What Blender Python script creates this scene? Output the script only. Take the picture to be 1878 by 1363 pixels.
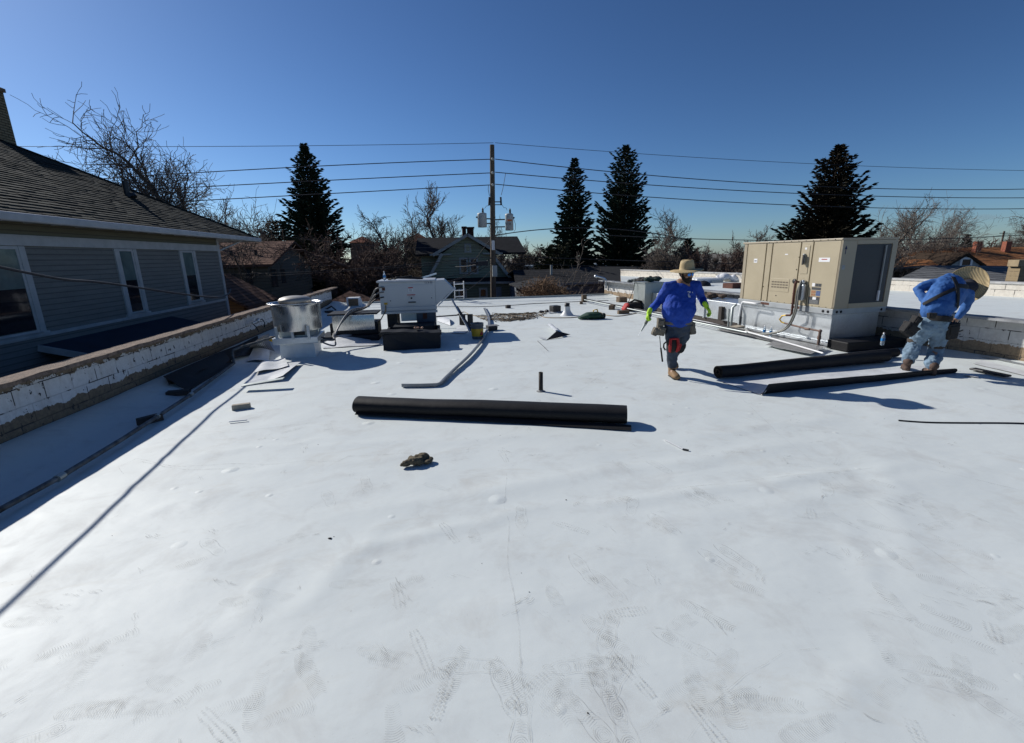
import bpy, bmesh, math, random
from mathutils import Vector, Matrix, Quaternion
from mathutils import noise as mnoise
R = math.radians
# ------------------------------------------------------------------ scene, camera, light
for o in list(bpy.data.objects): bpy.data.objects.remove(o)
S = bpy.context.scene
COL = S.collection
EYE = 1.9                                     # eye height over the roof (roof surface is z = 0)
F, CX, CY = 845., 939., 681.5                 # focal length and centre of the photograph in its pixels
MROT = Matrix(((0.9891, 0.0556, -0.1361), (-0.1455, 0.2377, -0.9604), (-0.0210, 0.9698, 0.2432)))
CAM = Vector((0, 0, EYE))
cam_data = bpy.data.cameras.new('camera'); cam = bpy.data.objects.new('camera', cam_data); COL.objects.link(cam)
cam_data.sensor_width = 36; cam_data.lens = 36*F/1878.; cam_data.clip_end = 3000; cam_data.clip_start = .05
cam.matrix_world = Matrix.Translation(CAM) @ MROT.to_4x4()
S.camera = cam
SUNV = Vector((1.22, -1.10, -1.0)).normalized()          # direction the light travels
SUN_EL = math.asin(-SUNV.z)
W = bpy.data.worlds.new('World'); S.world = W; W.use_nodes = True
nt = W.node_tree; bg = nt.nodes['Background']
sky = nt.nodes.new('ShaderNodeTexSky'); sky.sky_type = 'NISHITA'; sky.sun_disc = False
sky.sun_elevation = SUN_EL; sky.sun_rotation = math.atan2(-SUNV.x, -SUNV.y)
sky.altitude = 1600; sky.air_density = 1.0; sky.dust_density = 1.0; sky.ozone_density = 6.0
tint = nt.nodes.new('ShaderNodeMix'); tint.data_type = 'RGBA'; tint.blend_type = 'MULTIPLY'; tint.inputs[0].default_value = 1; tint.inputs[7].default_value = (.94, 1.01, 1.03, 1)
gmm = nt.nodes.new('ShaderNodeGamma'); gmm.inputs[1].default_value = 1.2; nt.links.new(sky.outputs[0], gmm.inputs[0]); nt.links.new(gmm.outputs[0], tint.inputs[6]); nt.links.new(tint.outputs[2], bg.inputs[0]); bg.inputs[1].default_value = .057
sl = bpy.data.lights.new('sun', 'SUN'); sl.energy = 4.9; sl.angle = R(.5); sl.color = (1, .965, .91)
sun = bpy.data.objects.new('sun', sl); COL.objects.link(sun)
sun.rotation_euler = SUNV.to_track_quat('-Z', 'Y').to_euler()
S.view_settings.view_transform = 'Standard'; S.view_settings.look = 'None'
S.view_settings.exposure = -0.02; S.view_settings.gamma = 1; S.view_settings.use_curve_mapping = False
S.cycles.max_bounces = 6; S.cycles.transparent_max_bounces = 12

def ray(px, py): return MROT @ Vector((px-CX, -(py-CY), -F))
def P(px, py, z=None, y=None, x=None):
    d = ray(px, py)
    t = (z-EYE)/d.z if z is not None else (y/d.y if y is not None else x/d.x)
    return CAM + d*t
FH = Vector((.1403, .9901, 0)); RH = Vector((.9901, -.1403, 0)); UP = Vector((0, 0, 1))
def J(px, py, b):
    d = ray(px, py); return CAM + d*(b/d.dot(FH))
def V(*a): return Vector(a)

# ------------------------------------------------------------------ object helpers
ORG = {}
def tag(o, label=None, cat=None, group=None, kind=None):
    if label: o['label'] = label
    if cat: o['category'] = cat
    if group: o['group'] = group
    if kind: o['kind'] = kind
    return o
def empty(name, loc, label, cat, group=None):
    o = bpy.data.objects.new(name, None); COL.objects.link(o); o.location = loc; o.empty_display_size = .2
    ORG[o.name] = Vector(loc)
    return tag(o, label, cat, group)
class MB:
    def __init__(s): s.v = []; s.f = []; s.m = []; s.sm = []
    def add(s, vs, fs, mi=0, smooth=False):
        b = len(s.v); s.v += [tuple(v) for v in vs]
        for f in fs: s.f.append(tuple(b+i for i in f)); s.m.append(mi); s.sm.append(smooth)
        return s
    def box(s, c, size, rot=None, mi=0, taper=1.0):
        hx, hy, hz = [q/2 for q in size]; vs = []
        for dz in (-1, 1):
            k = taper if dz > 0 else 1
            for dx, dy in ((-1, -1), (1, -1), (1, 1), (-1, 1)): vs.append(V(dx*hx*k, dy*hy*k, dz*hz))
        if rot is not None:
            q = rot if isinstance(rot, Matrix) else Matrix.Rotation(rot, 3, 'Z')
            vs = [q @ v for v in vs]
        vs = [v+Vector(c) for v in vs]
        return s.add(vs, [(3, 2, 1, 0), (4, 5, 6, 7), (0, 1, 5, 4), (1, 2, 6, 5), (2, 3, 7, 6), (3, 0, 4, 7)], mi)
    def bb(s, x0, x1, y0, y1, z0, z1, mi=0):
        return s.box(((x0+x1)/2, (y0+y1)/2, (z0+z1)/2), (abs(x1-x0), abs(y1-y0), abs(z1-z0)), None, mi)
    def beam(s, a, b, w, h, up=UP, mi=0):
        a = Vector(a); b = Vector(b); d = (b-a); L = d.length; d.normalize()
        sd = d.cross(up)
        if sd.length < 1e-4: sd = d.cross(V(1, 0, 0))
        sd.normalize(); u = sd.cross(d)
        q = Matrix((sd, d, u)).transposed()
        return s.box((a+b)/2, (w, L, h), q, mi)
    def tube(s, pts, r, n=8, mi=0, cap=True, smooth=True):
        pts = [Vector(p) for p in pts]; k = len(pts)
        rs = list(r) if isinstance(r, (list, tuple)) else [r]*k
        t0 = (pts[1]-pts[0]).normalized(); a = t0.cross(UP)
        if a.length < 1e-3: a = t0.cross(V(1, 0, 0))
        a.normalize(); vs = []
        for i in range(k):
            t = (pts[min(i+1, k-1)]-pts[max(i-1, 0)]).normalized()
            a = a - t*a.dot(t); a.normalize(); b = t.cross(a)
            for j in range(n):
                th = 2*math.pi*j/n; vs.append(pts[i]+(a*math.cos(th)+b*math.sin(th))*rs[i])
        fs = [(i*n+j, i*n+(j+1) % n, (i+1)*n+(j+1) % n, (i+1)*n+j) for i in range(k-1) for j in range(n)]
        s.add(vs, fs, mi, smooth)
        if cap and n > 2:
            s.add(vs[:n], [tuple(range(n-1, -1, -1))], mi); s.add(vs[-n:], [tuple(range(n))], mi)
        return s
    def lathe(s, c, prof, n=32, mi=0, smooth=True, axis=None, sx=1, sy=1):
        c = Vector(c); q = Matrix.Identity(3) if axis is None else Vector(axis).to_track_quat('Z', 'Y').to_matrix()
        vs = []
        for r, z in prof:
            for j in range(n):
                th = 2*math.pi*j/n; vs.append(c+q @ V(r*math.cos(th)*sx, r*math.sin(th)*sy, z))
        fs = [(i*n+j, i*n+(j+1) % n, (i+1)*n+(j+1) % n, (i+1)*n+j) for i in range(len(prof)-1) for j in range(n)]
        return s.add(vs, fs, mi, smooth)
    def quad(s, a, b, c, d, mi=0): return s.add([a, b, c, d], [(0, 1, 2, 3)], mi)
    def poly(s, pts, d, mi=0):           # a flat polygon pushed along d: a prism
        pts = [Vector(p) for p in pts]; d = Vector(d); n = len(pts)
        fs = [tuple(range(n-1, -1, -1)), tuple(range(n, 2*n))]+[(i, (i+1) % n, n+(i+1) % n, n+i) for i in range(n)]
        return s.add(pts+[p+d for p in pts], fs, mi)
    def sheet(s, fn, nu, nv, th=.003, mt=0, mbm=1):   # parametric sheet with a top and an underside material
        g = [[Vector(fn(i/nu, j/nv)) for j in range(nv+1)] for i in range(nu+1)]
        def nrm(i, j):
            a = g[min(i+1, nu)][j]-g[max(i-1, 0)][j]; b = g[i][min(j+1, nv)]-g[i][max(j-1, 0)]
            n = a.cross(b); return n.normalized() if n.length > 1e-9 else UP
        top = [g[i][j] for i in range(nu+1) for j in range(nv+1)]
        bot = [g[i][j]-nrm(i, j)*th for i in range(nu+1) for j in range(nv+1)]
        m = nv+1
        fs = [(i*m+j, (i+1)*m+j, (i+1)*m+j+1, i*m+j+1) for i in range(nu) for j in range(nv)]
        s.add(top, fs, mt, True); s.add(bot, [f[::-1] for f in fs], mbm, True)
        rim = [i*m for i in range(nu+1)]+[nu*m+j for j in range(1, m)]+[i*m+nv for i in range(nu-1, -1, -1)]+[j for j in range(nv-1, 0, -1)]
        N = len(rim); s.add([top[i] for i in rim]+[bot[i] for i in rim], [(k, N+k, N+(k+1) % N, (k+1) % N) for k in range(N)], mbm)
        return s
    def limb(s, pts, rads, side=None, n=16):     # rounded tapered tube with elliptical sections, closed ends
        pts = [Vector(p) for p in pts]; rr = [(r, r) if not isinstance(r, tuple) else r for r in rads]
        P2 = []; R2 = []
        d0 = (pts[0]-pts[1]).normalized(); d1 = (pts[-1]-pts[-2]).normalized()
        for k in (80, 55, 28):
            c, q = math.cos(R(k)), math.sin(R(k)); P2.append(pts[0]+d0*min(rr[0])*q); R2.append((rr[0][0]*c, rr[0][1]*c))
        P2 += pts; R2 += rr
        for k in (28, 55, 80):
            c, q = math.cos(R(k)), math.sin(R(k)); P2.append(pts[-1]+d1*min(rr[-1])*q); R2.append((rr[-1][0]*c, rr[-1][1]*c))
        k = len(P2); vs = []; a = Vector(side) if side is not None else (pts[1]-pts[0]).cross(V(.31, .77, .2))
        for i in range(k):
            t = (P2[min(i+1, k-1)]-P2[max(i-1, 0)]).normalized()
            a = a-t*a.dot(t); a.normalize(); b = t.cross(a)
            for j in range(n):
                th = 2*math.pi*j/n; vs.append(P2[i]+a*math.cos(th)*R2[i][0]+b*math.sin(th)*R2[i][1])
        fs = [(i*n+j, i*n+(j+1) % n, (i+1)*n+(j+1) % n, (i+1)*n+j) for i in range(k-1) for j in range(n)]
        s.add(vs, fs, 0, True)
        s.add(vs[:n], [tuple(range(n-1, -1, -1))]); s.add(vs[-n:], [tuple(range(n))])
        return s
    def ball(s, c, r, sx=1, sy=1, sz=1, rot=None, n=16, mi=0):
        q = rot if rot is not None else Matrix.Identity(3); m = n//2; vs = []
        for i in range(m+1):
            ph = math.pi*(i+.02*(i == 0)-.02*(i == m))/m
            for j in range(n):
                th = 2*math.pi*j/n
                vs.append(Vector(c)+q @ V(r*sx*math.sin(ph)*math.cos(th), r*sy*math.sin(ph)*math.sin(th), r*sz*math.cos(ph)))
        fs = [(i*n+j, (i+1)*n+j, (i+1)*n+(j+1) % n, i*n+(j+1) % n) for i in range(m) for j in range(n)]
        s.add(vs, fs, mi, True)
        s.add(vs[:n], [tuple(range(n))], mi); s.add(vs[-n:], [tuple(range(n-1, -1, -1))], mi)
        return s
    def build(s, name, mats, parent=None, bevel=0, seg=2, remesh=0, smooth=0, org=None):
        if not isinstance(mats, (list, tuple)): mats = [mats]
        o0 = ORG.get(parent.name, V(0, 0, 0)) if parent else (Vector(org) if org is not None else V(0, 0, 0))
        me = bpy.data.meshes.new(name)
        me.from_pydata([(a-o0.x, b-o0.y, c-o0.z) for a, b, c in s.v], [], s.f)
        for m in mats: me.materials.append(m)
        me.polygons.foreach_set('material_index', s.m); me.polygons.foreach_set('use_smooth', s.sm)
        me.validate(); me.update()
        o = bpy.data.objects.new(name, me); COL.objects.link(o)
        if parent: o.parent = parent
        elif org is not None: o.location = o0
        ORG[o.name] = o0
        if bevel:
            b = o.modifiers.new('bevel', 'BEVEL'); b.width = bevel; b.segments = seg; b.limit_method = 'ANGLE'; b.angle_limit = R(40)
        if remesh:
            r = o.modifiers.new('remesh', 'REMESH'); r.mode = 'VOXEL'; r.voxel_size = remesh; r.use_smooth_shade = True
            if smooth: q = o.modifiers.new('smooth', 'SMOOTH'); q.factor = .5; q.iterations = smooth
            dg = bpy.context.evaluated_depsgraph_get(); dg.update()
            m2 = bpy.data.meshes.new_from_object(o.evaluated_get(dg)); o.modifiers.clear()
            o.data = m2; o.data.name = name
            m2.polygons.foreach_set('use_smooth', [True]*len(m2.polygons))
            if not len(m2.materials): m2.materials.append(mats[0])
        return o
def dup(root, loc, label=None, group=None, rz=0, sc=1.0):
    r = root.copy(); COL.objects.link(r); r.location = loc; r.rotation_euler = (0, 0, rz)
    r.scale = (sc, sc, sc) if not isinstance(sc, (tuple, list)) else sc
    if label: r['label'] = label
    if group: r['group'] = group
    for ch in root.children:
        c = ch.copy(); COL.objects.link(c); c.parent = r
        for g in ch.children: d = g.copy(); COL.objects.link(d); d.parent = c
    return r
def text(txt, name, m, parent, loc, xdir, ydir, size, depth=.002):
    cu = bpy.data.curves.new(name, 'FONT'); cu.body = txt; cu.size = size; cu.extrude = depth/2; cu.align_x = 'CENTER'; cu.align_y = 'CENTER'
    o = bpy.data.objects.new(name, cu); COL.objects.link(o)
    dg = bpy.context.evaluated_depsgraph_get(); dg.update()
    me = bpy.data.meshes.new_from_object(o.evaluated_get(dg)); bpy.data.objects.remove(o)
    xd = Vector(xdir).normalized(); zd = xd.cross(Vector(ydir)).normalized(); yd = zd.cross(xd)
    T = Matrix.Translation(Vector(loc)-ORG[parent.name]) @ Matrix((xd, yd, zd)).transposed().to_4x4()
    me.transform(T); me.materials.clear(); me.materials.append(m)
    q = bpy.data.objects.new(name, me); COL.objects.link(q); q.parent = parent; ORG[q.name] = ORG[parent.name]
    return q

# ------------------------------------------------------------------ materials
MATS = {}
class NT:
    def __init__(s, name):
        s.m = bpy.data.materials.new(name); s.m.use_nodes = True; s.t = s.m.node_tree
        s.b = s.t.nodes['Principled BSDF']; s.out = s.t.nodes['Material Output']
    def n(s, typ, **k):
        x = s.t.nodes.new('ShaderNode'+typ)
        for a, v in k.items(): setattr(x, a, v)
        return x
    def l(s, a, b): s.t.links.new(a, b)
    def obj(s, scale=None):
        tc = s.n('TexCoord')
        if scale is None: return tc.outputs['Object']
        mp = s.n('Mapping'); mp.inputs['Scale'].default_value = scale; s.l(tc.outputs['Object'], mp.inputs[0]); return mp.outputs[0]
    def noise(s, vec, sc, det=4, rough=.55, dist=0):
        x = s.n('TexNoise'); x.inputs['Scale'].default_value = sc; x.inputs['Detail'].default_value = det
        x.inputs['Roughness'].default_value = rough; x.inputs['Distortion'].default_value = dist
        s.l(vec, x.inputs['Vector']); return x.outputs['Fac']
    def ramp(s, fac, stops):
        x = s.n('ValToRGB'); e = x.color_ramp.elements
        while len(e) < len(stops): e.new(.5)
        for k, (p, c) in enumerate(stops):
            e[k].position = p; e[k].color = (c if isinstance(c, tuple) else (c, c, c))+(1,)
        s.l(fac, x.inputs[0]); return x.outputs[0]
    def math(s, op, a, b=None, c=None):
        x = s.n('Math', operation=op)
        for i, q in enumerate((a, b, c)):
            if q is None: continue
            if isinstance(q, (int, float)): x.inputs[i].default_value = q
            else: s.l(q, x.inputs[i])
        return x.outputs[0]
    def mix(s, f, a, b):
        x = s.n('Mix', data_type='RGBA')
        if isinstance(f, (int, float)): x.inputs[0].default_value = f
        else: s.l(f, x.inputs[0])
        for i, q in ((6, a), (7, b)):
            if isinstance(q, tuple): x.inputs[i].default_value = q+(1,)
            else: s.l(q, x.inputs[i])
        return x.outputs[2]
    def bump(s, h, strength=.3, dist=.02, prev=None):
        x = s.n('Bump'); x.inputs['Strength'].default_value = strength; x.inputs['Distance'].default_value = dist
        s.l(h, x.inputs['Height'])
        if prev is not None: s.l(prev, x.inputs['Normal'])
        return x.outputs[0]
    def fin(s, col, rough=.6, metal=0, nrm=None, spec=None):
        if isinstance(col, tuple): s.b.inputs['Base Color'].default_value = col+(1,)
        else: s.l(col, s.b.inputs['Base Color'])
        if isinstance(rough, (int, float)): s.b.inputs['Roughness'].default_value = rough
        else: s.l(rough, s.b.inputs['Roughness'])
        s.b.inputs['Metallic'].default_value = metal
        if spec is not None: s.b.inputs['Specular IOR Level'].default_value = spec
        if nrm is not None: s.l(nrm, s.b.inputs['Normal'])
        return s.m
def mat(name, col, rough=.6, metal=0, var=.25, sc=6, bump=.15, bsc=40, bd=.004, spec=None):
    if name in MATS: return MATS[name]
    if spec is None and ('roof' in name or 'wall' in name): spec = .08
    t = NT(name); o = t.obj(); n1 = t.noise(o, sc, 5, .6)
    c = t.mix(t.ramp(n1, [(.3, 0.), (.72, 1.)]), tuple(q*(1-var) for q in col), tuple(min(1, q*(1+var*.6)) for q in col))
    nb = t.bump(t.noise(o, bsc, 3), bump, bd) if bump else None
    r = t.math('MULTIPLY_ADD', n1, .25, rough-.12)
    MATS[name] = t.fin(c, r, metal, nb, spec); return MATS[name]
def siding(name, col, pitch=.11, var=.15, depth=.012, dirt=.3):
    t = NT(name); o = t.obj(); sx = t.n('SeparateXYZ'); t.l(o, sx.inputs[0])
    fr = t.math('FRACT', t.math('MULTIPLY', sx.outputs[2], 1/pitch))
    line = t.ramp(fr, [(0., 1.), (.12, .8), (.22, 0.)])
    n1 = t.noise(t.obj((.6, .6, 6)), 2.5, 5, .65)
    c = t.mix(t.ramp(n1, [(.35, 0.), (.7, 1.)]), tuple(q*(1-var) for q in col), tuple(min(1, q*(1+var)) for q in col))
    n2 = t.noise(o, 9, 6, .7)
    c = t.mix(t.math('MULTIPLY', t.ramp(n2, [(.56, 0.), (.66, 1.)]), dirt), c, tuple(q*.45 for q in col))
    c = t.mix(t.math('MULTIPLY', line, .7), c, tuple(q*.3 for q in col))
    h = t.math('SUBTRACT', 1., fr)
    return t.fin(c, .7, 0, t.bump(h, 1., depth))
def shingle(name, col, col2, w=.3, h=.14, axis='xz', var=.3):
    t = NT(name); o = t.obj(); sx = t.n('SeparateXYZ'); t.l(o, sx.inputs[0]); cx = t.n('CombineXYZ')
    a, b = {'xz': (0, 2), 'yz': (1, 2), 'xy': (0, 1)}[axis]
    t.l(sx.outputs[a], cx.inputs[0]); t.l(sx.outputs[b], cx.inputs[1])
    br = t.n('TexBrick'); br.inputs['Scale'].default_value = 1; br.inputs['Brick Width'].default_value = w; br.inputs['Row Height'].default_value = h
    br.inputs['Mortar Size'].default_value = .012; br.inputs['Color1'].default_value = col+(1,); br.inputs['Color2'].default_value = col2+(1,)
    br.inputs['Mortar'].default_value = tuple(q*.25 for q in col)+(1,); br.offset = .5
    t.l(cx.outputs[0], br.inputs[0])
    n = t.noise(o, 3, 6, .7); n3 = t.noise(o, 60, 3, .7)
    c = t.mix(t.ramp(n, [(.3, 0.), (.7, 1.)]), br.outputs['Color'], t.mix(.55, br.outputs['Color'], col2))
    c = t.mix(t.math('MULTIPLY', n3, var), c, tuple(q*.5 for q in col))
    fr = t.math('FRACT', t.math('MULTIPLY', sx.outputs[b], 1/h))
    hh = t.math('ADD', t.math('SUBTRACT', 1., fr), t.math('MULTIPLY', br.outputs['Fac'], -.6))
    return t.fin(c, .95, 0, t.bump(n3, .5, .006, t.bump(hh, 1., .03)), .05)
def cmu(name, paint, bare, z_lo, z_hi, bw=.41, bh=.205, amt=.5, off=0., axis=1):
    """painted concrete block: paint flaked away below z_lo and above z_hi and in patches"""
    t = NT(name); o = t.obj(); sx = t.n('SeparateXYZ'); t.l(o, sx.inputs[0]); cx = t.n('CombineXYZ')
    t.l(sx.outputs[axis], cx.inputs[0]); t.l(t.math('ADD', sx.outputs[2], off), cx.inputs[1])
    br = t.n('TexBrick'); br.inputs['Scale'].default_value = 1; br.inputs['Brick Width'].default_value = bw; br.inputs['Row Height'].default_value = bh
    br.inputs['Mortar Size'].default_value = .007; br.inputs['Mortar Smooth'].default_value = .3; br.offset = .5
    t.l(cx.outputs[0], br.inputs[0]); mort = br.outputs['Fac']
    nE = t.noise(o, 3.2, 6, .68, .4)
    dz = t.math('MULTIPLY_ADD', nE, .26, -.13)
    z2 = t.math('ADD', sx.outputs[2], dz)
    low = t.math('LESS_THAN', z2, z_lo); hi = t.math('GREATER_THAN', t.math('ADD', sx.outputs[2], t.math('MULTIPLY_ADD', t.noise(o, 6, 7, .75), .34, -.17)), z_hi)
    chip = t.math('GREATER_THAN', t.math('ADD', t.noise(t.obj((1, 1.6, 1)), 9, 5, .6), t.math('MULTIPLY', mort, .05)), .775-.125*amt)
    crack = t.math('MULTIPLY', t.math('GREATER_THAN', mort, .5), t.math('GREATER_THAN', t.noise(o, 4, 2), .53))
    bm = t.math('MAXIMUM', low, hi)
    pn = t.noise(o, 14, 6, .7)
    pc = t.mix(t.ramp(pn, [(.35, 0.), (.75, 1.)]), tuple(q*.8 for q in paint), paint)
    pc = t.mix(t.math('MULTIPLY', t.ramp(t.noise(t.obj((1, 1, .25)), 7, 5, .7), [(.5, 0.), (.75, 1.)]), .35), pc, (.33, .26, .19))
    pc = t.mix(t.math('MULTIPLY', mort, .35), pc, tuple(q*.45 for q in paint))
    bc = t.mix(t.ramp(t.noise(o, 22, 6, .75), [(.3, 0.), (.7, 1.)]), tuple(q*.6 for q in bare), tuple(min(1, q*1.3) for q in bare))
    bc = t.mix(t.math('MULTIPLY', mort, .6), bc, tuple(q*.4 for q in bare))
    c = t.mix(bm, pc, bc)
    c = t.mix(t.math('MAXIMUM', chip, crack), c, (.05, .043, .04))
    hh = t.math('SUBTRACT', t.math('SUBTRACT', 1., mort), t.math('MULTIPLY', bm, .5))
    return t.fin(c, .85, 0, t.bump(t.noise(o, 120, 3), .3, .003, t.bump(hh, .7, .008)))
def glass_dark(name, col=(.03, .04, .05)):
    t = NT(name); n = t.noise(t.obj(), 3, 3)
    return t.fin(t.mix(n, tuple(q*.5 for q in col), tuple(q*1.8 for q in col)), .06, 0, t.bump(n, .1, .01), .7)
def galvanised(name, col=(.6, .63, .65), rough=.38, sp=1.0):
    t = NT(name); o = t.obj(); v = t.n('TexVoronoi'); v.inputs['Scale'].default_value = 35*sp; t.l(o, v.inputs['Vector'])
    n = t.noise(o, 2.5, 5, .6); n2 = t.noise(t.obj((1, 1, .15)), 12, 4, .6)
    k = t.math('MULTIPLY_ADD', v.outputs['Color'], .18, .25); k = t.math('ADD', k, t.math('MULTIPLY', n, .35)); k = t.math('ADD', k, t.math('MULTIPLY', n2, .25))
    c = t.mix(k, tuple(q*.55 for q in col), tuple(min(1, q*1.25) for q in col))
    r = t.math('MULTIPLY_ADD', n, .3, rough-.15)
    return t.fin(c, r, .85, t.bump(t.noise(o, 1.6, 2), .25, .03))
def spun_metal():
    t = NT('spun_aluminium'); o = t.obj(); n2 = t.noise(t.obj((1, 1, .06)), 16, 4, .6); n = t.noise(t.obj((1, 1, .3)), 3, 3)
    c = t.mix(t.math('MULTIPLY_ADD', n2, .6, t.math('MULTIPLY', n, .4)), (.34, .34, .33), (.74, .74, .72))
    return t.fin(c, t.math('MULTIPLY_ADD', n2, .15, .2), .92, t.bump(n2, .08, .003))
def membrane_mat():
    t = NT('white_membrane'); o = t.obj()
    n1 = t.noise(o, .35, 4, .6); n2 = t.noise(o, 2.2, 6, .7, .5); n3 = t.noise(o, 14, 6, .75, .3)
    base = t.mix(n1, (.595, .64, .63), (.70, .74, .725))
    dm = t.math('MULTIPLY', t.ramp(n2, [(.50, 0.), (.74, 1.)]), .42)
    c = t.mix(dm, base, (.42, .41, .39))
    st = t.noise(t.obj((1., 3.5, 1)), 5, 7, .8, 1.2)
    c = t.mix(t.math('MULTIPLY', t.ramp(st, [(.62, 0.), (.70, 1.)]), .12), c, (.3, .3, .29))
    far = t.n('SeparateXYZ'); t.l(o, far.inputs[0])
    sp = t.math('MULTIPLY', t.ramp(t.noise(o, 45, 3, .6), [(.70, 0.), (.76, 1.)]), .35)
    c = t.mix(sp, c, (.25, .24, .22))
    # yellowish worn patches
    c = t.mix(t.math('MULTIPLY', t.ramp(t.noise(t.obj((1, 2, 1)), 1.1, 6, .75, .8), [(.56, 0.), (.72, 1.)]), .32), c, (.5, .47, .40))
    # fastener plates under the sheet: low round domes
    def domes(sc, lo, hi, off):
        v = t.n('TexVoronoi'); v.inputs['Scale'].default_value = sc; v.inputs['Randomness'].default_value = .75
        mp = t.n('Mapping'); mp.inputs['Location'].default_value = (off, off*.7, 0); mp.inputs['Scale'].default_value = (1, 1, 0)
        t.l(o, mp.inputs[0]); t.l(mp.outputs[0], v.inputs['Vector'])
        return t.ramp(v.outputs['Distance'], [(lo, 1.), (hi, 0.)]), v
    d1, v1 = domes(1.7, .01, .13, 0)
    pick = t.math('GREATER_THAN', t.math('FRACT', t.math('MULTIPLY', v1.outputs['Color'], 7.3)), .35)
    d1 = t.math('MULTIPLY', d1, pick)
    d2, v2 = domes(3.7, .01, .12, 3.3); d2 = t.math('MULTIPLY', d2, t.math('GREATER_THAN', t.math('FRACT', t.math('MULTIPLY', v2.outputs['Color'], 5.1)), .72))
    d1 = t.math('ADD', d1, t.math('MULTIPLY', d2, .45))
    h = t.math('ADD', t.math('MULTIPLY', d1, .9), t.math('MULTIPLY', t.noise(o, 2.4, 3, .55), .55))
    b = t.bump(h, .8, .014)
    b = t.bump(t.noise(t.obj((.5, 1.1, 1)), 1.5, 3, .5, .6), .4, .02, b)
    b = t.bump(n3, .12, .003, b)
    return t.fin(c, t.math('MULTIPLY_ADD', n2, .25, .48), 0, b, .28)
def roll_black(name='black_membrane', col=(.012, .012, .013)):
    t = NT(name); o = t.obj(); n = t.noise(o, 4, 4, .6); n2 = t.noise(o, 90, 3, .7)
    c = t.mix(n, tuple(q*.7 for q in col), tuple(q*1.6 for q in col))
    c = t.mix(t.math('MULTIPLY', t.ramp(n2, [(.55, 0.), (.75, 1.)]), .4), c, (.10, .095, .09))
    return t.fin(c, t.math('MULTIPLY_ADD', n, .2, .5), 0, t.bump(n, .3, .02, t.bump(n2, .2, .001)), .22)
def dirtmat():
    t = NT('footprint_dirt'); o = t.obj(); n = t.noise(o, 22, 5, .75)
    tr = t.n('BsdfTransparent'); mx = t.n('MixShader'); di = t.n('BsdfDiffuse')
    di.inputs[0].default_value = (.27, .25, .22, 1)
    n9 = t.noise(o, 4, 3, .6); f = t.math('MULTIPLY', t.ramp(n, [(.38, .02), (.64, .44)]), t.ramp(n9, [(.36, .3), (.58, 1.)]))
    t.l(f, mx.inputs[0]); t.l(tr.outputs[0], mx.inputs[1]); t.l(di.outputs[0], mx.inputs[2]); t.l(mx.outputs[0], t.out.inputs[0])
    return t.m
M_MEM = membrane_mat(); M_BLK = roll_black(); M_DIRT = dirtmat()
M_SCRAP = mat('scrap_membrane_white', (.66, .68, .69), .45, 0, .15, 5, .3, 20, .004)
M_GREYSCRAP = mat('grey_membrane_back', (.2, .2, .2), .6, 0, .3, 5)
M_WHITE = mat('white_trim_paint', (.42, .43, .44), .55, 0, .18, 4, .2, 30)
M_GALV = galvanised('galvanised_steel'); M_GALVD = galvanised('dull_galvanised_steel', (.36, .39, .38), .5)
M_TAN = mat('tan_enamel', (.405, .345, .235), .45, 0, .07, 2, .1, 180, .001)
M_TAN2 = mat('pale_tan_enamel', (.35, .30, .215), .45, 0, .07, 2, .1, 180, .001)
M_BLACKP = mat('black_plastic', (.015, .015, .016), .5)
M_DARK = mat('dark_void', (.008, .008, .009), .9, 0, .2, 4, 0)
M_WOOD = mat('weathered_wood', (.16, .115, .075), .85, 0, .4, 12, .5, 60)
M_DWOOD = mat('dark_wood', (.05, .04, .035), .85, 0, .4, 12, .5, 60)
M_POLE = mat('pole_wood', (.115, .09, .066), .9, 0, .35, 3, .6, 30, .02)
M_WIRE = mat('dark_cable', (.02, .02, .025), .6, 0, .1, 3, 0)
M_GREYP = mat('grey_enamel', (.42, .45, .44), .5, 0, .12, 3)
M_RUST = mat('rusty_pipe', (.11, .04, .025), .8, 0, .5, 20, .6, 50)
M_BRASS = mat('yellow_brass', (.5, .33, .06), .4, .6)
M_LABEL = mat('white_label', (.75, .75, .75), .5, 0, .05)
M_LABELD = mat('dark_label', (.05, .055, .06), .6, 0, .6, 90, 0)
M_RED = mat('red_label', (.45, .03, .03), .5)
M_YEL = mat('yellow_label', (.65, .40, .02), .5)
M_BRICK = shingle('red_brick', (.2, .07, .045), (.28, .1, .06), .22, .075, 'xz')
M_TWIG = mat('bare_bark', (.12, .098, .08), .95, 0, .35, 1.2, 0)
M_TWIG2 = mat('pale_bark', (.18, .15, .125), .95, 0, .35, 1.2, 0)
M_TWIG3 = mat('reddish_bark', (.11, .07, .055), .95, 0, .35, 1.2, 0)
M_NEEDLE = mat('spruce_needles', (.04, .065, .04), .8, 0, .55, .8, 0, spec=.2)
M_NEEDLE2 = mat('brown_topped_needles', (.035, .03, .018), .8, 0, .5, .8, 0, spec=.2)
M_ROCK = mat('brown_paper', (.17, .13, .085), .8, 0, .4, 20, .6, 40, .01)
M_CORD = mat('tan_cord', (.3, .2, .09), .7, 0, .3, 10)
M_FABBLK = mat('black_webbing', (.016, .015, .015), .85, 0, .3, 30, .4, 200)

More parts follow.
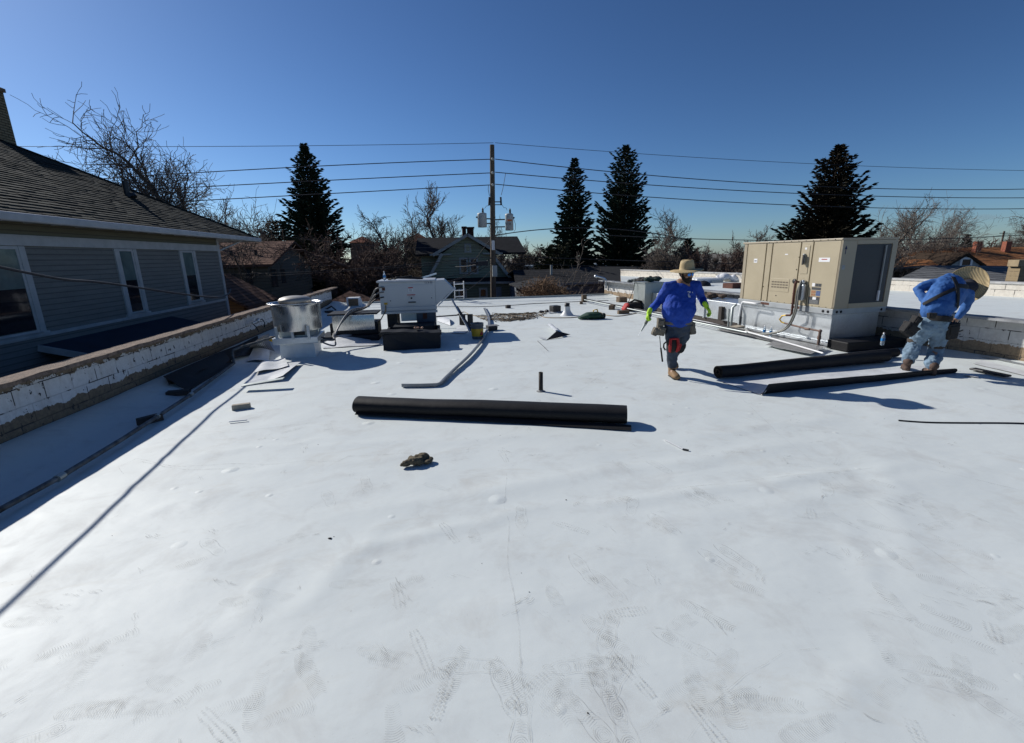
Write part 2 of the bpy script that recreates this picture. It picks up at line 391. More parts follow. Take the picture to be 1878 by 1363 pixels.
# ------------------------------------------------------------------ the setting
GZ = -4.4                                       # street level under the roof
def wall_x(y): return 9.36-(y-6.07)*.1325       # inner face of the right-hand parapet
YF = 20.3                                       # far edge of the roof
YN = -5.
gm = NT('ground_dry'); o_ = gm.obj(); g1 = gm.noise(o_, .06, 5, .6); g2 = gm.noise(o_, .8, 6, .7)
gc = gm.mix(gm.ramp(g1, [(.4, 0.), (.6, 1.)]), (.11, .095, .07), (.17, .15, .12)); gc = gm.mix(gm.math('MULTIPLY', g2, .5), gc, (.07, .07, .06))
gm.fin(gc, .95, 0, gm.bump(g2, .4, .1))
m = MB(); N = 24; L = 1200.
vs = [(-L+2*L*i/N, -L+2*L*j/N, GZ) for i in range(N+1) for j in range(N+1)]
m.add(vs, [(i*(N+1)+j, (i+1)*(N+1)+j, (i+1)*(N+1)+j+1, i*(N+1)+j+1) for i in range(N) for j in range(N)])
tag(m.build('ground', gm.m), kind='structure')
m = MB(); m.quad((-80, 21.8, GZ+.01), (80, 21.8, GZ+.01), (80, 26.5, GZ+.01), (-80, 26.5, GZ+.01))
tag(m.build('alley_road', mat('old_asphalt', (.055, .055, .055), .9, 0, .3, .7, .4, 30, .01)), kind='structure')

_w = [((250, 845), (640, 800), .012, .06), ((600, 1010), (1000, 930), .016, .05), ((960, 935), (1560, 868), .014, .05), ((420, 1160), (520, 1010), .012, .05), ((1200, 940), (1300, 1060), .010, .05), ((1540, 960), (1640, 1120), .010, .05), ((830, 1130), (1100, 1090), .008, .08), ((180, 960), (430, 900), .010, .05), ((1340, 890), (1700, 850), .010, .05), ((560, 860), (900, 820), .008, .06), ((1500, 1330), (1620, 1180), .010, .06)]
WRK = [(V(P(*a, z=0).x, P(*a, z=0).y, 0), V(P(*b, z=0).x, P(*b, z=0).y, 0), h, w) for a, b, h, w in _w]+[(V(*a), V(*b), h, w) for a, b, h, w in [((-2.6, 4.9, 0), (1.2, 4.55, 0), .010, .09), ((-1.4, 3.3, 0), (3.9, 3.95, 0), .012, .10), ((1.4, 2.7, 0), (5.2, 3.2, 0), .008, .08), ((3.0, 4.9, 0), (5.4, 2.6, 0), .008, .08), ((-1.0, 2.2, 0), (-.5, 3.2, 0), .012, .07), ((-3.4, 4.1, 0), (-1.2, 4.35, 0), .010, .08), ((4.2, 9.6, 0), (6.6, 8.9, 0), .03, .12), ((4.6, 9.0, 0), (6.9, 8.0, 0), .03, .12), ((-3.2, 7.6, 0), (4.2, 8.2, 0), .008, .1), ((-2.0, 9.1, 0), (5.2, 9.7, 0), .008, .1), ((0., 6.9, 0), (3.1, 7.1, 0), .008, .1), ((2.3, 4.2, 0), (4.6, 4.5, 0), .010, .1), ((-.3, 1.7, 0), (-1.8, 2.9, 0), .010, .1), ((2.6, 1.9, 0), (3.9, 3.4, 0), .010, .1)]]
def zroof(x, y):
    z = 0.
    if x < -3.9: t = min(1, (-3.9-x)/.7); z += .13*t*t*(3-2*t)
    xr = wall_x(y)-.5
    if x > xr: t = min(1, (x-xr)/.5); z += .05*t*t
    if y > 18.6: t = (y-18.6)/1.7; z += .10*t*t
    p = V(x*.8, y*.8, 0); z += .010*mnoise.noise(p)+.005*mnoise.noise(p*2.7)+.02*mnoise.noise(V(x*.18, y*.18, 3))
    for a, b, h, w in WRK:
        d = b-a; t = ((x-a.x)*d.x+(y-a.y)*d.y)/d.length_squared
        if 0 < t < 1:
            q = a+d*t; wob = .12*mnoise.noise(V(t*5, h*99, 1)); n = V(-d.y, d.x, 0).normalized()
            s = ((x-q.x)*n.x+(y-q.y)*n.y)+wob
            if abs(s) < w*3: z += .7*h*math.exp(-(s/w)**2)*math.sin(math.pi*t)**.5
    return z
m = MB(); xs = [-4.62+i*.065 for i in range(233)]
ys = [YN]; st = .06
while ys[-1] < YF: ys.append(ys[-1]+(.25 if ys[-1] < .6 else st)); st = .06 if ys[-1] < 6 else min(.16, st*1.02)
ys[-1] = YF; nY = len(ys); vs = []
for i, x in enumerate(xs):
    u = i/(len(xs)-1)
    for y in ys:
        xx = -4.62+u*(wall_x(y)+.02+4.62); vs.append((xx, y, zroof(xx, y)))
m.add(vs, [(i*nY+j, (i+1)*nY+j, (i+1)*nY+j+1, i*nY+j+1) for i in range(len(xs)-1) for j in range(nY-1)], 0, True)
roof = tag(m.build('roof_surface', M_MEM), kind='structure'); ORG[roof.name] = V(0, 0, 0)
m = MB(); m.poly([(-5., YN, -.06), (wall_x(YN)+.4, YN, -.06), (wall_x(YF)+.35, YF-.05, -.06), (-5., YF-.05, -.06)], (0, 0, GZ+.06))
tag(m.build('building_base', mat('brown_brick_wall', (.16, .1, .06), .9)), kind='structure')
# seams and cracks in the sheet
def ribbon(mb, pts, w, dz=.004, wob=.0, n=0, seed=0):
    pts = [Vector(p) for p in pts]; rnd = random.Random(seed); out = []
    for a, b in zip(pts, pts[1:]):
        k = max(1, int((b-a).length/.12))
        for i in range(k): out.append(a.lerp(b, i/k))
    out.append(pts[-1])
    L_, R_ = [], []
    for i, p in enumerate(out):
        t = (out[min(i+1, len(out)-1)]-out[max(i-1, 0)]); nn = V(-t.y, t.x, 0)
        if nn.length == 0: nn = V(1, 0, 0)
        nn.normalize(); off = nn*(rnd.random()-.5)*wob; ww = w*(.55+.6*rnd.random())
        a = p+off-nn*ww/2; b = p+off+nn*ww/2
        L_.append((a.x, a.y, zroof(a.x, a.y)+dz)); R_.append((b.x, b.y, zroof(b.x, b.y)+dz))
    k = len(out)
    mb.add(L_+R_, [(i, k+i, k+i+1, i+1) for i in range(k-1)])
def pz(px, py): p = P(px, py, z=0); return V(p.x, p.y, 0)
m = MB()
ribbon(m, [pz(*q) for q in [(930, 870), (925, 930), (933, 960), (931, 1050), (945, 1100), (950, 1160), (960, 1260), (972, 1363)]], .0042, .004, .012, seed=1)
ribbon(m, [pz(*q) for q in [(1500, 1190), (1440, 1200), (1365, 1240), (1310, 1290), (1260, 1363)]], .0025, .004, .012, seed=2)
ribbon(m, [pz(*q) for q in [(1330, 700), (1420, 790), (1560, 905), (1720, 1020), (1878, 1120)]], .003, .004, .01, seed=3)
ribbon(m, [pz(*q) for q in [(225, 868), (215, 855), (250, 840), (330, 856), (420, 850), (500, 852), (560, 846), (620, 848), (640, 838), (760, 832)]], .007, .004, .02, seed=4)
ribbon(m, [pz(*q) for q in [(260, 846), (340, 862), (440, 858), (470, 850)]], .007, .004, .02, seed=5)
for k, (a, b) in enumerate([((470, 662), (1180, 640)), ((620, 657), (905, 645)), ((800, 690), (1240, 668)), ((1170, 640), (1060, 720)), ((990, 640), (1010, 660)), ((1000, 720), (1180, 712)), ((1230, 900), (1600, 860)), ((300, 805), (620, 770)), ((1700, 860), (1878, 900))]):
    ribbon(m, [pz(*a), pz(*b)], .006, .004, .02, seed=10+k)
# shoe prints
rp = random.Random(77)
def sole(mb, c, ang, kind, sc=1., flip=1):
    ca, sa = math.cos(ang), math.sin(ang)
    def T(u, v):
        u *= flip*sc; v *= sc; x = c.x+u*ca-v*sa; y = c.y+u*sa+v*ca; return (x, y, zroof(x, y)+.0045)
    def wid(v):                                   # half width of the sole at v (0 heel .. .30 toe)
        t = v/.30; return max(0., .047*math.sin(math.pi*min(1, max(0, t*.97+.015)))**.33*(1-.28*math.exp(-((t-.38)/.16)**2)))
    def strip(pts, w):
        L_, R_ = [], []
        for i, p in enumerate(pts):
            a = pts[max(i-1, 0)]; b = pts[min(i+1, len(pts)-1)]; dx, dy = b[0]-a[0], b[1]-a[1]; q = math.hypot(dx, dy) or 1
            L_.append(T(p[0]-dy/q*w/2, p[1]+dx/q*w/2)); R_.append(T(p[0]+dy/q*w/2, p[1]-dx/q*w/2))
        k = len(pts); mb.add(L_+R_, [(i, k+i, k+i+1, i+1) for i in range(k-1)])
    v0, v1 = rp.choice([(0, .3), (0, .3), (.0, .3), (.12, .3), (0, .2)])
    if kind == 0:                                 # wavy ribs
        v = v0+.01
        while v < v1:
            w = wid(v)*.95; strip([(w*(s/4), v+.012*(1-(s/4)**2)) for s in range(-4, 5)], .0024); v += .0105
    elif kind == 1:                               # outline, rings at ball and heel
        out = [(wid(v)*1., v) for v in [.3*i/18 for i in range(19)]]; strip(out, .0035); strip([(-a, b) for a, b in out], .0035)
        for cy, rr in ((.215, .04), (.06, .03)):
            r_ = .007
            while r_ < rr: strip([(r_*math.cos(q*math.pi/8), cy+r_*math.sin(q*math.pi/8)*1.2) for q in range(17)], .0028); r_ += .0085
        for k in range(5): strip([(-.02, .11+k*.012), (.02, .115+k*.012)], .003)
    elif kind == 2:                               # lugs
        v = v0+.02
        while v < v1-.01:
            for s in (-1, 0, 1):
                w = wid(v)*.62; u = s*w; r_ = .007+.003*rp.random(); a0 = rp.random()*6
                pts = [T(u+r_*math.cos(a0+q*2.09), v+r_*math.sin(a0+q*2.09)) for q in range(3)]
                mb.add(pts, [(0, 1, 2)])
            v += .019
    else:                                         # smudge of scuffs
        for k in range(9):
            a = rp.random()*.06-.03; b = rp.random()*.2
            strip([(a, b), (a+.01, b+.03), (a+.005, b+.04+.03*rp.random())], .004)
spots = [(1090, 1075, .2, 1), (1125, 1125, 2.6, 1), (1145, 1105, .4, 1), (1040, 1150, .1, 0), (760, 1215, 1.2, 0), (840, 1230, 1.8, 0), (960, 1280, 2.9, 1), (945, 1320, .2, 1), (1060, 1300, .9, 0), (1110, 1290, -.7, 1), (1150, 1200, .5, 0), (1190, 1215, 1.5, 0), (1290, 1240, 2., 0), (1310, 1210, .8, 1), (1200, 1290, .3, 2), (1140, 1335, .1, 1), (795, 1330, -.3, 2), (1360, 1060, .4, 1), (1385, 1050, .3, 1), (1245, 985, .3, 1), (1155, 950, -.5, 1), (1235, 985, .5, 0), (1300, 1120, 1.9, 0), (1350, 1160, .6, 0), (540, 1100, 1.2, 0), (500, 1105, 1.4, 0), (440, 1080, 1.0, 3), (380, 1140, -1, 0), (275, 1060, -1.1, 0), (470, 1010, -1.1, 0), (300, 1300, 1.3, 0), (350, 1290, 1.7, 0), (560, 1240, .2, 0), (590, 1280, .6, 0), (480, 1330, -1.3, 0), (60, 1210, -1.2, 0), (100, 1215, -1.3, 0), (250, 1330, -1, 0), (700, 1070, 1.5, 0), (780, 1060, 1.9, 0), (750, 1110, .4, 3), (740, 1150, .2, 2), (840, 1000, .4, 2), (880, 1020, .1, 0), (1480, 1300, 1.3, 0), (1540, 1320, 1.7, 0), (1620, 1330, .7, 3), (1450, 1110, .8, 0), (1330, 1170, .2, 3), (1700, 1150, .9, 3), (1560, 1030, .6, 3), (1600, 980, .3, 3), (1690, 940, .5, 3), (1500, 860, .9, 3), (1540, 900, .6, 0), (1160, 870, .2, 1), (1230, 870, .3, 1), (930, 850, .1, 2), (1320, 930, .2, 0), (1800, 1080, 1.1, 0), (1780, 1120, .9, 3), (1830, 1200, .8, 0), (1820, 960, .4, 3), (230, 1180, .3, 3), (190, 1090, 1.4, 3), (130, 1110, 1.3, 3)]
for px, py, a, k in spots: sole(m, pz(px, py), a, k, 1.0, rp.choice((-1, 1)))
for k in range(60):
    y = 1.2+rp.random()**1.3*8.5; x = -3.2+rp.random()*(8.4)
    sole(m, V(x, y, 0), rp.random()*6.28, rp.choice((0, 0, 3, 3, 2, 1)), 1, rp.choice((-1, 1)))
for k in range(150):
    y = 1.2+rp.random()**1.2*7; x = -3.+rp.random()*8.5
    sole(m, V(x, y, 0), rp.random()*6.28, 3, .45+.5*rp.random(), 1)
for px0, py0, n_p in ((1050, 1270, 9), (1290, 1230, 6), (330, 1290, 7), (1700, 1250, 7), (820, 1220, 4), (1500, 880, 6), (1650, 960, 7), (90, 1210, 4), (1760, 1120, 6), (700, 900, 4)):
    for k in range(n_p): sole(m, pz(px0+rp.gauss(0, 75), py0+rp.gauss(0, 30)), rp.random()*6.28, rp.choice((0, 0, 1, 0, 2)), 1, rp.choice((-1, 1)))
o = m.build('dirt_marks', M_DIRT, roof)
# tiny gravel bits on the sheet
m = MB(); rg = random.Random(5)
for k in range(60):
    x = -3.6+rg.random()*11; y = 1.2+rg.random()**1.4*15; s = rg.choice((.003, .003, .004, .005, .007))
    m.box((x, y, zroof(x, y)+s*.4), (s, s*1.4, s), rg.random()*3, 0, .6)
tag(m.build('roof_grit', M_DARK), 'tiny dark grit scattered over the white membrane', 'grit', kind='stuff')
# far edge trim of the roof
m = MB(); m.bb(-5., wall_x(YF), YF-.02, YF+.1, -.12, .15)
t_ = empty('roof_edge_trim', (0, YF, 0), 'low grey metal edge along the far side of the white roof', 'edge trim')
m.build('metal_edge', M_GALVD, t_)
m = MB(); m.bb(-5., wall_x(YF)+.1, YF+.1, YF+.16, -.5, .0); m.build('fascia', mat('fascia_brown', (.05, .045, .04), .7), t_)

# ------------------------------------------------------------------ parapets
def parapet(name, A, B, th, h, z0, mats, label, cat, ax, coping=.03, capw=.04, capmat=None, nwob=60):
    A = Vector(A); B = Vector(B); d = (B-A).normalized(); n = V(d.y, -d.x, 0)*th
    root = empty(name, (A.x, A.y, 0), label, cat)
    m = MB(); pts = [A, B, B+n, A+n]
    m.poly([V(p.x, p.y, z0) for p in pts], (0, 0, h-z0)); m.build('block_wall', mats, root)
    m = MB(); rc = random.Random(3); L_ = (B-A).length; nn = n.normalized(); k = nwob
    def fn(u, v):
        p = A+(B-A)*u+nn*(-capw+(th+2*capw)*v); w = mnoise.noise(V(u*L_*3, v*4, 7))*.012
        return (p.x+mnoise.noise(V(u*L_*6, 1, v))*.01, p.y, h+coping+w)
    m.sheet(fn, k*4, 6, coping+.012, 0, 0)
    m.build('coping', capmat, root); return root
M_COPE = mat('crumbly_brown_coping', (.23, .165, .125), .9, 0, .6, 14, 1., 60, .02)
M_CMUL = cmu('flaking_white_block_left', (.76, .76, .76), (.2, .15, .1), .31, .63, amt=1.05, off=.0)
lw = parapet('parapet_wall', (-4.58, YN, 0), (-4.72, 20.6, 0), -.32, .705, -.3, M_CMUL, 'low white block parapet with flaking paint below the grey house', 'parapet wall', 1, .035, .03, M_COPE, 70)
M_CMUR = cmu('flaking_white_block_right', (.68, .67, .64), (.3, .22, .14), .27, .74, amt=.8, off=.1)
A = V(wall_x(20.9), 20.9, 0); B = V(wall_x(-1.), -1., 0)
rw = parapet('parapet_wall', A, B, -.34, .66, -.3, M_CMUR, 'low white block parapet running behind the large tan unit', 'parapet wall', 1, .03, .03, mat('grey_membrane_cap', (.25, .26, .27), .6, 0, .3, 5), 60)
# flash strip at the foot of the right parapet
t_ = empty('metal_flashing', B, 'bright metal flashing strip lying at the foot of the parapet beyond the bending man', 'flashing')
m = MB(); a = P(1800, 655, z=.03); b = P(1990, 690, z=.03)
m.sheet(lambda u, v: a.lerp(b, u)+V(.04*v, .07*v, .02*v*v+.01*math.sin(u*9)), 12, 3, .003, 0, 0); m.build('strip', M_GALV, t_)

# ------------------------------------------------------------------ buildings
def pane_window(root, c, w, h, nx, ny, m_frame, fr=.05, glass=None, rail=True, curtain=False, dpt=.06, name='window'):
    """window in a wall whose outward normal is (nx,ny); c = centre on the wall face"""
    c = Vector(c); n = V(nx, ny, 0).normalized(); s = V(-n.y, n.x, 0)
    m = MB()
    def bar(u0, u1, z0, z1, d0, d1):
        ct = c+s*((u0+u1)/2)+V(0, 0, (z0+z1)/2)+n*((d0+d1)/2)
        m.box(ct, (abs(u1-u0), abs(d1-d0), abs(z1-z0)), Matrix((s, n, UP)).transposed())
    W2, H2 = w/2, h/2
    bar(-W2, -W2+fr, -H2, H2, -.02, dpt); bar(W2-fr, W2, -H2, H2, -.02, dpt)
    bar(-W2+fr, W2-fr, H2-fr, H2, -.02, dpt-.002); bar(-W2-.03, W2+.03, -H2-.04, -H2, -.02, dpt+.03)
    if rail: bar(-W2+fr, W2-fr, -.025, .02, -.02, dpt-.02)
    bar(-W2+fr, W2-fr, -H2, -H2+fr*.7, -.02, dpt-.003)
    f = m.build(name, m_frame, root)
    m = MB(); m.box(c+n*.006, (w-2*fr, .01, h-2*fr), Matrix((s, n, UP)).transposed()); m.build('pane', glass, f)
    return f
M_GLASS = glass_dark('dark_window_glass', (.035, .05, .06)); M_GLASS2 = glass_dark('darker_window_glass', (.012, .014, .02))
HX = -7.6; HYC = 17.69
M_HSID = siding('grey_lap_siding', (.165, .165, .155), .105, .12, .012, .3)
M_HSID2 = siding('olive_upper_siding', (.13, .122, .08), .105, .12, .010, .2)
M_HROOF = shingle('dark_green_shingles', (.028, .034, .033), (.048, .056, .053), .32, .085, 'yz', .6)
hs = empty('neighbour_house', (HX, HYC, GZ), 'grey clapboard house with white trim and dark shingle roof at left', 'house')
m = MB(); m.bb(HX-11, HX, -4, HYC, GZ, 2.28); m.build('wall', M_HSID, hs)
m = MB(); m.bb(HX-11.0, HX+.002, -4, HYC+.002, 2.26, 2.98); m.build('upper_wall', M_HSID2, hs)
m = MB(); m.bb(HX, HX+.035, -4, HYC+.03, 2.27, 2.44); m.bb(HX, HX+.06, -4, HYC+.05, 2.44, 2.46); m.build('frieze_board', M_WHITE, hs)
m = MB(); m.bb(HX, HX+.03, -4, HYC-.12, .60, .665); m.build('belt_board', M_WHITE, hs)
m = MB(); m.bb(HX-.12, HX+.03, HYC-.12, HYC+.03, GZ, 2.265); m.build('corner_board', M_WHITE, hs)
m = MB(); m.bb(HX-.1, HX+.028, HYC-.1, HYC+.028, 2.46, 2.95); m.build('upper_corner_board', M_WHITE, hs)
for (y0, y1, z0, z1) in ((8.72, 9.96, .70, 2.26), (12.36, 13.17, .72, 2.26), (15.13, 16.04, .75, 2.26)):
    c = V(HX, (y0+y1)/2, (z0+z1)/2); m = MB(); w = y1-y0; tr = .13
    # outer casing
    m.bb(HX, HX+.032, y0, y0+tr, z0, z1); m.bb(HX, HX+.032, y1-tr, y1, z0, z1); m.bb(HX, HX+.05, y0-.05, y1+.05, z0-.07, z0)
    k = m.build('window_casing', M_WHITE, hs)
    pane_window(hs, (HX, c.y, c.z), w-2*tr, z1-z0, 1, 0, M_WHITE, .055, M_GLASS2, True, dpt=.02, name='window')
    m = MB(); m.bb(HX+.012, HX+.016, y0+tr+.06, y1-tr-.06, c.z+.03, z1-.06); m.build('curtain', glass_dark('pale_curtain_glass', (.10, .14, .14)), hs)
# roof: hip with its corner at the eave end
EX, EY, EZ = -7.12, 19.95, 2.80
SL = .535
eb = V(EX, -4, EZ); ec = V(EX, EY, EZ); top = V(EX-8, EY-8, EZ+8*SL); tb = V(EX-8, -4, EZ+8*SL); bx = V(EX-16, EY, EZ)
m = MB(); nc = 62; rs = random.Random(6)
for k in range(nc):                                # overlapping courses of shingles, broken into tabs
    d0, d1 = 8*k/nc, 8*(k+1)/nc; y_ = -4.; up1 = .020
    while y_ < EY-d1:
        w_ = rs.uniform(.22, .42); y2 = min(y_+w_, EY-d1-.0); t_ = up1+rs.uniform(-.006, .008)
        A_, B_ = V(EX-d0+rs.uniform(-.008, .008), y_, EZ+d0*SL), V(EX-d0, y2, EZ+d0*SL); C_, D_ = V(EX-d1, y2, EZ+d1*SL), V(EX-d1, y_, EZ+d1*SL)
        z1 = V(0, 0, t_); z2 = V(0, 0, .002); B_.x = A_.x
        m.add([A_+z1, B_+z1, C_+z2, D_+z2, A_, B_], [(0, 1, 2, 3), (4, 5, 1, 0)]); y_ = y2
m.add([eb, ec, top, tb], [(0, 1, 2, 3)]); m.add([ec, bx, top], [(0, 1, 2)])
m.add([tb, top, V(EX-16, EY, EZ), V(EX-16, -4, EZ)], [(0, 1, 2, 3)])
hr = m.build('roof', M_HROOF, hs)
m = MB(); m.sheet(lambda u, v: V(EX-8*(v), EY-8*v, EZ+8*SL*v)+V(.07, -.07, .02)*(1-2*u), 2, 60, .03, 0, 0); m.build('hip_cap', M_HROOF, hr)
m = MB(); m.bb(EX-.02, EX+.10, -4, EY+.1, EZ-.16, EZ-.01); m.bb(EX-16, EX+.10, EY+.101, EY+.2, EZ-.16, EZ-.01); m.build('gutter', M_WHITE, hs, bevel=.03)
m = MB(); m.bb(EX-.5, EX-.03, -4, EY-.1, EZ-.03, EZ-.015); m.bb(EX-14, EX-.51, HYC+.03, EY+.05, EZ-.035, EZ-.02); m.build('soffit', mat('soffit_grey', (.2, .2, .19), .8), hs)
for k in range(20):
    y = HYC-.15-k*.62; m = MB(); m.bb(HX+.03, EX+.0, y-.03, y+.03, EZ-.13, EZ-.05); m.build('rafter_tail', M_WHITE, hs)
for k in range(3): m = MB(); m.bb(HX-k*.7-.1, HX-k*.7-.05, HYC+.05, EY, EZ-.15, EZ-.06); m.build('rafter_tail', M_WHITE, hs)
m = MB(); m.beam((HX+.02, HYC+.05, 2.3), (HX+.25, HYC+1.2, 2.62), .05, .05); m.build('eave_brace', M_WHITE, hs)
# plumbing vent on the roof
def onroof(px, py):
    d = ray(px, py); nrm = V(SL, 0, 1); p0 = V(EX, 0, EZ); t = nrm.dot(p0-CAM)/nrm.dot(d); return CAM+d*t
vp = onroof(234, 360); m = MB(); m.tube([vp-V(0, 0, .1), vp+V(0, 0, .42)], .075, 12); m.tube([vp+V(.1, 0, -.06), vp+V(.05, 0, .02)], .16, 12)
m.build('roof_vent_pipe', M_BLACKP, hs)
ch = CAM+(onroof(24, 240)-CAM)*1.05; ch.z -= .1; m = MB(); m.bb(ch.x-.9, ch.x+.0, ch.y-1.2, ch.y, ch.z-.6, ch.z+1.25); 
cf = m.build('chimney', shingle('buff_brick', (.25, .19, .11), (.31, .24, .15), .24, .085, 'yz', .3), hs)
m = MB(); m.bb(ch.x-.96, ch.x+.05, ch.y-1.26, ch.y+.05, ch.z+1.25, ch.z+1.36); m.build('chimney_cap', M_COPE, cf)
# low lean-to roof of the house
m = MB(); zA = .46; sl_ = .22
m.poly([(HX, 9.72, zA), (HX+1.6, 9.72, zA-.42), (HX+1.6, 9.72, zA-.50), (HX, 9.72, zA-.08)], (0, 4.45, 0))
lt = m.build('lean_to_roof', mat('blue_grey_roll_roofing', (.035, .05, .075), .6, 0, .3, 2), hs)
m = MB(); m.beam((HX+.01, 9.70, zA-.05), (HX+1.62, 9.70, zA-.47), .03, .12); m.build('fascia_board', M_WHITE, lt)
m = MB(); m.bb(HX, HX+1.45, 9.9, 14.0, GZ, zA-.5); m.build('lean_to_wall', M_HSID, hs)

# brown roofed house behind it
def gable_roof(mb, x0, x1, y0, y1, ze, zr, over=.3, axis='x', th=.12):
    """axis = ridge direction"""
    if axis == 'x':
        ym = (y0+y1)/2; a = [(x0-over, y0-over, ze), (x1+over, y0-over, ze), (x1+over, ym, zr), (x0-over, ym, zr)]
        b = [(x0-over, ym, zr), (x1+over, ym, zr), (x1+over, y1+over, ze), (x0-over, y1+over, ze)]
    else:
        xm = (x0+x1)/2; a = [(x0-over, y1+over, ze), (x0-over, y0-over, ze), (xm, y0-over, zr), (xm, y1+over, zr)]
        b = [(xm, y1+over, zr), (xm, y0-over, zr), (x1+over, y0-over, ze), (x1+over, y1+over, ze)]
    mb.poly(a, (0, 0, -th)); mb.poly(b, (0, 0, -th))
def gable_wall(mb, x0, x1, y0, y1, z0, ze, zr, axis='x'):
    if axis == 'x':
        ym = (y0+y1)/2; mb.poly([(x0, y0, z0), (x0, y1, z0), (x0, y1, ze), (x0, ym, zr), (x0, y0, ze)], (x1-x0, 0, 0))
    else:
        xm = (x0+x1)/2; mb.poly([(x0, y0, z0), (x1, y0, z0), (x1, y0, ze), (xm, y0, zr), (x0, y0, ze)], (0, y1-y0, 0))
M_BSHG = shingle('brown_shingles', (.12, .065, .05), (.2, .12, .09), .35, .12, 'xz', .5)
bh = empty('brown_roof_house', (-11, 31, GZ), 'tan two storey house with a brown roof behind the grey house', 'house')
m = MB(); gable_wall(m, -17, -9.35, 27.2, 35.5, GZ, 1.75, 2.9); m.build('wall', siding('tan_siding', (.14, .12, .09), .18, .1), bh)
m = MB(); gable_roof(m, -17, -9.35, 27.2, 35.5, 1.75, 3.1, .35); m.build('roof', M_BSHG, bh)
for px, py, py2, w in ((455, 492, 519, 9), (501, 494, 525, 9), (518, 494, 518, 6)):
    a = P(px, py, y=27.2); b = P(px, py2, y=27.2); pane_window(bh, (a.x, 27.2, (a.z+b.z)/2), w*.034, a.z-b.z, 0, -1, M_DWOOD, .05, M_GLASS, dpt=.05)
for px, py in ((425, 462), (470, 461), (497, 474)):
    v = P(px, py+8, y=28.6); m = MB(); m.tube([v-V(0, 0, .3), v+V(0, 0, .3)], .09, 8); m.build('roof_vent', M_DWOOD, bh)
m = MB(); m.poly([(-12.5, 26.8, -.7), (-4.5, 26.8, -1.0), (-4.5, 24.0, -1.25), (-12.5, 24.0, -.9)], (0, 0, -.12)); m.build('porch_roof', M_BSHG, bh)
m = MB(); m.bb(-12.4, -5, 24.4, 27.0, GZ, -1.2); m.build('porch_wall', siding('orange_brown_siding', (.17, .085, .035), .16, .2), bh)
og = empty('wooden_shed', (-10.5, 22, GZ), 'orange brown wooden shed with a dark roof beside the grey house', 'shed')
m = MB(); gable_wall(m, -12.5, -8.6, 21.5, 25, GZ, .1, 1.2, 'y'); m.build('wall', siding('orange_shed_siding', (.22, .11, .045), .14, .2), og)
m = MB(); gable_roof(m, -12.5, -8.6, 21.5, 25, .05, 1.35, .25, 'y'); m.build('roof', M_BSHG, og)
# brown hip roof of the outbuilding just past the roof edge
hp = empty('outbuilding', (-4.2, 23.4, GZ), 'small outbuilding with brown hipped roof just beyond the left end of the roof', 'outbuilding')
ap = V(-4.65, 24.2, .38); m = MB(); c0 = [(-7.4, 21.7, -.95), (-1.6, 21.7, -.95), (-1.6, 26.5, -.95), (-7.4, 26.5, -.95)]
for i in range(4): m.add([c0[i], c0[(i+1) % 4], ap], [(0, 1, 2)])
m.build('roof', shingle('brown_diamond_tiles', (.09, .05, .04), (.15, .09, .07), .3, .16, 'xz', .5), hp)
m = MB(); m.bb(-7.1, -1.9, 22.0, 26.2, GZ, -.96); m.build('wall', siding('dark_brown_siding', (.07, .05, .035), .16, .2), hp)

# green gambrel house
Y0 = 34.
def q5(X, Y, y=Y0): return P(740+X/4.942, 380+Y/4.942, y=y)
gh = empty('gambrel_house', (2, Y0, GZ), 'sage green gambrel house with two brick chimneys behind the utility pole', 'house')
M_GRN = siding('sage_green_siding', (.24, .26, .18), .19, .1, .012, .15)
M_GTRIM = mat('weathered_white_trim', (.34, .35, .33), .7)
pk, bl, br, ll, lr = q5(578, 252), q5(305, 428), q5(830, 395), q5(232, 640), q5(950, 640)
br.z = bl.z = (bl.z+br.z)/2; lr.z = ll.z = (lr.z+ll.z)/2
bl2 = bl+V(.35, 0, -.05); br2 = br-V(.35, 0, .05)
m = MB(); m.poly([ll, lr, br2, pk, bl2], (0, 9, 0)); m.build('wall', M_GRN, gh)
m = MB(); d = V(0, 9.3, 0); up_ = V(0, 0, .12); fo = V(0, -.35, 0)
for a, b in ((bl-V(.3, 0, .15), pk), (pk, br+V(.3, 0, -.15)), (ll-V(.15, 0, .1), bl2), (br2, lr+V(.15, 0, -.1))):
    m.poly([a+fo, b+fo, b+fo+up_, a+fo+up_], d)
m.build('roof', mat('dark_slate_roof', (.018, .019, .022), .9, 0, .4, 3), gh)
m = MB()
for a, b in ((bl-V(.3, 0, .15), pk), (pk, br+V(.3, 0, -.15)), (ll-V(.1, 0, .1), bl2), (br2, lr+V(.1, 0, -.1))):
    m.beam(a+V(0, -.38, 0), b+V(0, -.38, 0), .06, .2)
for s, c in ((1, bl), (-1, br)): m.bb(c.x-.5, c.x+1.*s if s > 0 else c.x+.5, Y0-.36, Y0+.1, c.z-.16, c.z-.06) if s > 0 else m.bb(c.x-.9, c.x+.5, Y0-.36, Y0+.1, c.z-.16, c.z-.06)
m.build('rake_trim', M_GTRIM, gh)
# cross wing with its dark roof running left
wl = q5(150, 440); wr = q5(300, 440); m = MB(); m.bb(wl.x, bl.x+1.2, Y0+1.2, Y0+8, GZ, bl.z-.1); m.build('wing_wall', M_GRN, gh)
rz = q5(400, 272, Y0+4).z; m = MB(); gable_roof(m, wl.x-.1, lr.x+1.2, Y0+.9, Y0+8.3, bl.z-.05, rz, .25); m.build('wing_roof', mat('dark_slate_roof', (.018, .019, .022)), gh)
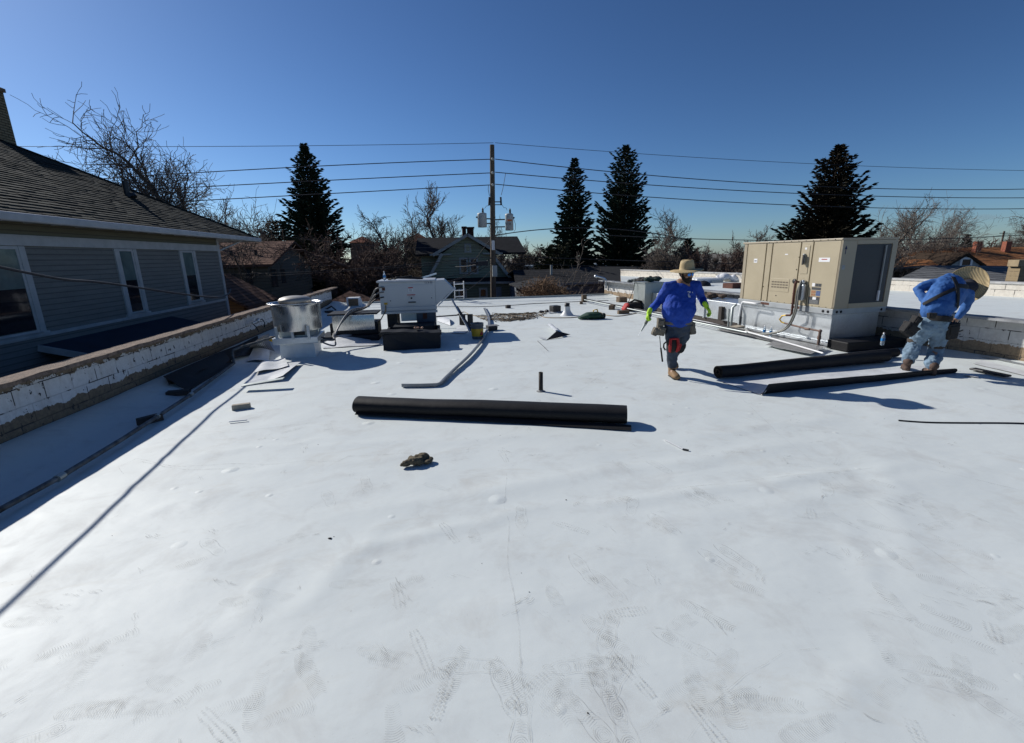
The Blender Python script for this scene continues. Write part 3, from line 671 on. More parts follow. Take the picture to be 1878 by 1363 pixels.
# lower storey
e0 = q5(235, 668).z; rr_ = q5(1095, 700)
m = MB(); m.bb(ll.x+.2, rr_.x, Y0-1.6, Y0+7, GZ, e0-.15); m.build('lower_wall', siding('sage_green_lower_siding', (.13, .15, .105), .19, .1, .012, .15), gh)
m = MB(); m.poly([(ll.x, Y0+.0, ll.z), (rr_.x-1.2, Y0, ll.z), (rr_.x+.3, Y0-1.9, e0-.1), (ll.x, Y0-1.9, e0)], (0, 0, -.12)); m.build('pent_roof', mat('dark_slate_roof', (.018, .019, .022)), gh)
m = MB(); m.beam((ll.x, Y0-1.93, e0-.1), (rr_.x+.3, Y0-1.93, e0-.2), .05, .14); m.build('eave_board', M_GTRIM, gh)
def winq(X0, X1, Ya, Yb, y, rail=True, g=M_GLASS2, name='window'):
    a = q5(X0, Ya, y); b = q5(X1, Yb, y); pane_window(gh, ((a.x+b.x)/2, y, (a.z+b.z)/2), b.x-a.x, a.z-b.z, 0, -1, M_GTRIM, .12, g, rail, dpt=.07, name=name)
winq(550, 615, 332, 408, Y0, False, M_GLASS); winq(502, 588, 458, 602, Y0); winq(592, 680, 458, 602, Y0)
winq(495, 576, 738, 822, Y0-1.6, False); winq(682, 762, 732, 818, Y0-1.6, False)
a = q5(808, 725, Y0-1.6); b = q5(890, 900, Y0-1.6); m = MB(); m.bb(a.x, b.x, Y0-1.66, Y0-1.6, b.z, a.z); dr = m.build('door', mat('blue_grey_door', (.16, .2, .25), .6), gh)
m = MB(); m.ball((b.x-.12, Y0-1.7, (a.z+b.z)/2), .05); m.build('handle', M_BRASS, dr)
for X0, X1, Yt in ((532, 568, 190), (577, 635, 195)):
    a = q5(X0, Yt, Y0+2.5); b = q5(X1, 262, Y0+2.5); m = MB(); m.bb(a.x, b.x, Y0+2.2, Y0+3., b.z-.3, a.z); m.bb(a.x-.05, b.x+.05, Y0+2.15, Y0+3.05, a.z, a.z+.1); m.build('chimney', shingle('dark_brick', (.07, .035, .028), (.1, .05, .04), .22, .08, 'xz'), gh)
# grey garage buildings to the right
gg = empty('grey_garage', (10, 32, GZ), 'wide blue grey garage with low dark roof right of the green house', 'garage')
a = q5(1500, 678, 28.5); b = q5(1812, 668, 28.5)
m = MB(); m.bb(a.x-3.2, b.x, 28.5, 35.5, GZ, a.z-.05); m.build('wall', siding('blue_grey_siding', (.10, .12, .15), .2, .1, .008, .05), gg)
m = MB(); z1 = q5(1400, 562, 32).z; m.poly([(a.x-3.4, 28.2, a.z-.05), (b.x+.15, 28.2, a.z-.05), (b.x+.15-.8, 32, z1), (a.x-3.0, 32, z1)], (0, 0, -.1)); m.poly([(a.x-3.0, 32, z1), (b.x+.15-.8, 32, z1), (b.x+.15, 36, a.z-.05), (a.x-3.4, 36, a.z-.05)], (0, 0, -.1))
m.build('roof', shingle('charcoal_shingles', (.025, .026, .028), (.038, .038, .041), .35, .12, 'xz', .4), gg)
m = MB(); m.beam((a.x-3.4, 28.17, a.z-.1), (b.x+.15, 28.17, a.z-.1), .04, .13); m.build('eave_board', mat('grey_trim', (.16, .17, .18), .7), gg)
v = q5(1340, 560, 30.5); m = MB(); m.tube([v-V(0, 0, .4), v+V(0, 0, .25)], .08, 8); m.build('roof_vent_pipe', M_GTRIM, gg)
sg = empty('small_garage', (6.5, 27, GZ), 'small grey garage with pale rake boards above the dry brush', 'garage')
a = q5(1055, 745, 25.); c = q5(1215, 665, 27); b = q5(1500, 742, 25.); ap_ = q5(1340, 685, 25.)
m = MB(); m.poly([(a.x+.4, 25, GZ), (b.x-.1, 25, GZ), (b.x-.1, 25, b.z), (ap_.x, 25, ap_.z-.05), (a.x+.4, 25, a.z)], (0, 4, 0)); m.build('wall', siding('dark_grey_siding', (.06, .062, .065), .2, .1), sg)
m = MB(); f_ = V(0, -.3, 0)
m.poly([V(a.x, 25, a.z)+f_, V(ap_.x, 25, ap_.z)+f_, V(ap_.x, 25, ap_.z+.08)+f_, V(a.x, 25, a.z+.08)+f_], (0, 4.5, 0)); m.poly([V(ap_.x, 25, ap_.z)+f_, V(b.x, 25, b.z)+f_, V(b.x, 25, b.z+.08)+f_, V(ap_.x, 25, ap_.z+.08)+f_], (0, 4.5, 0))
m.build('roof', mat('charcoal_roof', (.04, .042, .045), .9), sg)
m = MB(); m.beam(V(a.x, 24.68, a.z), V(ap_.x, 24.68, ap_.z), .04, .11); m.beam(V(ap_.x, 24.68, ap_.z), V(b.x, 24.68, b.z), .04, .11); m.build('rake_board', M_GTRIM, sg)
db = empty('dark_roof_building', (18, 40, GZ), 'dark hipped roof building between the tall spruces and the white block wall', 'building')
a = P(1105, 512, y=38); b = P(1215, 514, y=38); r1 = P(1100, 488, y=44); r2 = P(1170, 489, y=44)
m = MB(); m.poly([(a.x-3, 38, a.z-.5), (b.x, 38, b.z-.5), (r2.x, 44, r2.z), (r1.x-3, 44, r1.z)], (0, 0, -.1)); m.poly([(b.x, 38, b.z-.5), (b.x, 50, b.z-.5), (r2.x, 44, r2.z)], (0, 0, -.1)); m.build('roof', mat('charcoal_roof', (.04, .042, .045), .9), db)
m = MB(); m.bb(a.x-2.8, b.x-.3, 38.3, 49, GZ, a.z-.65); m.build('wall', mat('drab_wall', (.08, .08, .08), .8), db)
wbld = empty('white_low_building', (22, 70, GZ), 'long low pale building glimpsed under the two central spruces', 'building')
a = P(1094, 488, y=70); b = P(1142, 494, y=70); m = MB(); m.bb(a.x-14, b.x, 70, 78, GZ, a.z); m.build('wall', mat('pale_wall', (.55, .52, .47), .8), wbld)
m = MB(); m.bb(a.x-14.2, b.x+.3, 69.6, 78.4, a.z, a.z+.25); m.build('roof', M_GALVD, wbld)
# brick church towers far left of centre
ct = empty('brick_church', (-12, 90, GZ), 'brown brick church with small tiled towers among the bare trees', 'church')
m = MB()
for px0, px1, pt in ((645, 684, 446), (700, 735, 466), (742, 790, 444)):
    a = P(px0, pt, y=90); b = P(px1, pt, y=90); m.bb(a.x, b.x, 88, 92, GZ, a.z)
a = P(640, 475, y=92); b = P(800, 475, y=92); m.bb(a.x, b.x, 92, 104, GZ, a.z); m.build('wall', mat('dark_brick_wall', (.15, .1, .075), .9, 0, .3, .8), ct)
m = MB()
for px0, px1, pt, pk_ in ((645, 684, 446, 433), (700, 735, 466, 452), (742, 790, 444, 427)):
    a = P(px0, pt, y=90); b = P(px1, pt, y=90); k = P((px0+px1)/2, pk_, y=90)
    c0 = [(a.x-.3, 87.7, a.z), (b.x+.3, 87.7, a.z), (b.x+.3, 92.3, a.z), (a.x-.3, 92.3, a.z)]
    for i in range(4): m.add([c0[i], c0[(i+1) % 4], (k.x, 90, k.z)], [(0, 1, 2)])
m.build('roof', mat('red_roof_tile', (.25, .1, .06), .8), ct)

# neighbouring flat roof on the right, its far block wall, and houses behind
RZ = .52
def vert(px, pyb, pyt, z):        # ground point at pixel and the height of what rises over it
    B = P(px, pyb, z=z); T = J(px, pyt, B.dot(FH)); return B, T.z
B1, T1 = vert(1640, 533, 513, RZ); B2, T2 = vert(1878, 546, 523, RZ)
dd = (B1-B2).normalized(); Bf = B1+dd*16; Bn = B2-dd*14; zt = (T1+T2)/2
m = MB(); ra = V(wall_x(20)+.34, 20, RZ); rb = V(wall_x(-1)+.34, -1, RZ)
m.add([rb, V(Bn.x, Bn.y, RZ), V(Bf.x, Bf.y, RZ), ra, ], [(0, 1, 2, 3)])
tag(m.build('neighbour_roof_surface', M_MEM), kind='structure')
m = MB(); m.poly([rb-V(0, 0, .02), V(Bn.x, Bn.y, RZ-.02), V(Bf.x, Bf.y, RZ-.02), ra-V(0, 0, .02)], (0, 0, GZ-RZ)); tag(m.build('neighbour_building_base', mat('brown_brick_wall', (.16, .1, .06))), kind='structure')
nw = empty('block_wall', (B2.x, B2.y, RZ), 'sunlit cream painted block wall across the neighbouring white roof', 'block wall')
n_ = V(-dd.y, dd.x, 0); n_ = n_ if n_.x > 0 else -n_
m = MB(); m.poly([V(p.x, p.y, RZ-.1) for p in (Bn, Bf, Bf+n_*.3, Bn+n_*.3)], (0, 0, zt-RZ+.1)); m.build('blocks', cmu('cream_block', (.78, .72, .62), (.35, .22, .12), -.02, 1.5, amt=.2, off=.02), nw)
ca = P(1480, 512, y=22) if False else None
m = MB(); m.poly([V(p.x, p.y, zt) for p in (Bn-n_*.03, Bf-n_*.03, Bf+n_*.33, Bn+n_*.33)], (0, 0, .05)); m.build('coping', mat('pale_coping', (.5, .49, .47), .7), nw)
# conduit loop on that wall
cb = J(1803, 537, B2.dot(FH)-.8); ct_ = J(1810, 519, B2.dot(FH)-.4); m = MB()
m.tube([J(1778, 541, 15.2), J(1795, 541, 15.3), J(1800, 537, 15.4), J(1812, 524, 15.4), J(1815, 520, 15.5), J(1850, 518, 15.5), J(1885, 519, 15.5)], .022, 6)
tag(m.build('conduit', M_DWOOD), 'dark bent conduit against the sunlit cream block wall', 'conduit')
tc = empty('tan_block_chimney', (J(1868, 500, 20).x, J(1868, 500, 20).y, GZ), 'broad tan block chimney at the right edge above the block wall', 'chimney')
a = J(1864, 523, 20); b = J(1864, 489, 20); m = MB(); e_ = RH*1.6; m.poly([V(a.x, a.y, -2), V(a.x, a.y, -2)+e_, V(a.x, a.y, -2)+e_+FH*.5, V(a.x, a.y, -2)+FH*.5], (0, 0, b.z+2))
m.build('shaft', cmu('tan_block', (.33, .25, .14), (.33, .25, .14), -9, 9, .4, .2, .0, 0, 0), tc)
b = J(1867, 489, 20); k = J(1867, 477, 20); m = MB(); m.poly([V(b.x, b.y, b.z), b+RH*1.5, b+RH*1.5+FH*.45, b+FH*.45], (0, 0, k.z-b.z)); m.build('cap', mat('tan_cap', (.36, .28, .17), .9), tc)
gs = empty('grey_shingle_house', (24, 22, GZ), 'low house with weathered grey shingle roof behind the cream block wall', 'house')
def slab(mb, pts, th=.12): mb.poly(pts, (0, 0, -th))
a, b, c, d = J(1636, 517, 24), J(1890, 527, 24), J(1890, 488, 29), J(1699, 487, 29)
m = MB(); slab(m, [a, b, c, d]); e1 = J(1640, 517, 24)+FH*10; slab(m, [d, c, c+FH*5+V(0, 0, -1.5), a+FH*10]); m.build('roof', shingle('grey_weathered_shingles', (.13, .135, .14), (.24, .24, .24), .4, .09, 'xz', .6), gs)
m = MB(); w0 = [a+V(.3, .3, 0), b+V(0, .3, 0), b+V(0, 8, 0), a+V(.3, 8, 0)]; m.poly([V(p.x, p.y, GZ) for p in w0], (0, 0, min(a.z, b.z)-GZ-.15)); m.build('wall', mat('grey_house_wall', (.2, .2, .2), .8), gs)
oh = empty('orange_roof_house', (44, 40, GZ), 'house with orange brown hipped roof, small dormer and two brick chimneys', 'house')
a, b, c, d = J(1686, 490, 38), J(1900, 496, 38), J(1900, 453, 44), J(1742, 454, 44)
m = MB(); slab(m, [a, b, c, d]); slab(m, [a, d, a+FH*12]); slab(m, [d, c, b+FH*12, a+FH*12]); m.build('roof', shingle('orange_brown_shingles', (.26, .115, .05), (.36, .17, .08), .4, .1, 'xz', .4), oh)
m = MB(); m.poly([V(p.x, p.y, GZ) for p in (a+V(.5, .5, 0), b+V(0, .5, 0), b+FH*11, a+FH*11+V(.5, 0, 0))], (0, 0, a.z-GZ-.3)); m.build('wall', mat('pale_siding_wall', (.35, .36, .36), .8), oh)
a, b, k = J(1745, 487, 38), J(1796, 488, 38), J(1771, 469, 38)
m = MB(); m.poly([a+V(0, 0, -.3), b+V(0, 0, -.3), V(b.x, b.y, b.z+.1), k, V(a.x, a.y, a.z+.1)], FH*4); dm = m.build('dormer', siding('pale_dormer_siding', (.36, .4, .4), .15, .1), oh)
m = MB()
ln = a-RH*.4+V(0, 0, -.02); rn = b+RH*.4+V(0, 0, -.02); kk = k+V(0, 0, .12)
m.poly([ln, kk, kk+V(0, 0, .14), ln+V(0, 0, .14)], FH*4.5); m.poly([kk, rn, rn+V(0, 0, .14), kk+V(0, 0, .14)], FH*4.5)
for p in (ln, rn): m.beam(p-FH*.1, kk-FH*.1, .08, .2)
m.build('dormer_roof', mat('dark_dormer_roof', (.05, .035, .025), .9), dm)
wc = J(1771, 481, 38); pane_window(oh, wc-FH*.02, 1.0, .75, -FH.x, -FH.y, M_LABEL, .16, M_GLASS2, False, dpt=.06)
for px, w in ((1794, 8), (1848, 8)):
    a = J(px-w/2, 457, 42.5); k = J(px-w/2, 443, 42.5); m = MB(); m.poly([V(a.x, a.y, a.z-.6), V(a.x, a.y, a.z-.6)+RH*.5, V(a.x, a.y, a.z-.6)+RH*.5+FH*.4, V(a.x, a.y, a.z-.6)+FH*.4], (0, 0, k.z-a.z+.6)); m.build('chimney', mat('bright_brick', (.3, .1, .06), .9, 0, .3, 6), oh)

# ------------------------------------------------------------------ rooftop equipment
# --- exhaust fan
fc = V(-3.0, 9.95, 0)
fan = empty('exhaust_fan', fc, 'round spun aluminium exhaust fan with domed cap on a square curb', 'exhaust fan')
M_SPUN = spun_metal()
q45 = R(4)
m = MB(); m.box(fc+V(0, 0, .15), (.66, .66, .36), q45, 0, .97); m.build('curb', M_SCRAP, fan)
m = MB(); m.box(fc+V(0, 0, .36), (.84, .84, .13), q45); m.build('curb_cap', M_GALV, fan, bevel=.01)
m = MB(); m.box(fc+V(0, 0, .50), (.62, .62, .2), q45); m.build('base_housing', M_GALVD, fan)
for s in ((-.3, -.42), (.3, -.42), (.3, .36), (-.3, .36), (0, -.43)):
    m = MB(); m.box(fc+V(s[0], s[1], .52), (.05, .03, .26)); m.build('bracket', M_GALV, fan)
m = MB(); m.lathe(fc, [(.445, .54), (.452, .56), (.456, .80), (.46, 1.03), (.485, 1.06), (.52, 1.07), (.527, 1.08), (.52, 1.09), (.47, 1.085), (.45, 1.04), (.44, .8), (.435, .56)], 64); m.build('windband', M_SPUN, fan)
m = MB(); m.lathe(fc, [(.0001, 1.215), (.10, 1.212), (.20, 1.20), (.27, 1.175), (.305, 1.145), (.315, 1.11), (.30, 1.09), (.295, .9), (.3, .7)], 48); m.build('motor_dome', mat('dull_aluminium', (.36, .34, .31), .5, .5, .2, 3), fan)
m = MB(); m.box(fc+V(.1, -.315, .52), (.2, .02, .13)); m.build('nameplate', M_BLACKP, fan)
# --- make-up air unit on stand
ma = V(-.95, 12.0, 0)
mu = empty('air_handler', ma, 'silver box shaped air handler with angled intake hood on dark legs', 'air handler')
x0, x1, y0, y1, z0, z1 = -1.78, -.12, 11.75, 12.75, .52, 1.22
a = P(699, 572, y=y0); b = P(797, 516, y=y0); x0, z0 = a.x, a.z; x1, z1 = b.x, b.z
M_SILV = mat('silver_sheet_metal', (.5, .52, .54), .42, .3, .06, 1.5, .1, 60, .001)
m = MB(); m.bb(x0, x1, y0, y1, z0, z1); m.build('cabinet', M_SILV, mu, bevel=.006)
m = MB(); m.bb(x0-.05, x1+.02, y0-.04, y1+.05, z1, z1+.045); m.build('lid', M_SILV, mu, bevel=.01)
m = MB(); m.bb(x0+.2, x1-.03, y0-.012, y0, z0+.13, z1-.07); dr = m.build('access_panel', M_SILV, mu, bevel=.004)
cxp = (x0+.2+x1-.03)/2
m = MB(); m.bb(cxp-.08, cxp+.10, y0-.045, y0-.014, z0+.20, z0+.225); m.build('handle', M_BLACKP, dr)
m = MB(); m.tube([(cxp, y0-.03, z0+.31), (cxp, y0-.012, z0+.31)], .022, 12); m.tube([(x1-.1, y0-.03, z0+.30), (x1-.1, y0-.012, z0+.3)], .012, 8); m.tube([(x0+.25, y0-.03, z0+.26), (x0+.25, y0-.012, z0+.26)], .012, 8); m.build('latch', M_BLACKP, dr)
m = MB(); m.bb(cxp-.06, cxp+.05, y0-.0155, y0-.0125, z0+.46, z0+.55); m.bb(cxp-.1, cxp+.1, y0-.0155, y0-.0125, z0+.345, z0+.38); m.build('notice_label', M_LABEL, dr)
m = MB(); m.bb(cxp-.06, cxp+.05, y0-.019, y0-.0158, z0+.55, z0+.575); m.bb(cxp-.1, cxp+.1, y0-.019, y0-.0125, z0+.38, z0+.4); m.build('warning_stripe', M_RED, dr)
m = MB()
for k in range(3): m.bb(cxp-.045, cxp+.035, y0-.0175, y0-.0158, z0+.475+k*.024, z0+.482+k*.024)
for k in range(6): m.bb(cxp-.09+k*.032, cxp-.07+k*.032, y0-.0175, y0-.0158, z0+.35, z0+.358); m.bb(cxp-.09+k*.032, cxp-.065+k*.032, y0-.0175, y0-.0158, z0+.364, z0+.37)
m.build('small_print', M_LABELD, dr)
m = MB(); m.bb(x0+.07, x0+.14, y0-.01, y0+.0, z1-.19, z1-.11); m.build('switch_plate', M_RUST, mu)
m = MB(); m.bb(x0+.09, x0+.17, y0-.01, y0+.0, z0+.17, z0+.22); m.build('yellow_sticker', M_YEL, mu)
m = MB(); m.bb(x0+.01, x1+.02, y0-.03, y0-.001, z0+.02, z0+.10); m.bb(x0+.0, x1+.03, y0-.05, y0+.03, z0-.06, z0+.0); m.build('base_rail', M_SILV, mu, bevel=.004)
text('12 X 20', 'marking', mat('blue_marker', (.02, .03, .12)), mu, ((x0+x1)/2+.52, y0-.014, z1-.03), (1, 0, 0), (0, 0, 1), .06)
hx1 = P(832, 530, y=y0).x; zm = P(832, 530, y=y0).z; hx0 = P(815, 514, y=y0).x
m = MB(); m.poly([(x1+.002, y0+.02, z0+.10), (x1+.002, y0+.02, z1+.02), (hx0, y0+.02, z1+.03), (hx1, y0+.02, zm)], (0, y1-y0-.04, 0)); m.build('intake_hood', M_SILV, mu, bevel=.005)
m = MB(); m.beam((x1+.05, y0+.0, z0+.10), (hx1+.01, y0+.0, zm-.01), .012, .03); m.box((hx1+.03, y0+.3, zm-.02), (.05, .05, .08)); m.build('hood_trim', M_LABEL, mu)
m = MB(); m.bb(x0+.12, x0+.36, y0+.1, y0+.4, .02, z0-.06); m.build('leg', M_DWOOD, mu)
m = MB(); m.bb(x0+.12, x0+.36, y1-.4, y1-.1, .02, z0-.06); m.build('leg', M_DWOOD, mu)
m = MB(); m.bb(x1-.5, x1-.02, y0+.05, y0+.5, .02, z0-.06); m.build('duct_leg', mat('blue_black_steel', (.07, .09, .13), .35, .6), mu)
m = MB(); m.bb(x1-.34, x1-.24, y0+.03, y0+.05, z0-.22, z0-.08); m.build('junction_plate', M_RUST, mu)
m = MB(); m.bb(x0+.45, x0+.85, y0+.2, y0+.6, z0-.28, z0-.06); m.build('duct_collar', M_GALV, mu)
m = MB(); m.bb(x0+.86, x1-.52, y0+.25, y0+.7, z0-.26, z0-.10); m.build('louvre_box', M_BLACKP, mu)
m = MB(); m.tube([(x0+.13, y0-.05, z0+.16), (x0+.12, y0-.1, z0+.02), (x0-.02, y0-.2, z0-.2), (x0-.15, y0-.25, .1)], .014, 6); m.build('gas_flex', M_CORD, mu)
zt_ = z1+.045
b_ = empty('water_bottle', (x0+.14, y0+.1, zt_), 'clear water bottle standing on the silver air handler', 'bottle', 'clear plastic water bottles')
M_PET = NT('clear_plastic'); M_PET = M_PET.fin((.75, .85, .92), .12, 0, None, .6); M_PET.node_tree.nodes['Principled BSDF'].inputs['Transmission Weight'].default_value = .75
def bottle(root, c):
    m = MB(); m.lathe(c, [(.0001, .0), (.028, .0), (.031, .01), (.031, .06), (.029, .07), (.031, .08), (.031, .13), (.026, .16), (.012, .19), (.011, .205)], 20); m.build('body', M_PET, root)
    m = MB(); m.lathe(c, [(.0318, .078), (.0318, .125)], 20); m.build('label', mat('blue_bottle_label', (.03, .25, .6), .4), root)
    m = MB(); m.lathe(c, [(.0001, .225), (.0135, .224), (.0135, .2)], 14); m.build('cap', M_LABEL, root)
bottle(b_, b_.location)
def glove_lump(name, c, r, m_, label, cat, n=5, seed=1, sy=.7, sz=.45):
    rn = random.Random(seed); m = MB(); c = Vector(c)
    for k in range(n):
        q = c+V((rn.random()-.5)*r*2.2, (rn.random()-.5)*r*1.4, r*sz*.7+rn.random()*r*.3)
        m.ball(q, r*(.5+.3*rn.random()), 1, sy, sz, Matrix.Rotation(rn.random()*3, 3, 'Z') @ Matrix.Rotation((rn.random()-.5), 3, 'X'), 12)
    o = m.build(name, m_, None, remesh=max(.008, r*.09), smooth=2, org=c)
    tx = bpy.data.textures.new(name+'_tex', 'CLOUDS'); tx.noise_scale = r*.6; dm = o.modifiers.new('crumple', 'DISPLACE'); dm.texture = tx; dm.strength = r*.35; dm.mid_level = .5
    return tag(o, label, cat)
glove_lump('work_gloves', (x0+.32, y0+.15, zt_), .07, mat('olive_leather', (.09, .08, .05), .9, 0, .4, 20), 'pair of dark work gloves lying on the silver air handler', 'gloves', 4, 3)
m = MB(); m.beam((x0+.4, y0+.2, zt_+.06), (x0+1.05, y0+.35, zt_+.02), .07, .05); m.beam((x0+.3, y0+.3, zt_+.03), (x0+.8, y0+.3, zt_+.09), .05, .04)
tag(m.build('dark_strap', M_BLK, None, bevel=.01), 'dark folded strip of membrane lying on top of the air handler', 'strip')
m = MB(); m.beam((x1-.35, y0+.4, zt_+.02), (x1+.05, y0+.45, zt_+.13), .02, .04); tag(m.build('metal_bracket', M_GALV), 'thin bright metal bar propped on the air handler top', 'bar')
# --- black wrapped curb in front of the air handler
M_WRAP = roll_black('black_wrapped_membrane', (.012, .014, .018))
a = P(706, 643, z=0); b = P(806, 643, z=0)
cu = empty('black_curb', ((a.x+b.x)/2, a.y, 0), 'open black membrane wrapped curb in front of the silver air handler', 'roof curb')
h_ = .36; xa, xb, ya = a.x, b.x, a.y; yb = ya+1.15
m = MB()
def fl(u, v): x = xa-.02+(xb-xa+.04)*u; return (x, ya-.02-.06*(1-v)**2+.012*math.sin(u*13+v*4), .01+(h_-.08)*v)
m.sheet(fl, 24, 8, .006, 0, 0); m.build('front_flap', M_WRAP, cu)
for (p, q) in (((xa, ya), (xa, yb)), ((xb, ya), (xb, yb)), ((xa, yb), (xb, yb)), ((xa, ya), (xb, ya))):
    m = MB(); m.beam((p[0], p[1], h_/2-.01), (q[0], q[1], h_/2-.01), .05, h_-.03); m.build('side', M_WRAP, cu)
m = MB()
def tp(u, v): return (xa-.06+(xb-xa+.12)*u, ya-.03+.22*v, h_+.02+.02*math.sin(u*3+1)+.03*v-.03*u+.006*math.sin(u*21))
m.sheet(tp, 24, 4, .05, 0, 0); m.build('top_lip', M_WRAP, cu)
m = MB(); m.bb(xa+.1, xb-.1, yb-.2, yb+.5, .02, h_+.0); m.build('inner_box', M_WRAP, cu)
glove_lump('leather_gloves', (xb-.42, ya+.10, h_+.05), .07, mat('pinkish_leather', (.42, .25, .17), .8, 0, .3, 20), 'pair of tan leather work gloves dropped on the black curb', 'gloves', 5, 8)
# --- second low curb with shiny box
a = P(592, 629, z=0); b = P(692, 629, z=0)
c2 = empty('duct_curb', ((a.x+b.x)/2, a.y, 0), 'low black wrapped curb with shiny metal front between fan and air handler', 'roof curb')
m = MB(); m.bb(a.x-.1, b.x, a.y, a.y+.9, 0, .13); m.build('lower_tray', M_WRAP, c2, bevel=.02)
m = MB(); m.bb(a.x+.15, b.x-.03, a.y+.2, a.y+.8, .13, .42); m.build('body', M_WRAP, c2, bevel=.02)
a2 = P(612, 607, y=a.y+.19); b2 = P(686, 577, y=a.y+.19)
m = MB(); m.sheet(lambda u, v: (a2.x+(b2.x-a2.x)*u, a.y+.17-.02*math.sin(v*3.1), a2.z+(b2.z-a2.z)*v), 10, 6, .006, 0, 0); m.build('shiny_panel', M_SPUN, c2)
m = MB(); m.bb(a2.x-.1, b2.x+.08, a.y+.12, a.y+.85, b2.z+.01, b2.z+.05); m.build('lid', M_WRAP, c2, bevel=.01)
# white scrap sheets under them
def scrap(name, pts, label, mt=None, mb_=None, curl=.08, cat='membrane scrap', cp=None, th=.003, amp=.012, z=.012):
    """four corner pixels on the roof; curls up at the v=1 side"""
    A_, B_, C_, D_ = [pz(*p) for p in pts]
    def fn(u, v):
        q = A_.lerp(B_, u).lerp(D_.lerp(C_, u), v); h = z+zroof(q.x, q.y)+amp*abs(mnoise.noise(V(q.x*2, q.y*2, 5)))
        if cp: h += cp(u, v)
        else: h += curl*max(0, (v-.6)/.4)**2
        return (q.x, q.y, h)
    m = MB(); m.sheet(fn, 24, 14, th, 0, 1)
    return tag(m.build(name, [mt or M_SCRAP, mb_ or M_GREYSCRAP]), label, cat)
scrap('membrane_flap', [(592, 640), (700, 634), (672, 622), (590, 628)], 'curved white flap lying in front of the duct curb', cp=lambda u, v: .14*math.sin(math.pi*u)*v)
scrap('membrane_scrap', [(444, 708), (520, 697), (552, 668), (478, 672)], 'large white membrane offcut lifted off the roof in front of the fan', cp=lambda u, v: .07*max(0, u-.55)/.45*(1-v)+.035*v)
scrap('membrane_scrap', [(468, 690), (530, 678), (523, 662), (480, 670)], 'small ragged white offcut on top of the larger one before the fan', z=.06, cp=lambda u, v: .012*math.sin(u*7)+.01)
m = MB(); a = P(445, 707, z=.06); b = P(520, 694, z=.13); m.beam(a, b, .12, .012); tag(m.build('metal_strip', M_GALVD), 'short grey metal strip lying on the white offcut before the fan', 'metal strip')
scrap('membrane_scrap', [(452, 664), (493, 664), (497, 644), (466, 646)], 'rounded white flap left of the fan curb under the pipe', cp=lambda u, v: .05*v+.03*math.sin(u*3))
def flapc(u, v):
    a = P(460, 634, z=.30); b = P(494, 612, z=.30); c = P(505, 645, z=.05); d = P(463, 640, z=.03)
    q = a.lerp(b, u).lerp(d.lerp(c, u), v); return q+V(-.05*math.sin(v*3), 0, .04*math.sin(u*3.14))
m = MB(); m.sheet(flapc, 12, 10, .003, 0, 1); tag(m.build('membrane_flap', [M_SCRAP, M_GREYSCRAP]), 'peeled white flap standing up against the left side of the fan', 'membrane scrap')
m = MB(); a = P(498, 622, z=.35); m.lathe(a, [(.001, .02), (.05, .02), (.055, 0), (.055, -.02)], 14, axis=V(0, -1, .2)); tag(m.build('tape_roll', M_YEL), 'small yellow tape roll on the flap beside the fan', 'tape roll')
# long strip along left parapet, curled, with black underside
a0, a1, b0, b1 = P(303, 709, z=.05), P(412, 658, z=.05), P(350, 716, z=0), P(430, 669, z=0)
def curlf(u, v):
    q = a0.lerp(a1, u).lerp(b0.lerp(b1, u), v); return V(q.x, q.y, zroof(q.x, q.y)+.02+.10*(1-v)**2+.015*math.sin(v*6))
m = MB(); m.sheet(curlf, 20, 12, .004, 0, 1); tag(m.build('membrane_strip', [M_SCRAP, M_BLK]), 'long white membrane strip curled against the left parapet', 'membrane scrap')
fp_ = [P(302, 690, x=-4.52), P(475, 616, x=-4.52), P(480, 640, z=.04), P(310, 706, z=.10)]
m = MB(); m.sheet(lambda u, v: fp_[0].lerp(fp_[1], u).lerp(fp_[3].lerp(fp_[2], u), v)+V(.03*math.sin(u*11), 0, .03*math.sin(u*17+v*3)*v), 28, 8, .006, 0, 0)
tag(m.build('black_membrane_flap', M_BLK), 'black membrane flap peeled along the foot of the left parapet', 'membrane flap')
# --- condensate pipe along the left side
pp = empty('drain_pipe', P(200, 820, z=.03), 'thin peeling grey pipe running along the left parapet to the fan', 'pipe')
M_PIPEG = mat('peeling_grey_pipe', (.10, .11, .12), .6, .2, .9, 9, .4, 60)
pts = [P(px, py, z=.055) for px, py in ((-60, 972), (0, 935), (110, 875), (225, 805), (290, 763), (350, 724), (400, 688), (427, 668))]
m = MB(); m.tube(pts, .024, 10); m.build('run', M_PIPEG, pp)
e = pts[-1]; m = MB(); m.tube([e, e+V(0, .05, 0), e+V(0, .06, .2), e+V(.01, .08, .25), e+V(.06, .12, .27), fc+V(-.4, -.1, .42)], .024, 10); m.build('riser', M_PIPEG, pp)
m = MB(); 
for k in (2, 4, 5): d = (pts[k+1]-pts[k]).normalized(); m.tube([pts[k]-d*.04, pts[k]+d*.04], .033, 10)
m.build('coupling', M_GALVD, pp)
def block(name, px, py, L_, w, h, ang, m_, label, cat='wood block', z=.0, **k):
    p = P(px, py, z=z); root = V(p.x, p.y, zroof(p.x, p.y)+z); m = MB(); m.box(root+V(0, 0, h/2), (L_, w, h), ang, 0, .97)
    return tag(m.build(name, m_, None, bevel=.006, org=root), label, cat)
block('wood_block', 276, 774, .26, .09, .09, R(50), M_DWOOD, 'short dark timber block holding the pipe nearest the camera')
block('wood_block', 328, 724, .30, .12, .07, R(8), M_DWOOD, 'dark timber block under the end of the curled white strip')
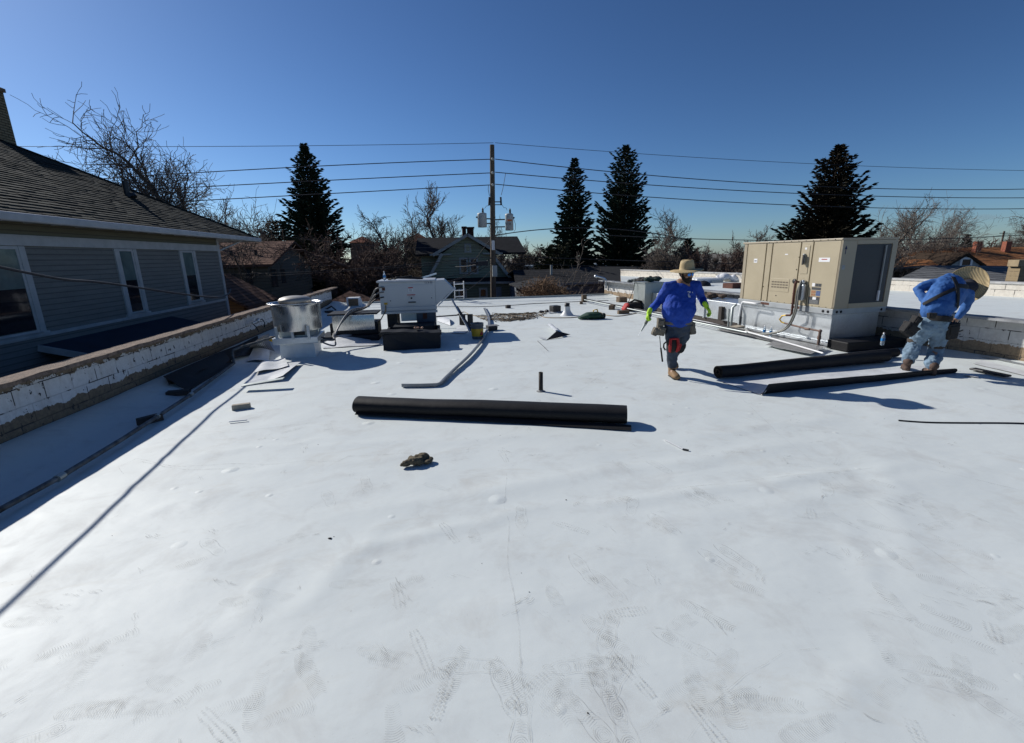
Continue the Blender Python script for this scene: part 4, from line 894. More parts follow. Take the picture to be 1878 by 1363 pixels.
block('cardboard_tube', 443, 748, .22, .07, .07, R(14), mat('pale_cardboard', (.4, .35, .27), .9, 0, .2, 20), 'short beige core piece lying in the sun near the cable shadow', 'core piece')
m = MB(); a = pz(437, 773); m.box(a+V(0, 0, .008), (.2, .016, .012), R(8)); tag(m.build('metal_rod', M_LABEL), 'tiny pale rod lying left on the white roof', 'rod')
# cable on the wall by the fan
wf = empty('wall_fitting', P(470, 598, x=-4.5), 'small metal conduit fitting with black cables on the left parapet', 'fitting')
a = P(470, 590, x=-4.53); m = MB(); m.tube([a-V(0, .25, 0), a+V(0, .0, 0)], .03, 8); m.ball(a+V(.02, .05, .03), .05); m.build('conduit_body', M_GALV, wf)
m = MB(); m.tube([a+V(.02, .05, 0), a+V(.05, .25, .03), a+V(.04, .4, -.08), a+V(.0, .45, -.2)], .012, 6); m.tube([a-V(0, .25, 0), a+V(.02, -.1, -.12), a+V(.02, 0, -.25)], .012, 6); m.build('cable', M_BLACKP, wf)
# hoses from fan to the air handler
hz = empty('electrical_whips', (-2.4, 10.2, 0), 'bundle of grey flexible conduits arching from the fan to the air handler', 'conduit')
for k, (off, ln) in enumerate(((0, 0), (.05, .04), (.10, -.03))):
    p0 = fc+V(.4, .0, .35-off); p1 = P(640, 578, y=11.3)+V(0, off, off*.8); p2 = P(690, 556, y=12.3)+V(0, off, 0); p3 = P(704, 545-k*9, y=11.73)
    m = MB(); c_ = []
    ctl = [p0, p0+V(.25, .1, -.08+ln), P(612, 612, y=10.5)+V(off*.4, 0, 0), p1, p2.lerp(p1, .4), p3-V(.2, 0, .05), p3]
    for i in range(len(ctl)-1):
        for t in range(6): 
            g = ctl[max(i-1, 0)], ctl[i], ctl[i+1], ctl[min(i+2, len(ctl)-1)]; s = t/6
            c_.append(.5*((2*g[1])+(g[2]-g[0])*s+(2*g[0]-5*g[1]+4*g[2]-g[3])*s*s+(3*g[1]-g[0]-3*g[2]+g[3])*s**3))
    c_.append(p3); m.tube(c_, .017, 8); m.build('conduit', mat('grey_whip', (.16, .16, .16), .5) if k else M_WIRE, hz)
# small things in the back left corner
tb_ = block('junk_pile', 604, 576, .3, .2, .08, .3, M_DWOOD, 'dark heap of tool odds and ends in the far left corner', 'tool heap')
m = MB(); p = P(604, 572, z=0); m.tube([p+V(-.2, 0, .06), p+V(.1, 0, .2), p+V(.25, 0, .05)], .03, 8); tag(m.build('hand_tool', M_BLACKP), 'black curved tool on the heap in the far left corner', 'tool')
vb = empty('white_roof_vent', P(650, 565, z=0), 'small white louvred box vent in the far left corner', 'roof vent')
p = P(650, 567, y=19.8); m = MB(); m.poly([V(p.x-.28, 19.8, 0), V(p.x+.32, 19.8, 0), V(p.x+.22, 19.8, .38), V(p.x-.28, 19.8, .38)], (0, .4, 0)); m.build('housing', M_LABEL, vb)
m = MB(); m.bb(p.x-.2, p.x+.18, 19.77, 19.8, .05, .33); m.build('opening', M_WOOD, vb)
# --- ladder leaning at the far edge
lad = empty('ladder', P(833, 556, y=20.5), 'top of an aluminium extension ladder leaning on the far roof edge', 'ladder')
tl = P(833, 517, y=20.15); tr_ = P(850, 516, y=20.15); bl_ = V(tl.x, 21.8, GZ); br_ = V(tr_.x, 21.8, GZ)
k0 = V(0, 0, 0); m = MB(); m.beam(tl, bl_+V(.0, 0, 0), .04, .08); m.build('rail', M_LABEL, lad); m = MB(); m.beam(tr_, br_, .04, .08); m.build('rail', M_LABEL, lad)
for k in range(16):
    s = .02+k*.3/5.8; m = MB(); m.tube([tl.lerp(bl_, s), tr_.lerp(br_, s)], .022, 8); m.build('rung', M_LABEL, lad)
# --- bucket, pail lid
bk = empty('bucket', P(876, 621, z=0), 'grey plastic bucket with a yellow and red label in the shade', 'bucket')
c = bk.location; m = MB(); m.lathe(c, [(.0001, .005), (.128, .005), (.132, .02), (.15, .35), (.157, .355), (.157, .375), (.148, .375), (.142, .34), (.126, .03)], 36); m.build('pail', mat('grey_bucket_plastic', (.13, .14, .15), .5), bk)
m = MB(); vs = []; m.lathe(c, [(.1365, .07), (.147, .25)], 36); m.build('label', M_YEL, bk)
m = MB()
for j in range(10):
    th = R(-75+j*5); th2 = R(-75+(j+1)*5); m.quad(c+V(.1405*math.cos(th), .1405*math.sin(th), .10), c+V(.1405*math.cos(th2), .1405*math.sin(th2), .10), c+V(.1475*math.cos(th2), .1475*math.sin(th2), .10+.1*(1-abs(j+1-5)/5)), c+V(.1475*math.cos(th), .1475*math.sin(th), .10+.1*(1-abs(j-5)/5)))
m.build('red_emblem', M_RED, bk)
m = MB(); m.tube([c+V(.155*math.cos(t), .155*math.sin(t)-.02, .30-.12*math.sin(t*1.)) for t in [math.pi+.0+i*math.pi/12 for i in range(13)]], .004, 6); m.build('bail', M_GALVD, bk)
tr1 = empty('paint_tray', P(902, 606, z=0), 'dark shallow tray with grey top standing right of the hose', 'tray')
c = tr1.location; m = MB(); m.box(c+V(0, 0, .06), (.24, .2, .10), .2, 0, 1.1); m.build('body', M_BLACKP, tr1); m = MB(); m.box(c+V(.02, 0, .13), (.3, .24, .015), .25); m.build('lid', M_GREYSCRAP, tr1)
# support brackets and leaning struts behind the bucket
st_ = empty('pipe_support', P(850, 590, z=0), 'dark metal pipe support frame with small feet right of the air handler', 'pipe support')
c = P(858, 600, z=0); m = MB(); m.bb(c.x-.22, c.x-.05, c.y+.1, c.y+.25, 0, .32); m.build('foot', M_DWOOD, st_); m = MB(); m.bb(c.x+.0, c.x+.15, c.y-.05, c.y+.02, .02, .36); m.build('foot', M_BLACKP, st_)
m = MB(); m.tube([c+V(-1.2, .25, .28), c+V(-.1, .1, .34), c+V(.05, .05, .34), c+V(.1, .0, .1)], .018, 8); m.build('pipe', M_WIRE, st_)
for (pa, za, pb, zb, nm, mm, lb) in (((828, 556), .55, (862, 602), .05, 'strut', M_GALV, 'bright flat strut leaning beside the air handler hood'), ((838, 570), .40, (872, 612), .03, 'strut', M_WIRE, 'dark thin strut leaning behind the bucket')):
    a = J(pa[0], pa[1]-8, 12.4); b = P(pb[0], pb[1]+6, z=zb); m = MB(); m.beam(a, b, .05, .02); tag(m.build(nm, mm), lb, 'strut')
scrap('membrane_scrap', [(828, 612), (852, 613), (862, 604), (840, 602)], 'white offcut in the shade left of the bucket')
scrap('membrane_scrap', [(802, 590), (826, 598), (824, 586), (806, 580)], 'folded pale cloth-like offcut beside the air handler leg', cp=lambda u, v: .10*math.sin(3.1*v))
# --- grey metal edge strip on the roof, bent
hp_ = empty('metal_edging', pz(800, 709), 'long grey metal edging bent at a corner and bowed toward the back', 'metal edging')
pth = [pz(*q) for q in [(738, 710), (770, 710), (801, 709), (808, 706), (830, 684), (855, 662), (872, 645), (884, 628), (894, 608), (897, 596), (895, 582), (888, 566)]]
m = MB(); sm_ = []
for i in range(len(pth)-1):
    g = pth[max(i-1, 0)], pth[i], pth[i+1], pth[min(i+2, len(pth)-1)]
    for t in range(5):
        s = t/5; q = pth[i].lerp(pth[i+1], s) if i < 3 else .5*((2*g[1])+(g[2]-g[0])*s+(2*g[0]-5*g[1]+4*g[2]-g[3])*s*s+(3*g[1]-g[0]-3*g[2]+g[3])*s**3)
        sm_.append(q)
sm_.append(pth[-1]); k = len(sm_)
def hgp(i): t = i/(k-1); return .012+.035*math.sin(math.pi*min(1, max(0, (t-.25)/.75)))
prof = [(-.035, 0), (.035, 0), (.035, .008), (-.027, .012), (-.027, .05), (-.035, .05)]
vs = []
for i, p in enumerate(sm_):
    t = (sm_[min(i+1, k-1)]-sm_[max(i-1, 0)]).normalized(); nn = V(-t.y, t.x, 0)
    for a, b in prof: vs.append(V(p.x, p.y, zroof(p.x, p.y)+hgp(i)+b)+nn*a)
m.add(vs, [(i*6+j, i*6+(j+1) % 6, (i+1)*6+(j+1) % 6, (i+1)*6+j) for i in range(k-1) for j in range(6)]+[(0, 1, 2, 3, 4, 5), tuple(range((k-1)*6+5, (k-1)*6-1, -1))])
m.build('rail', mat('grey_edge_metal', (.25, .27, .29), .4, .5), hp_)
# --- vent pipe and its boot, other bits mid roof
vpp = empty('vent_pipe', pz(992, 718), 'short black vent pipe standing alone behind the black roll', 'vent pipe')
c = vpp.location; m = MB(); m.lathe(c, [(.031, 0), (.031, .285), (.026, .285), (.026, .2), (.0001, .2)], 20); m.build('pipe', mat('dark_rusted_pipe', (.03, .022, .018), .7, 0, .5, 20, .4), vpp)
m = MB(); m.lathe(c, [(.065, .004), (.045, .012), (.034, .02), (.034, .03)], 20); m.build('boot', M_GREYSCRAP, vpp)
wb = empty('white_vent_boot', pz(1040, 579), 'white conical pipe boot with dark cap far across the roof', 'pipe boot')
c = wb.location; m = MB(); m.lathe(c, [(.24, 0), (.2, .03), (.12, .14), (.1, .2), (.1, .3)], 24); m.build('boot', M_SCRAP, wb); m = MB(); m.lathe(c, [(.08, .3), (.085, .4), (.0001, .41)], 20); m.build('cap', M_BLACKP, wb)
dc = empty('dark_vent_box', pz(1018, 573), 'small dark square vent left of the white pipe boot', 'vent box')
c = dc.location; m = MB(); m.box(c+V(0, 0, .12), (.3, .28, .22), .3); m.build('body', M_BLACKP, dc, bevel=.01); m = MB(); m.box(c+V(-.05, 0, .02), (.6, .45, .02), .3); m.build('flange', M_SCRAP, dc)
block('wood_block', 932, 565, .18, .12, .12, .4, M_DWOOD, 'small dark wood block near the far roof edge behind the cord heap')
# tan cord heap
M_CORD2 = mat('faded_cord', (.17, .13, .085), .8)
rc = random.Random(11); c0 = pz(935, 582); m = MB(); pts = []
for k in range(300):
    t = k/300; th = k*.33; r_ = .35+.55*rc.random(); pts.append(c0+V(.75*r_*math.cos(th)+1.3*(t-.4), 1.2*r_*math.sin(th+t), .012+.03*rc.random()))
m.tube(pts, .009, 5); tag(m.build('extension_cord', M_CORD2), 'tangled heap of tan extension cord across the middle of the roof', 'cord')
def cord(name, pp_, r, m_, label, cat='cord', z=.012):
    pts = [pz(*p) for p in pp_]; o = []
    for i in range(len(pts)-1):
        g = pts[max(i-1, 0)], pts[i], pts[i+1], pts[min(i+2, len(pts)-1)]
        for t in range(6):
            s = t/6; q = .5*((2*g[1])+(g[2]-g[0])*s+(2*g[0]-5*g[1]+4*g[2]-g[3])*s*s+(3*g[1]-g[0]-3*g[2]+g[3])*s**3); o.append(V(q.x, q.y, zroof(q.x, q.y)+z))
    m = MB(); m.tube(o, r, 6); return tag(m.build(name, m_), label, cat)
cord('cord', [(990, 577), (1000, 583), (1040, 584), (1075, 581), (1092, 578), (1100, 574), (1112, 579), (1130, 581), (1150, 579), (1170, 575)], .012, M_CORD, 'single loose cord trailing from the heap to the green bag')
cord('cord', [(835, 580), (850, 573), (862, 578), (885, 582), (905, 581)], .010, M_CORD, 'thin cord running left from the heap toward the air handler')
cord('cable', [(800, 563), (900, 562), (1000, 556), (1130, 551)], .012, M_WIRE, 'thin dark cable lying along the far roof edge', 'cable')
glove_lump('dark_rag', pz(997, 574), .13, M_BLACKP, 'dark rag lying at the right end of the cord heap', 'rag', 5, 4)
gb = empty('green_tool_bag', pz(1083, 586), 'dark green bulging bag lying left of the walking man', 'bag')
c = gb.location; m = MB(); m.limb([c+V(-.35, 0, .06), c+V(-.1, 0, .12), c+V(.2, 0, .12), c+V(.32, 0, .1)], [(.1, .04), (.2, .1), (.2, .11), (.12, .09)], side=V(0, 1, 0)); m.build('bag_body', mat('dark_green_canvas', (.01, .05, .03), .7, 0, .3, 8, .5), gb, remesh=.02, smooth=3)
m = MB(); m.tube([c+V(.25, 0, .15), c+V(.18, -.05, .3), c+V(.08, 0, .27), c+V(.1, 0, .15)], .02, 6); m.build('handle', M_YEL, gb); m = MB(); m.lathe(c+V(.36, -.05, .1), [(.001, .0), (.09, .0), (.09, .05)], 16, axis=V(.6, -.8, 0)); m.build('end_disc', M_BLACKP, gb)
# curled white scrap mid roof
sc_ = empty('membrane_scrap', pz(1020, 622), 'small curled white scrap showing its black underside in mid roof', 'membrane scrap')
a_, b_1, c_1, t_1 = pz(1002, 625)+UP*.015, pz(1046, 617)+UP*.05, J(1021, 607, pz(1021, 618).dot(FH)), pz(1008, 602)+UP*.10
m = MB(); m.sheet(lambda u, v: (a_.lerp(b_1, u)).lerp(c_1, v)+V(0, -.03*math.sin(3.1*u)*(1-v), 0), 10, 8, .004, 0, 0); m.build('black_side', M_BLK, sc_)
m = MB(); m.sheet(lambda u, v: c_1.lerp(t_1, u)+V(-.05+.12*v, .01, .02*math.sin(3*v)), 8, 4, .004, 0, 0); m.sheet(lambda u, v: a_.lerp(pz(991, 624)+UP*.03, u)+V(0, .1*v, .03*math.sin(3*v)), 6, 4, .004, 0, 0); m.build('white_side', M_SCRAP, sc_)
cord('thin_strip', [(986, 627), (1008, 648)], .004, M_WIRE, 'thin dark strand below the curled scrap', 'strand')
# --- things far right rear: pipe run on blocks, red bag
gp_ = empty('gas_pipe', pz(1120, 565), 'pair of thin pipes on wood blocks running beside the right parapet', 'gas pipe')
for k, off in enumerate(((1072, 551), (1072, 553))):
    a = P(off[0], off[1]-3, z=.12); b = P(1365+k*5, 606+k*4, z=.12); m = MB(); m.tube([a.lerp(b, t/8) for t in range(9)], .02, 8); m.build('pipe', M_GALVD if k else M_WIRE, gp_)
for (px, py, L_, w, h, an, lb) in ((1071, 554, .2, .12, .3, .2, 'upright wood block under the pipes nearest the far edge'), (1066, 557, .32, .12, .1, 1.3, 'flat wood block beside the upright one at the far edge'), (1122, 568, .25, .15, .16, .9, 'dark wedge block under the pipes left of the red bag'), (1143, 576, .38, .12, .11, .1, 'wood block under the pipes in front of the red bag'), (1140, 554, .35, .3, .2, .1, 'brown box shaped block behind the red bag')):
    block('wood_block', px, py, L_, w, h, an, M_WOOD, lb)
rb_ = empty('red_tool_bag', pz(1158, 571), 'red and black open tool bag by the right parapet', 'tool bag')
c = rb_.location; m = MB(); m.limb([c+V(-.1, .0, .14), c+V(.3, .1, .14)], [(.2, .16), (.2, .18)], side=V(0, 1, 0)); m.build('bag_body', M_FABBLK, rb_, remesh=.02, smooth=2)
m = MB(); m.limb([c+V(-.28, .0, .08), c+V(-.17, .0, .22)], [(.15, .05), (.18, .07)], side=V(0, 1, 0)); m.build('red_panel', mat('red_fabric', (.4, .015, .015), .7), rb_)
m = MB(); m.tube([c+V(-.1, 0, .28), c+V(.1, 0, .38), c+V(.4, 0, .3)], .03, 8); m.build('handle', M_FABBLK, rb_)
# --- ductwork
dr_ = R(5.5); LX = V(math.cos(dr_), math.sin(dr_), 0); LY = V(-math.sin(dr_), math.cos(dr_), 0)
AN = V(7.40, 7.92, 0)
def solve_len(o, d, px, z):         # length along d at which the point reaches image column px
    lo, hi = 0., 8.
    def col(t):
        p = o+d*t+V(0, 0, z)-CAM; q = MROT.transposed() @ p; return CX+F*q.x/-q.z
    s = 1 if col(hi) > col(lo) else -1
    for _ in range(50):
        mi = (lo+hi)/2
        if (col(mi)-px)*s > 0: hi = mi
        else: lo = mi
    return lo
LL = solve_len(AN, LY, 1359, 1.4); WW = solve_len(AN, LX, 1648, 2.09)
print('AC length', LL, 'width', WW)
QB = Matrix((LX, LY, UP)).transposed()
def ubox(mb, u0, u1, v0, v1, z0, z1, mi=0):   # u along the short side, v along the long side
    c = AN+LX*((u0+u1)/2)+LY*((v0+v1)/2)+V(0, 0, (z0+z1)/2); mb.box(c, (u1-u0, v1-v0, z1-z0), QB, mi); return mb
def U(u, v, z): return AN+LX*u+LY*v+V(0, 0, z)
ac = empty('rooftop_unit', U(WW/2, LL/2, 0), 'large tan rooftop air conditioner on a galvanised curb beside the bending man', 'air conditioner')
Z0, Z1 = .775, 2.09
m = MB(); ubox(m, .10, WW-.06, .08, LL-.05, .02, .66); m.build('curb_adapter', M_GALV, ac, bevel=.006)
m = MB(); ubox(m, .06, .10, .06, LL-.03, .60, .645); m.build('curb_seam', M_GALV, ac)
m = MB(); ubox(m, .02, .06, .0, LL, .05, .10); ubox(m, .06, WW, -.02, .04, .05, .09); m.build('curb_flange', M_GALV, ac)
m = MB(); ubox(m, .0, WW, .0, LL, .66, Z0-.002); m.build('base_rail', mat('rail_galvanised', (.36, .38, .39), .5, .4, .15, 3), ac, bevel=.004)
hole = []
m = MB()
for u, v, ax in ((-.002, .10, 0), (-.002, .21, 0), (.10, -.002, 1), (.20, -.002, 1), (WW-.12, -.002, 1)):
    p = U(u, v, .715); m.lathe(p, [(.0001, .004), (.026, .004), (.026, 0)], 16, axis=-LX if ax == 0 else -LY)
m.build('rail_hole', M_DARK, ac)
m = MB(); ubox(m, -.003, .003, LL*.62, LL*.72, .70, .75); ubox(m, -.003, .003, LL*.30, LL*.38, .70, .75); m.build('fork_slot', M_RUST, ac)
m = MB(); ubox(m, .02, WW-.02, .02, LL-.02, Z0, Z1-.03); m.build('casing', M_TAN2, ac, bevel=.004)
m = MB(); ubox(m, -.01, WW+.01, -.01, LL+.01, Z1-.035, Z1+.005); m.build('top_cover', M_TAN2, ac, bevel=.008)
vp_ = []
# service panels along the long side, found from the photograph's columns
def vcol(px, z=1.3): return solve_len(AN, LY, px, z)
cols = [1366, 1398, 1401, 1409, 1412, 1461, 1464, 1481, 1485, 1531, 1534, 1543]
edges = [(1534.5, 1543.5, M_TAN2), (1485, 1533, M_TAN), (1463, 1483.5, M_TAN), (1412, 1461.5, M_TAN), (1401, 1410.5, M_TAN), (1367, 1399.5, M_TAN), (1360.5, 1366, M_TAN2)]
for pa, pb, mm in edges:
    v1_, v0_ = vcol(pa), vcol(pb); v0_ = max(v0_, .0)
    m = MB(); ubox(m, -.004, .02, v0_+.004, v1_-.004, Z0+.005, Z1-.045); m.build('service_panel', mm, ac, bevel=.003)
# disconnect panel, switch, sticker
v1_, v0_ = vcol(1466), vcol(1479)
m = MB(); ubox(m, -.012, -.004, v0_, v1_, 1.42, 1.98); k_ = m.build('disconnect_panel', M_TAN, ac, bevel=.002)
m = MB(); ubox(m, -.055, -.012, v0_+.08, v1_-.06, 1.62, 1.82); m.build('disconnect_switch', M_GREYP, k_, bevel=.01)
m = MB(); ubox(m, -.075, -.055, v0_+.06, v0_+.10, 1.60, 1.80); m.build('switch_lever', M_BLACKP, k_, bevel=.005)
m = MB(); ubox(m, -.0145, -.0125, v0_+.07, v1_-.06, 1.90, 1.94); m.build('sticker', M_LABEL, k_)
def stick(name, pa, pb, z0, z1, mm, d=-.0065):
    v1_, v0_ = vcol(pa), vcol(pb); m = MB(); ubox(m, d, -.0045, v0_, v1_, z0, z1); return m.build(name, mm, ac)
stick('maker_label', 1497, 1517, 1.66, 1.74, M_LABEL); stick('maker_label_print', 1502, 1512, 1.70, 1.715, M_RED, -.0085)
stick('small_label', 1380, 1386, 1.63, 1.72, M_LABEL); stick('small_label_print', 1381, 1385, 1.66, 1.68, M_LABELD, -.008)
stick('small_label', 1435, 1440, 1.80, 1.82, M_LABEL)
stick('warning_label', 1491, 1496, 1.18, 1.245, M_LABEL); stick('warning_label', 1497, 1502.5, 1.18, 1.24, M_LABELD); stick('warning_label', 1503, 1508, 1.18, 1.24, M_LABELD)
stick('warning_label', 1491, 1508, 1.115, 1.165, M_LABELD); stick('warning_label', 1491, 1499, 1.05, 1.10, mat('orange_label', (.35, .17, .08), .6, 0, .5, 90)); stick('warning_label', 1500, 1508, 1.00, 1.10, mat('blue_label', (.08, .12, .25), .6, 0, .6, 90)); stick('warning_label', 1491, 1499, .995, 1.04, MATS['orange_label'])
stick('data_plate', 1487.5, 1508, .83, .975, M_LABELD); stick('data_plate_symbol', 1495, 1501.5, .92, .97, M_LABEL, -.0085); stick('data_plate_stripe', 1488, 1494, .975, .985, MATS['orange_label'], -.008); stick('data_plate_stripe', 1502, 1508, .975, .985, MATS['orange_label'], -.008)
m = MB()
for k in range(4): 
    v1_, v0_ = vcol(1489), vcol(1506); ubox(m, -.0085, -.0066, v0_, v1_, .845+k*.018, .851+k*.018)
m.build('data_plate_print', mat('label_grey', (.3, .3, .3)), ac)
# louvre
v1_, v0_ = vcol(1414), vcol(1449); m = MB(); ubox(m, -.010, -.004, v0_, v1_, 1.02, 1.30); lv = m.build('louvre_panel', M_TAN, ac, bevel=.003)
m = MB(); n_l = 6
for k in range(n_l):
    a_ = v0_+.03+(v1_-v0_-.06)*k/n_l; b_2 = v0_+.03+(v1_-v0_-.06)*(k+.8)/n_l
    for r_ in range(3): ubox(m, -.0125, -.0102, a_, b_2, 1.10+r_*.055, 1.128+r_*.055)
m.build('louvre_slots', mat('slot_shadow_tan', (.16, .13, .09), .8), lv)
m = MB()
for px, z in ((1427, .93), (1460, 1.22), (1459, 1.5), (1402, 1.1), (1461, 1.75), (1458, 1.0)):
    m.lathe(U(-.004, vcol(px), z), [(.0001, .008), (.011, .008), (.011, 0)], 8, axis=-LX)
for px in range(1405, 1540, 13): m.lathe(U(-.011, vcol(px), Z1-.015), [(.0001, .005), (.008, .005), (.008, 0)], 6, axis=-LX); m.lathe(U(-.004, vcol(px), Z0+.02), [(.0001, .005), (.008, .005), (.008, 0)], 6, axis=-LX)
m.build('screws', M_DARK, ac)
m = MB(); m.lathe(U(-.004, vcol(1458), 1.26), [(.0001, .012), (.05, .012), (.05, 0)], 18, axis=-LX); m.build('conduit_knockout', M_BLACKP, ac)
# coil end facing the camera
m = MB(); ubox(m, .34, WW-.14, -.006, .02, Z0+.09, Z1-.12)
t = NT('coil_fins'); o_ = t.obj(); wv = t.noise(t.obj((1, 1, 60)), 4, 2); cc = t.mix(wv, (.010, .013, .019), (.022, .028, .038)); M_COIL = t.fin(cc, .45, .2, t.bump(wv, .4, .005))
m.build('coil', M_COIL, ac)
m = MB(); ubox(m, .0, .20, -.012, .02, Z0, Z1-.04); ubox(m, .20, .34, -.006, .02, Z0, Z1-.04); ubox(m, WW-.12, WW, -.012, .02, Z0, Z1-.04); ubox(m, .34, WW-.12, -.014, .02, Z0, Z0+.09); ubox(m, .34, WW-.12, -.012, .02, Z1-.11, Z1-.04)
m.build('corner_post', M_TAN2, ac)
m = MB(); ubox(m, WW-.30, WW-.27, -.03, -.008, Z0+.12, Z1-.14); m.build('white_tube', mat('grey_tube', (.25, .26, .25), .5), ac); m = MB(); ubox(m, WW-.302, WW-.268, -.032, -.006, Z0+.12, Z0+.32); m.build('tube_sleeve', M_LABEL, ac)
m = MB(); pa = U(.10, -.014, 1.93); ubox(m, .075, .09, -.0145, -.0125, 1.80, 1.90); m.poly([U(.05, -.0125, 1.89), U(.115, -.0125, 1.89), U(.083, -.0125, 1.96)], -LY*.002); m.build('arrow_marking', mat('navy_marking', (.01, .01, .06)), ac)
m = MB(); ubox(m, .05, .12, -.0145, -.0125, 1.52, 1.60); m.build('small_label', mat('grey_label', (.3, .32, .33)), ac)
# flexible conduits, gas pipe
vg = vcol(1466, 1.2)
m = MB(); m.tube([U(-.02, vg, 1.25), U(-.09, vg, 1.26), U(-.11, vg, 1.2), U(-.11, vg, .95), U(-.10, vg, .60), U(-.10, vg+.03, .56), U(-.12, vg+.12, .55)], .022, 10); m.build('gas_pipe', M_RUST, ac)
m = MB(); m.tube([U(-.12, vg+.12, .55), U(-.14, vg+.20, .53), U(-.16, vg+.24, .45), U(-.16, vg+.18, .40), U(-.15, vg+.1, .385)], .016, 10); m.build('gas_connector', M_BRASS, ac)
pe = U(-.12, .10, .34)
m = MB(); m.tube([U(-.15, vg+.1, .385), U(-.14, (vg)/2+.05, .35), pe], .018, 10); m.tube([pe, pe+V(0, 0, -.32)], .026, 10); m.ball(pe, .036); m.tube([pe+V(0, 0, -.10), pe+V(0, 0, -.16)], .034, 10); m.tube([U(-.14, vg*.5, .34), U(-.14, vg*.5-.1, .345)], .026, 10); m.build('gas_riser', mat('rusty_galvanised', (.2, .13, .10), .7, .2, .5, 14), ac)
def cat(ctl, k=8):
    o = []
    for i in range(len(ctl)-1):
        g = ctl[max(i-1, 0)], ctl[i], ctl[i+1], ctl[min(i+2, len(ctl)-1)]
        for t in range(k):
            s = t/k; o.append(.5*((2*g[1])+(g[2]-g[0])*s+(2*g[0]-5*g[1]+4*g[2]-g[3])*s*s+(3*g[1]-g[0]-3*g[2]+g[3])*s**3))
    return o+[ctl[-1]]
vf = vcol(1474, 1.2)
for k in range(2):
    o_ = .04*k
    m = MB(); m.tube(cat([U(-.03, vf, 1.28-o_), U(-.10, vf-.02, 1.26-o_), U(-.13, vf-.03+o_, 1.05), U(-.14, vf-.02+o_, .6), U(-.2, vf+.15+o_, .25), U(-.36, vf+.7, .07+o_*.4), U(-.33, vf+1.2, .12), U(-.3, vf+1.7, .06)]), .018, 8); m.build('flexible_conduit', mat('grey_flex', (.19, .19, .17), .5, .2), ac)
m = MB(); ubox(m, -.1, -.01, vf-.1, vf+.02, .88, 1.22); m.ball(U(-.05, vf-.03, 1.26), .045); m.build('conduit_elbow', M_GALV, ac, bevel=.03)
# water bottles
for k, (u, v, lb) in enumerate(((-.16, vcol(1412, .05)-.0, 'clear water bottle left of a pair at the foot of the galvanised curb'), (-.16, vcol(1424, .05), 'clear water bottle right of a pair at the foot of the galvanised curb'), (1.30, -.22, 'clear water bottle in the shade of the tan unit'))):
    p = U(u, v, .06) if k < 2 else V(J(1619, 625, 8.05).x, J(1619, 625, 8.05).y, .0)
    p.z = 0.04 if k < 2 else .22
    w_ = empty('water_bottle', p, lb, 'bottle', 'clear plastic water bottles'); bottle(w_, p)
m = MB(); ubox(m, -.45, .05, .25, LL+.1, .012, .03); tag(m.build('grey_flashing', mat('grey_flashing_membrane', (.2, .2, .2), .7, 0, .4, 4)), 'grey membrane flashing strip along the foot of the large curb', 'flashing')
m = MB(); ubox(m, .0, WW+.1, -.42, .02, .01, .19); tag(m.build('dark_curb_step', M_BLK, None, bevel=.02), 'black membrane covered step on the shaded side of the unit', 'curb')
scrap('membrane_scrap', [(1402, 637), (1487, 656), (1515, 643), (1430, 622)], 'dark grey offcut lying before the foot of the large curb', M_GREYSCRAP, M_SCRAP, curl=.02, cp=lambda u, v: .03+.03*u)
# low duct continuing to the left of the unit
du = empty('roof_duct', U(.3, LL+1.5, 0), 'low galvanised duct with cross creased panels left of the tan unit', 'duct')
v2 = vcol(1190, .3); m = MB(); ubox(m, .12, .95, LL+.02, v2, .14, .62)
print('duct end', v2)
m.build('casing', M_GALV, du, bevel=.006)
m = MB(); nP = 3
for k in range(nP):
    a_ = LL+.02+(v2-LL-.02)*k/nP; b_2 = LL+.02+(v2-LL-.02)*(k+1)/nP
    c_ = U(.095, (a_+b_2)/2, .38); q_ = [U(.118, a_+.04, .17), U(.118, b_2-.04, .17), U(.118, b_2-.04, .59), U(.118, a_+.04, .59)]
    for i in range(4): m.add([q_[i], q_[(i+1) % 4], c_], [(0, 2, 1)])
    ubox(m, .08, .12, a_-.02, a_+.02, .12, .64)
m.build('creased_panel', M_GALV, du)
m = MB(); ubox(m, .02, .14, LL+.6, LL+.72, .16, .5); ubox(m, .14, 1., LL, v2+.2, .02, .16); m.build('support', M_DWOOD, du)
td = empty('vertical_duct', U(.3, v2, 0), 'tall galvanised duct box rising behind the walking man', 'duct')
m = MB(); ubox(m, -.15, .55, v2+.02, v2+.8, .02, .92); m.build('casing', M_GALVD, td, bevel=.008); m = MB(); ubox(m, -.18, .58, v2+.0, v2+.83, .92, .95); m.build('top_flange', M_GALVD, td)
m = MB(); pc = U(-.2, v2+.6, 1.02); m.tube([pc+V(-.0, 0, .05), pc+V(-.05, 0, -.3), pc+V(-.2, 0, -.7), pc+V(-.45, -.1, -1.0)], .012, 6); tag(m.build('dark_rope', M_WIRE), 'dark cord hanging from the tall duct to the roof', 'cord')
glove_lump('green_cloth', U(.2, v2+.3, .95), .2, mat('dark_green_cloth', (.015, .04, .03), .8), 'dark green cloth draped over the tall duct', 'cloth', 5, 9)
glove_lump('rubble_heap', U(.6, LL+1.6, .62), .22, mat('rubble_brown', (.1, .07, .05), .9, 0, .5, 20, .8, 40, .02), 'heap of brown rubble and twigs on the low duct', 'rubble', 8, 12, .7, .35)
glove_lump('tarp_bundle', V(wall_x(17.5)+.15, 17.5, .7), .35, M_FABBLK, 'dark bundled tarp on the right parapet behind the walking man', 'tarp', 7, 21)
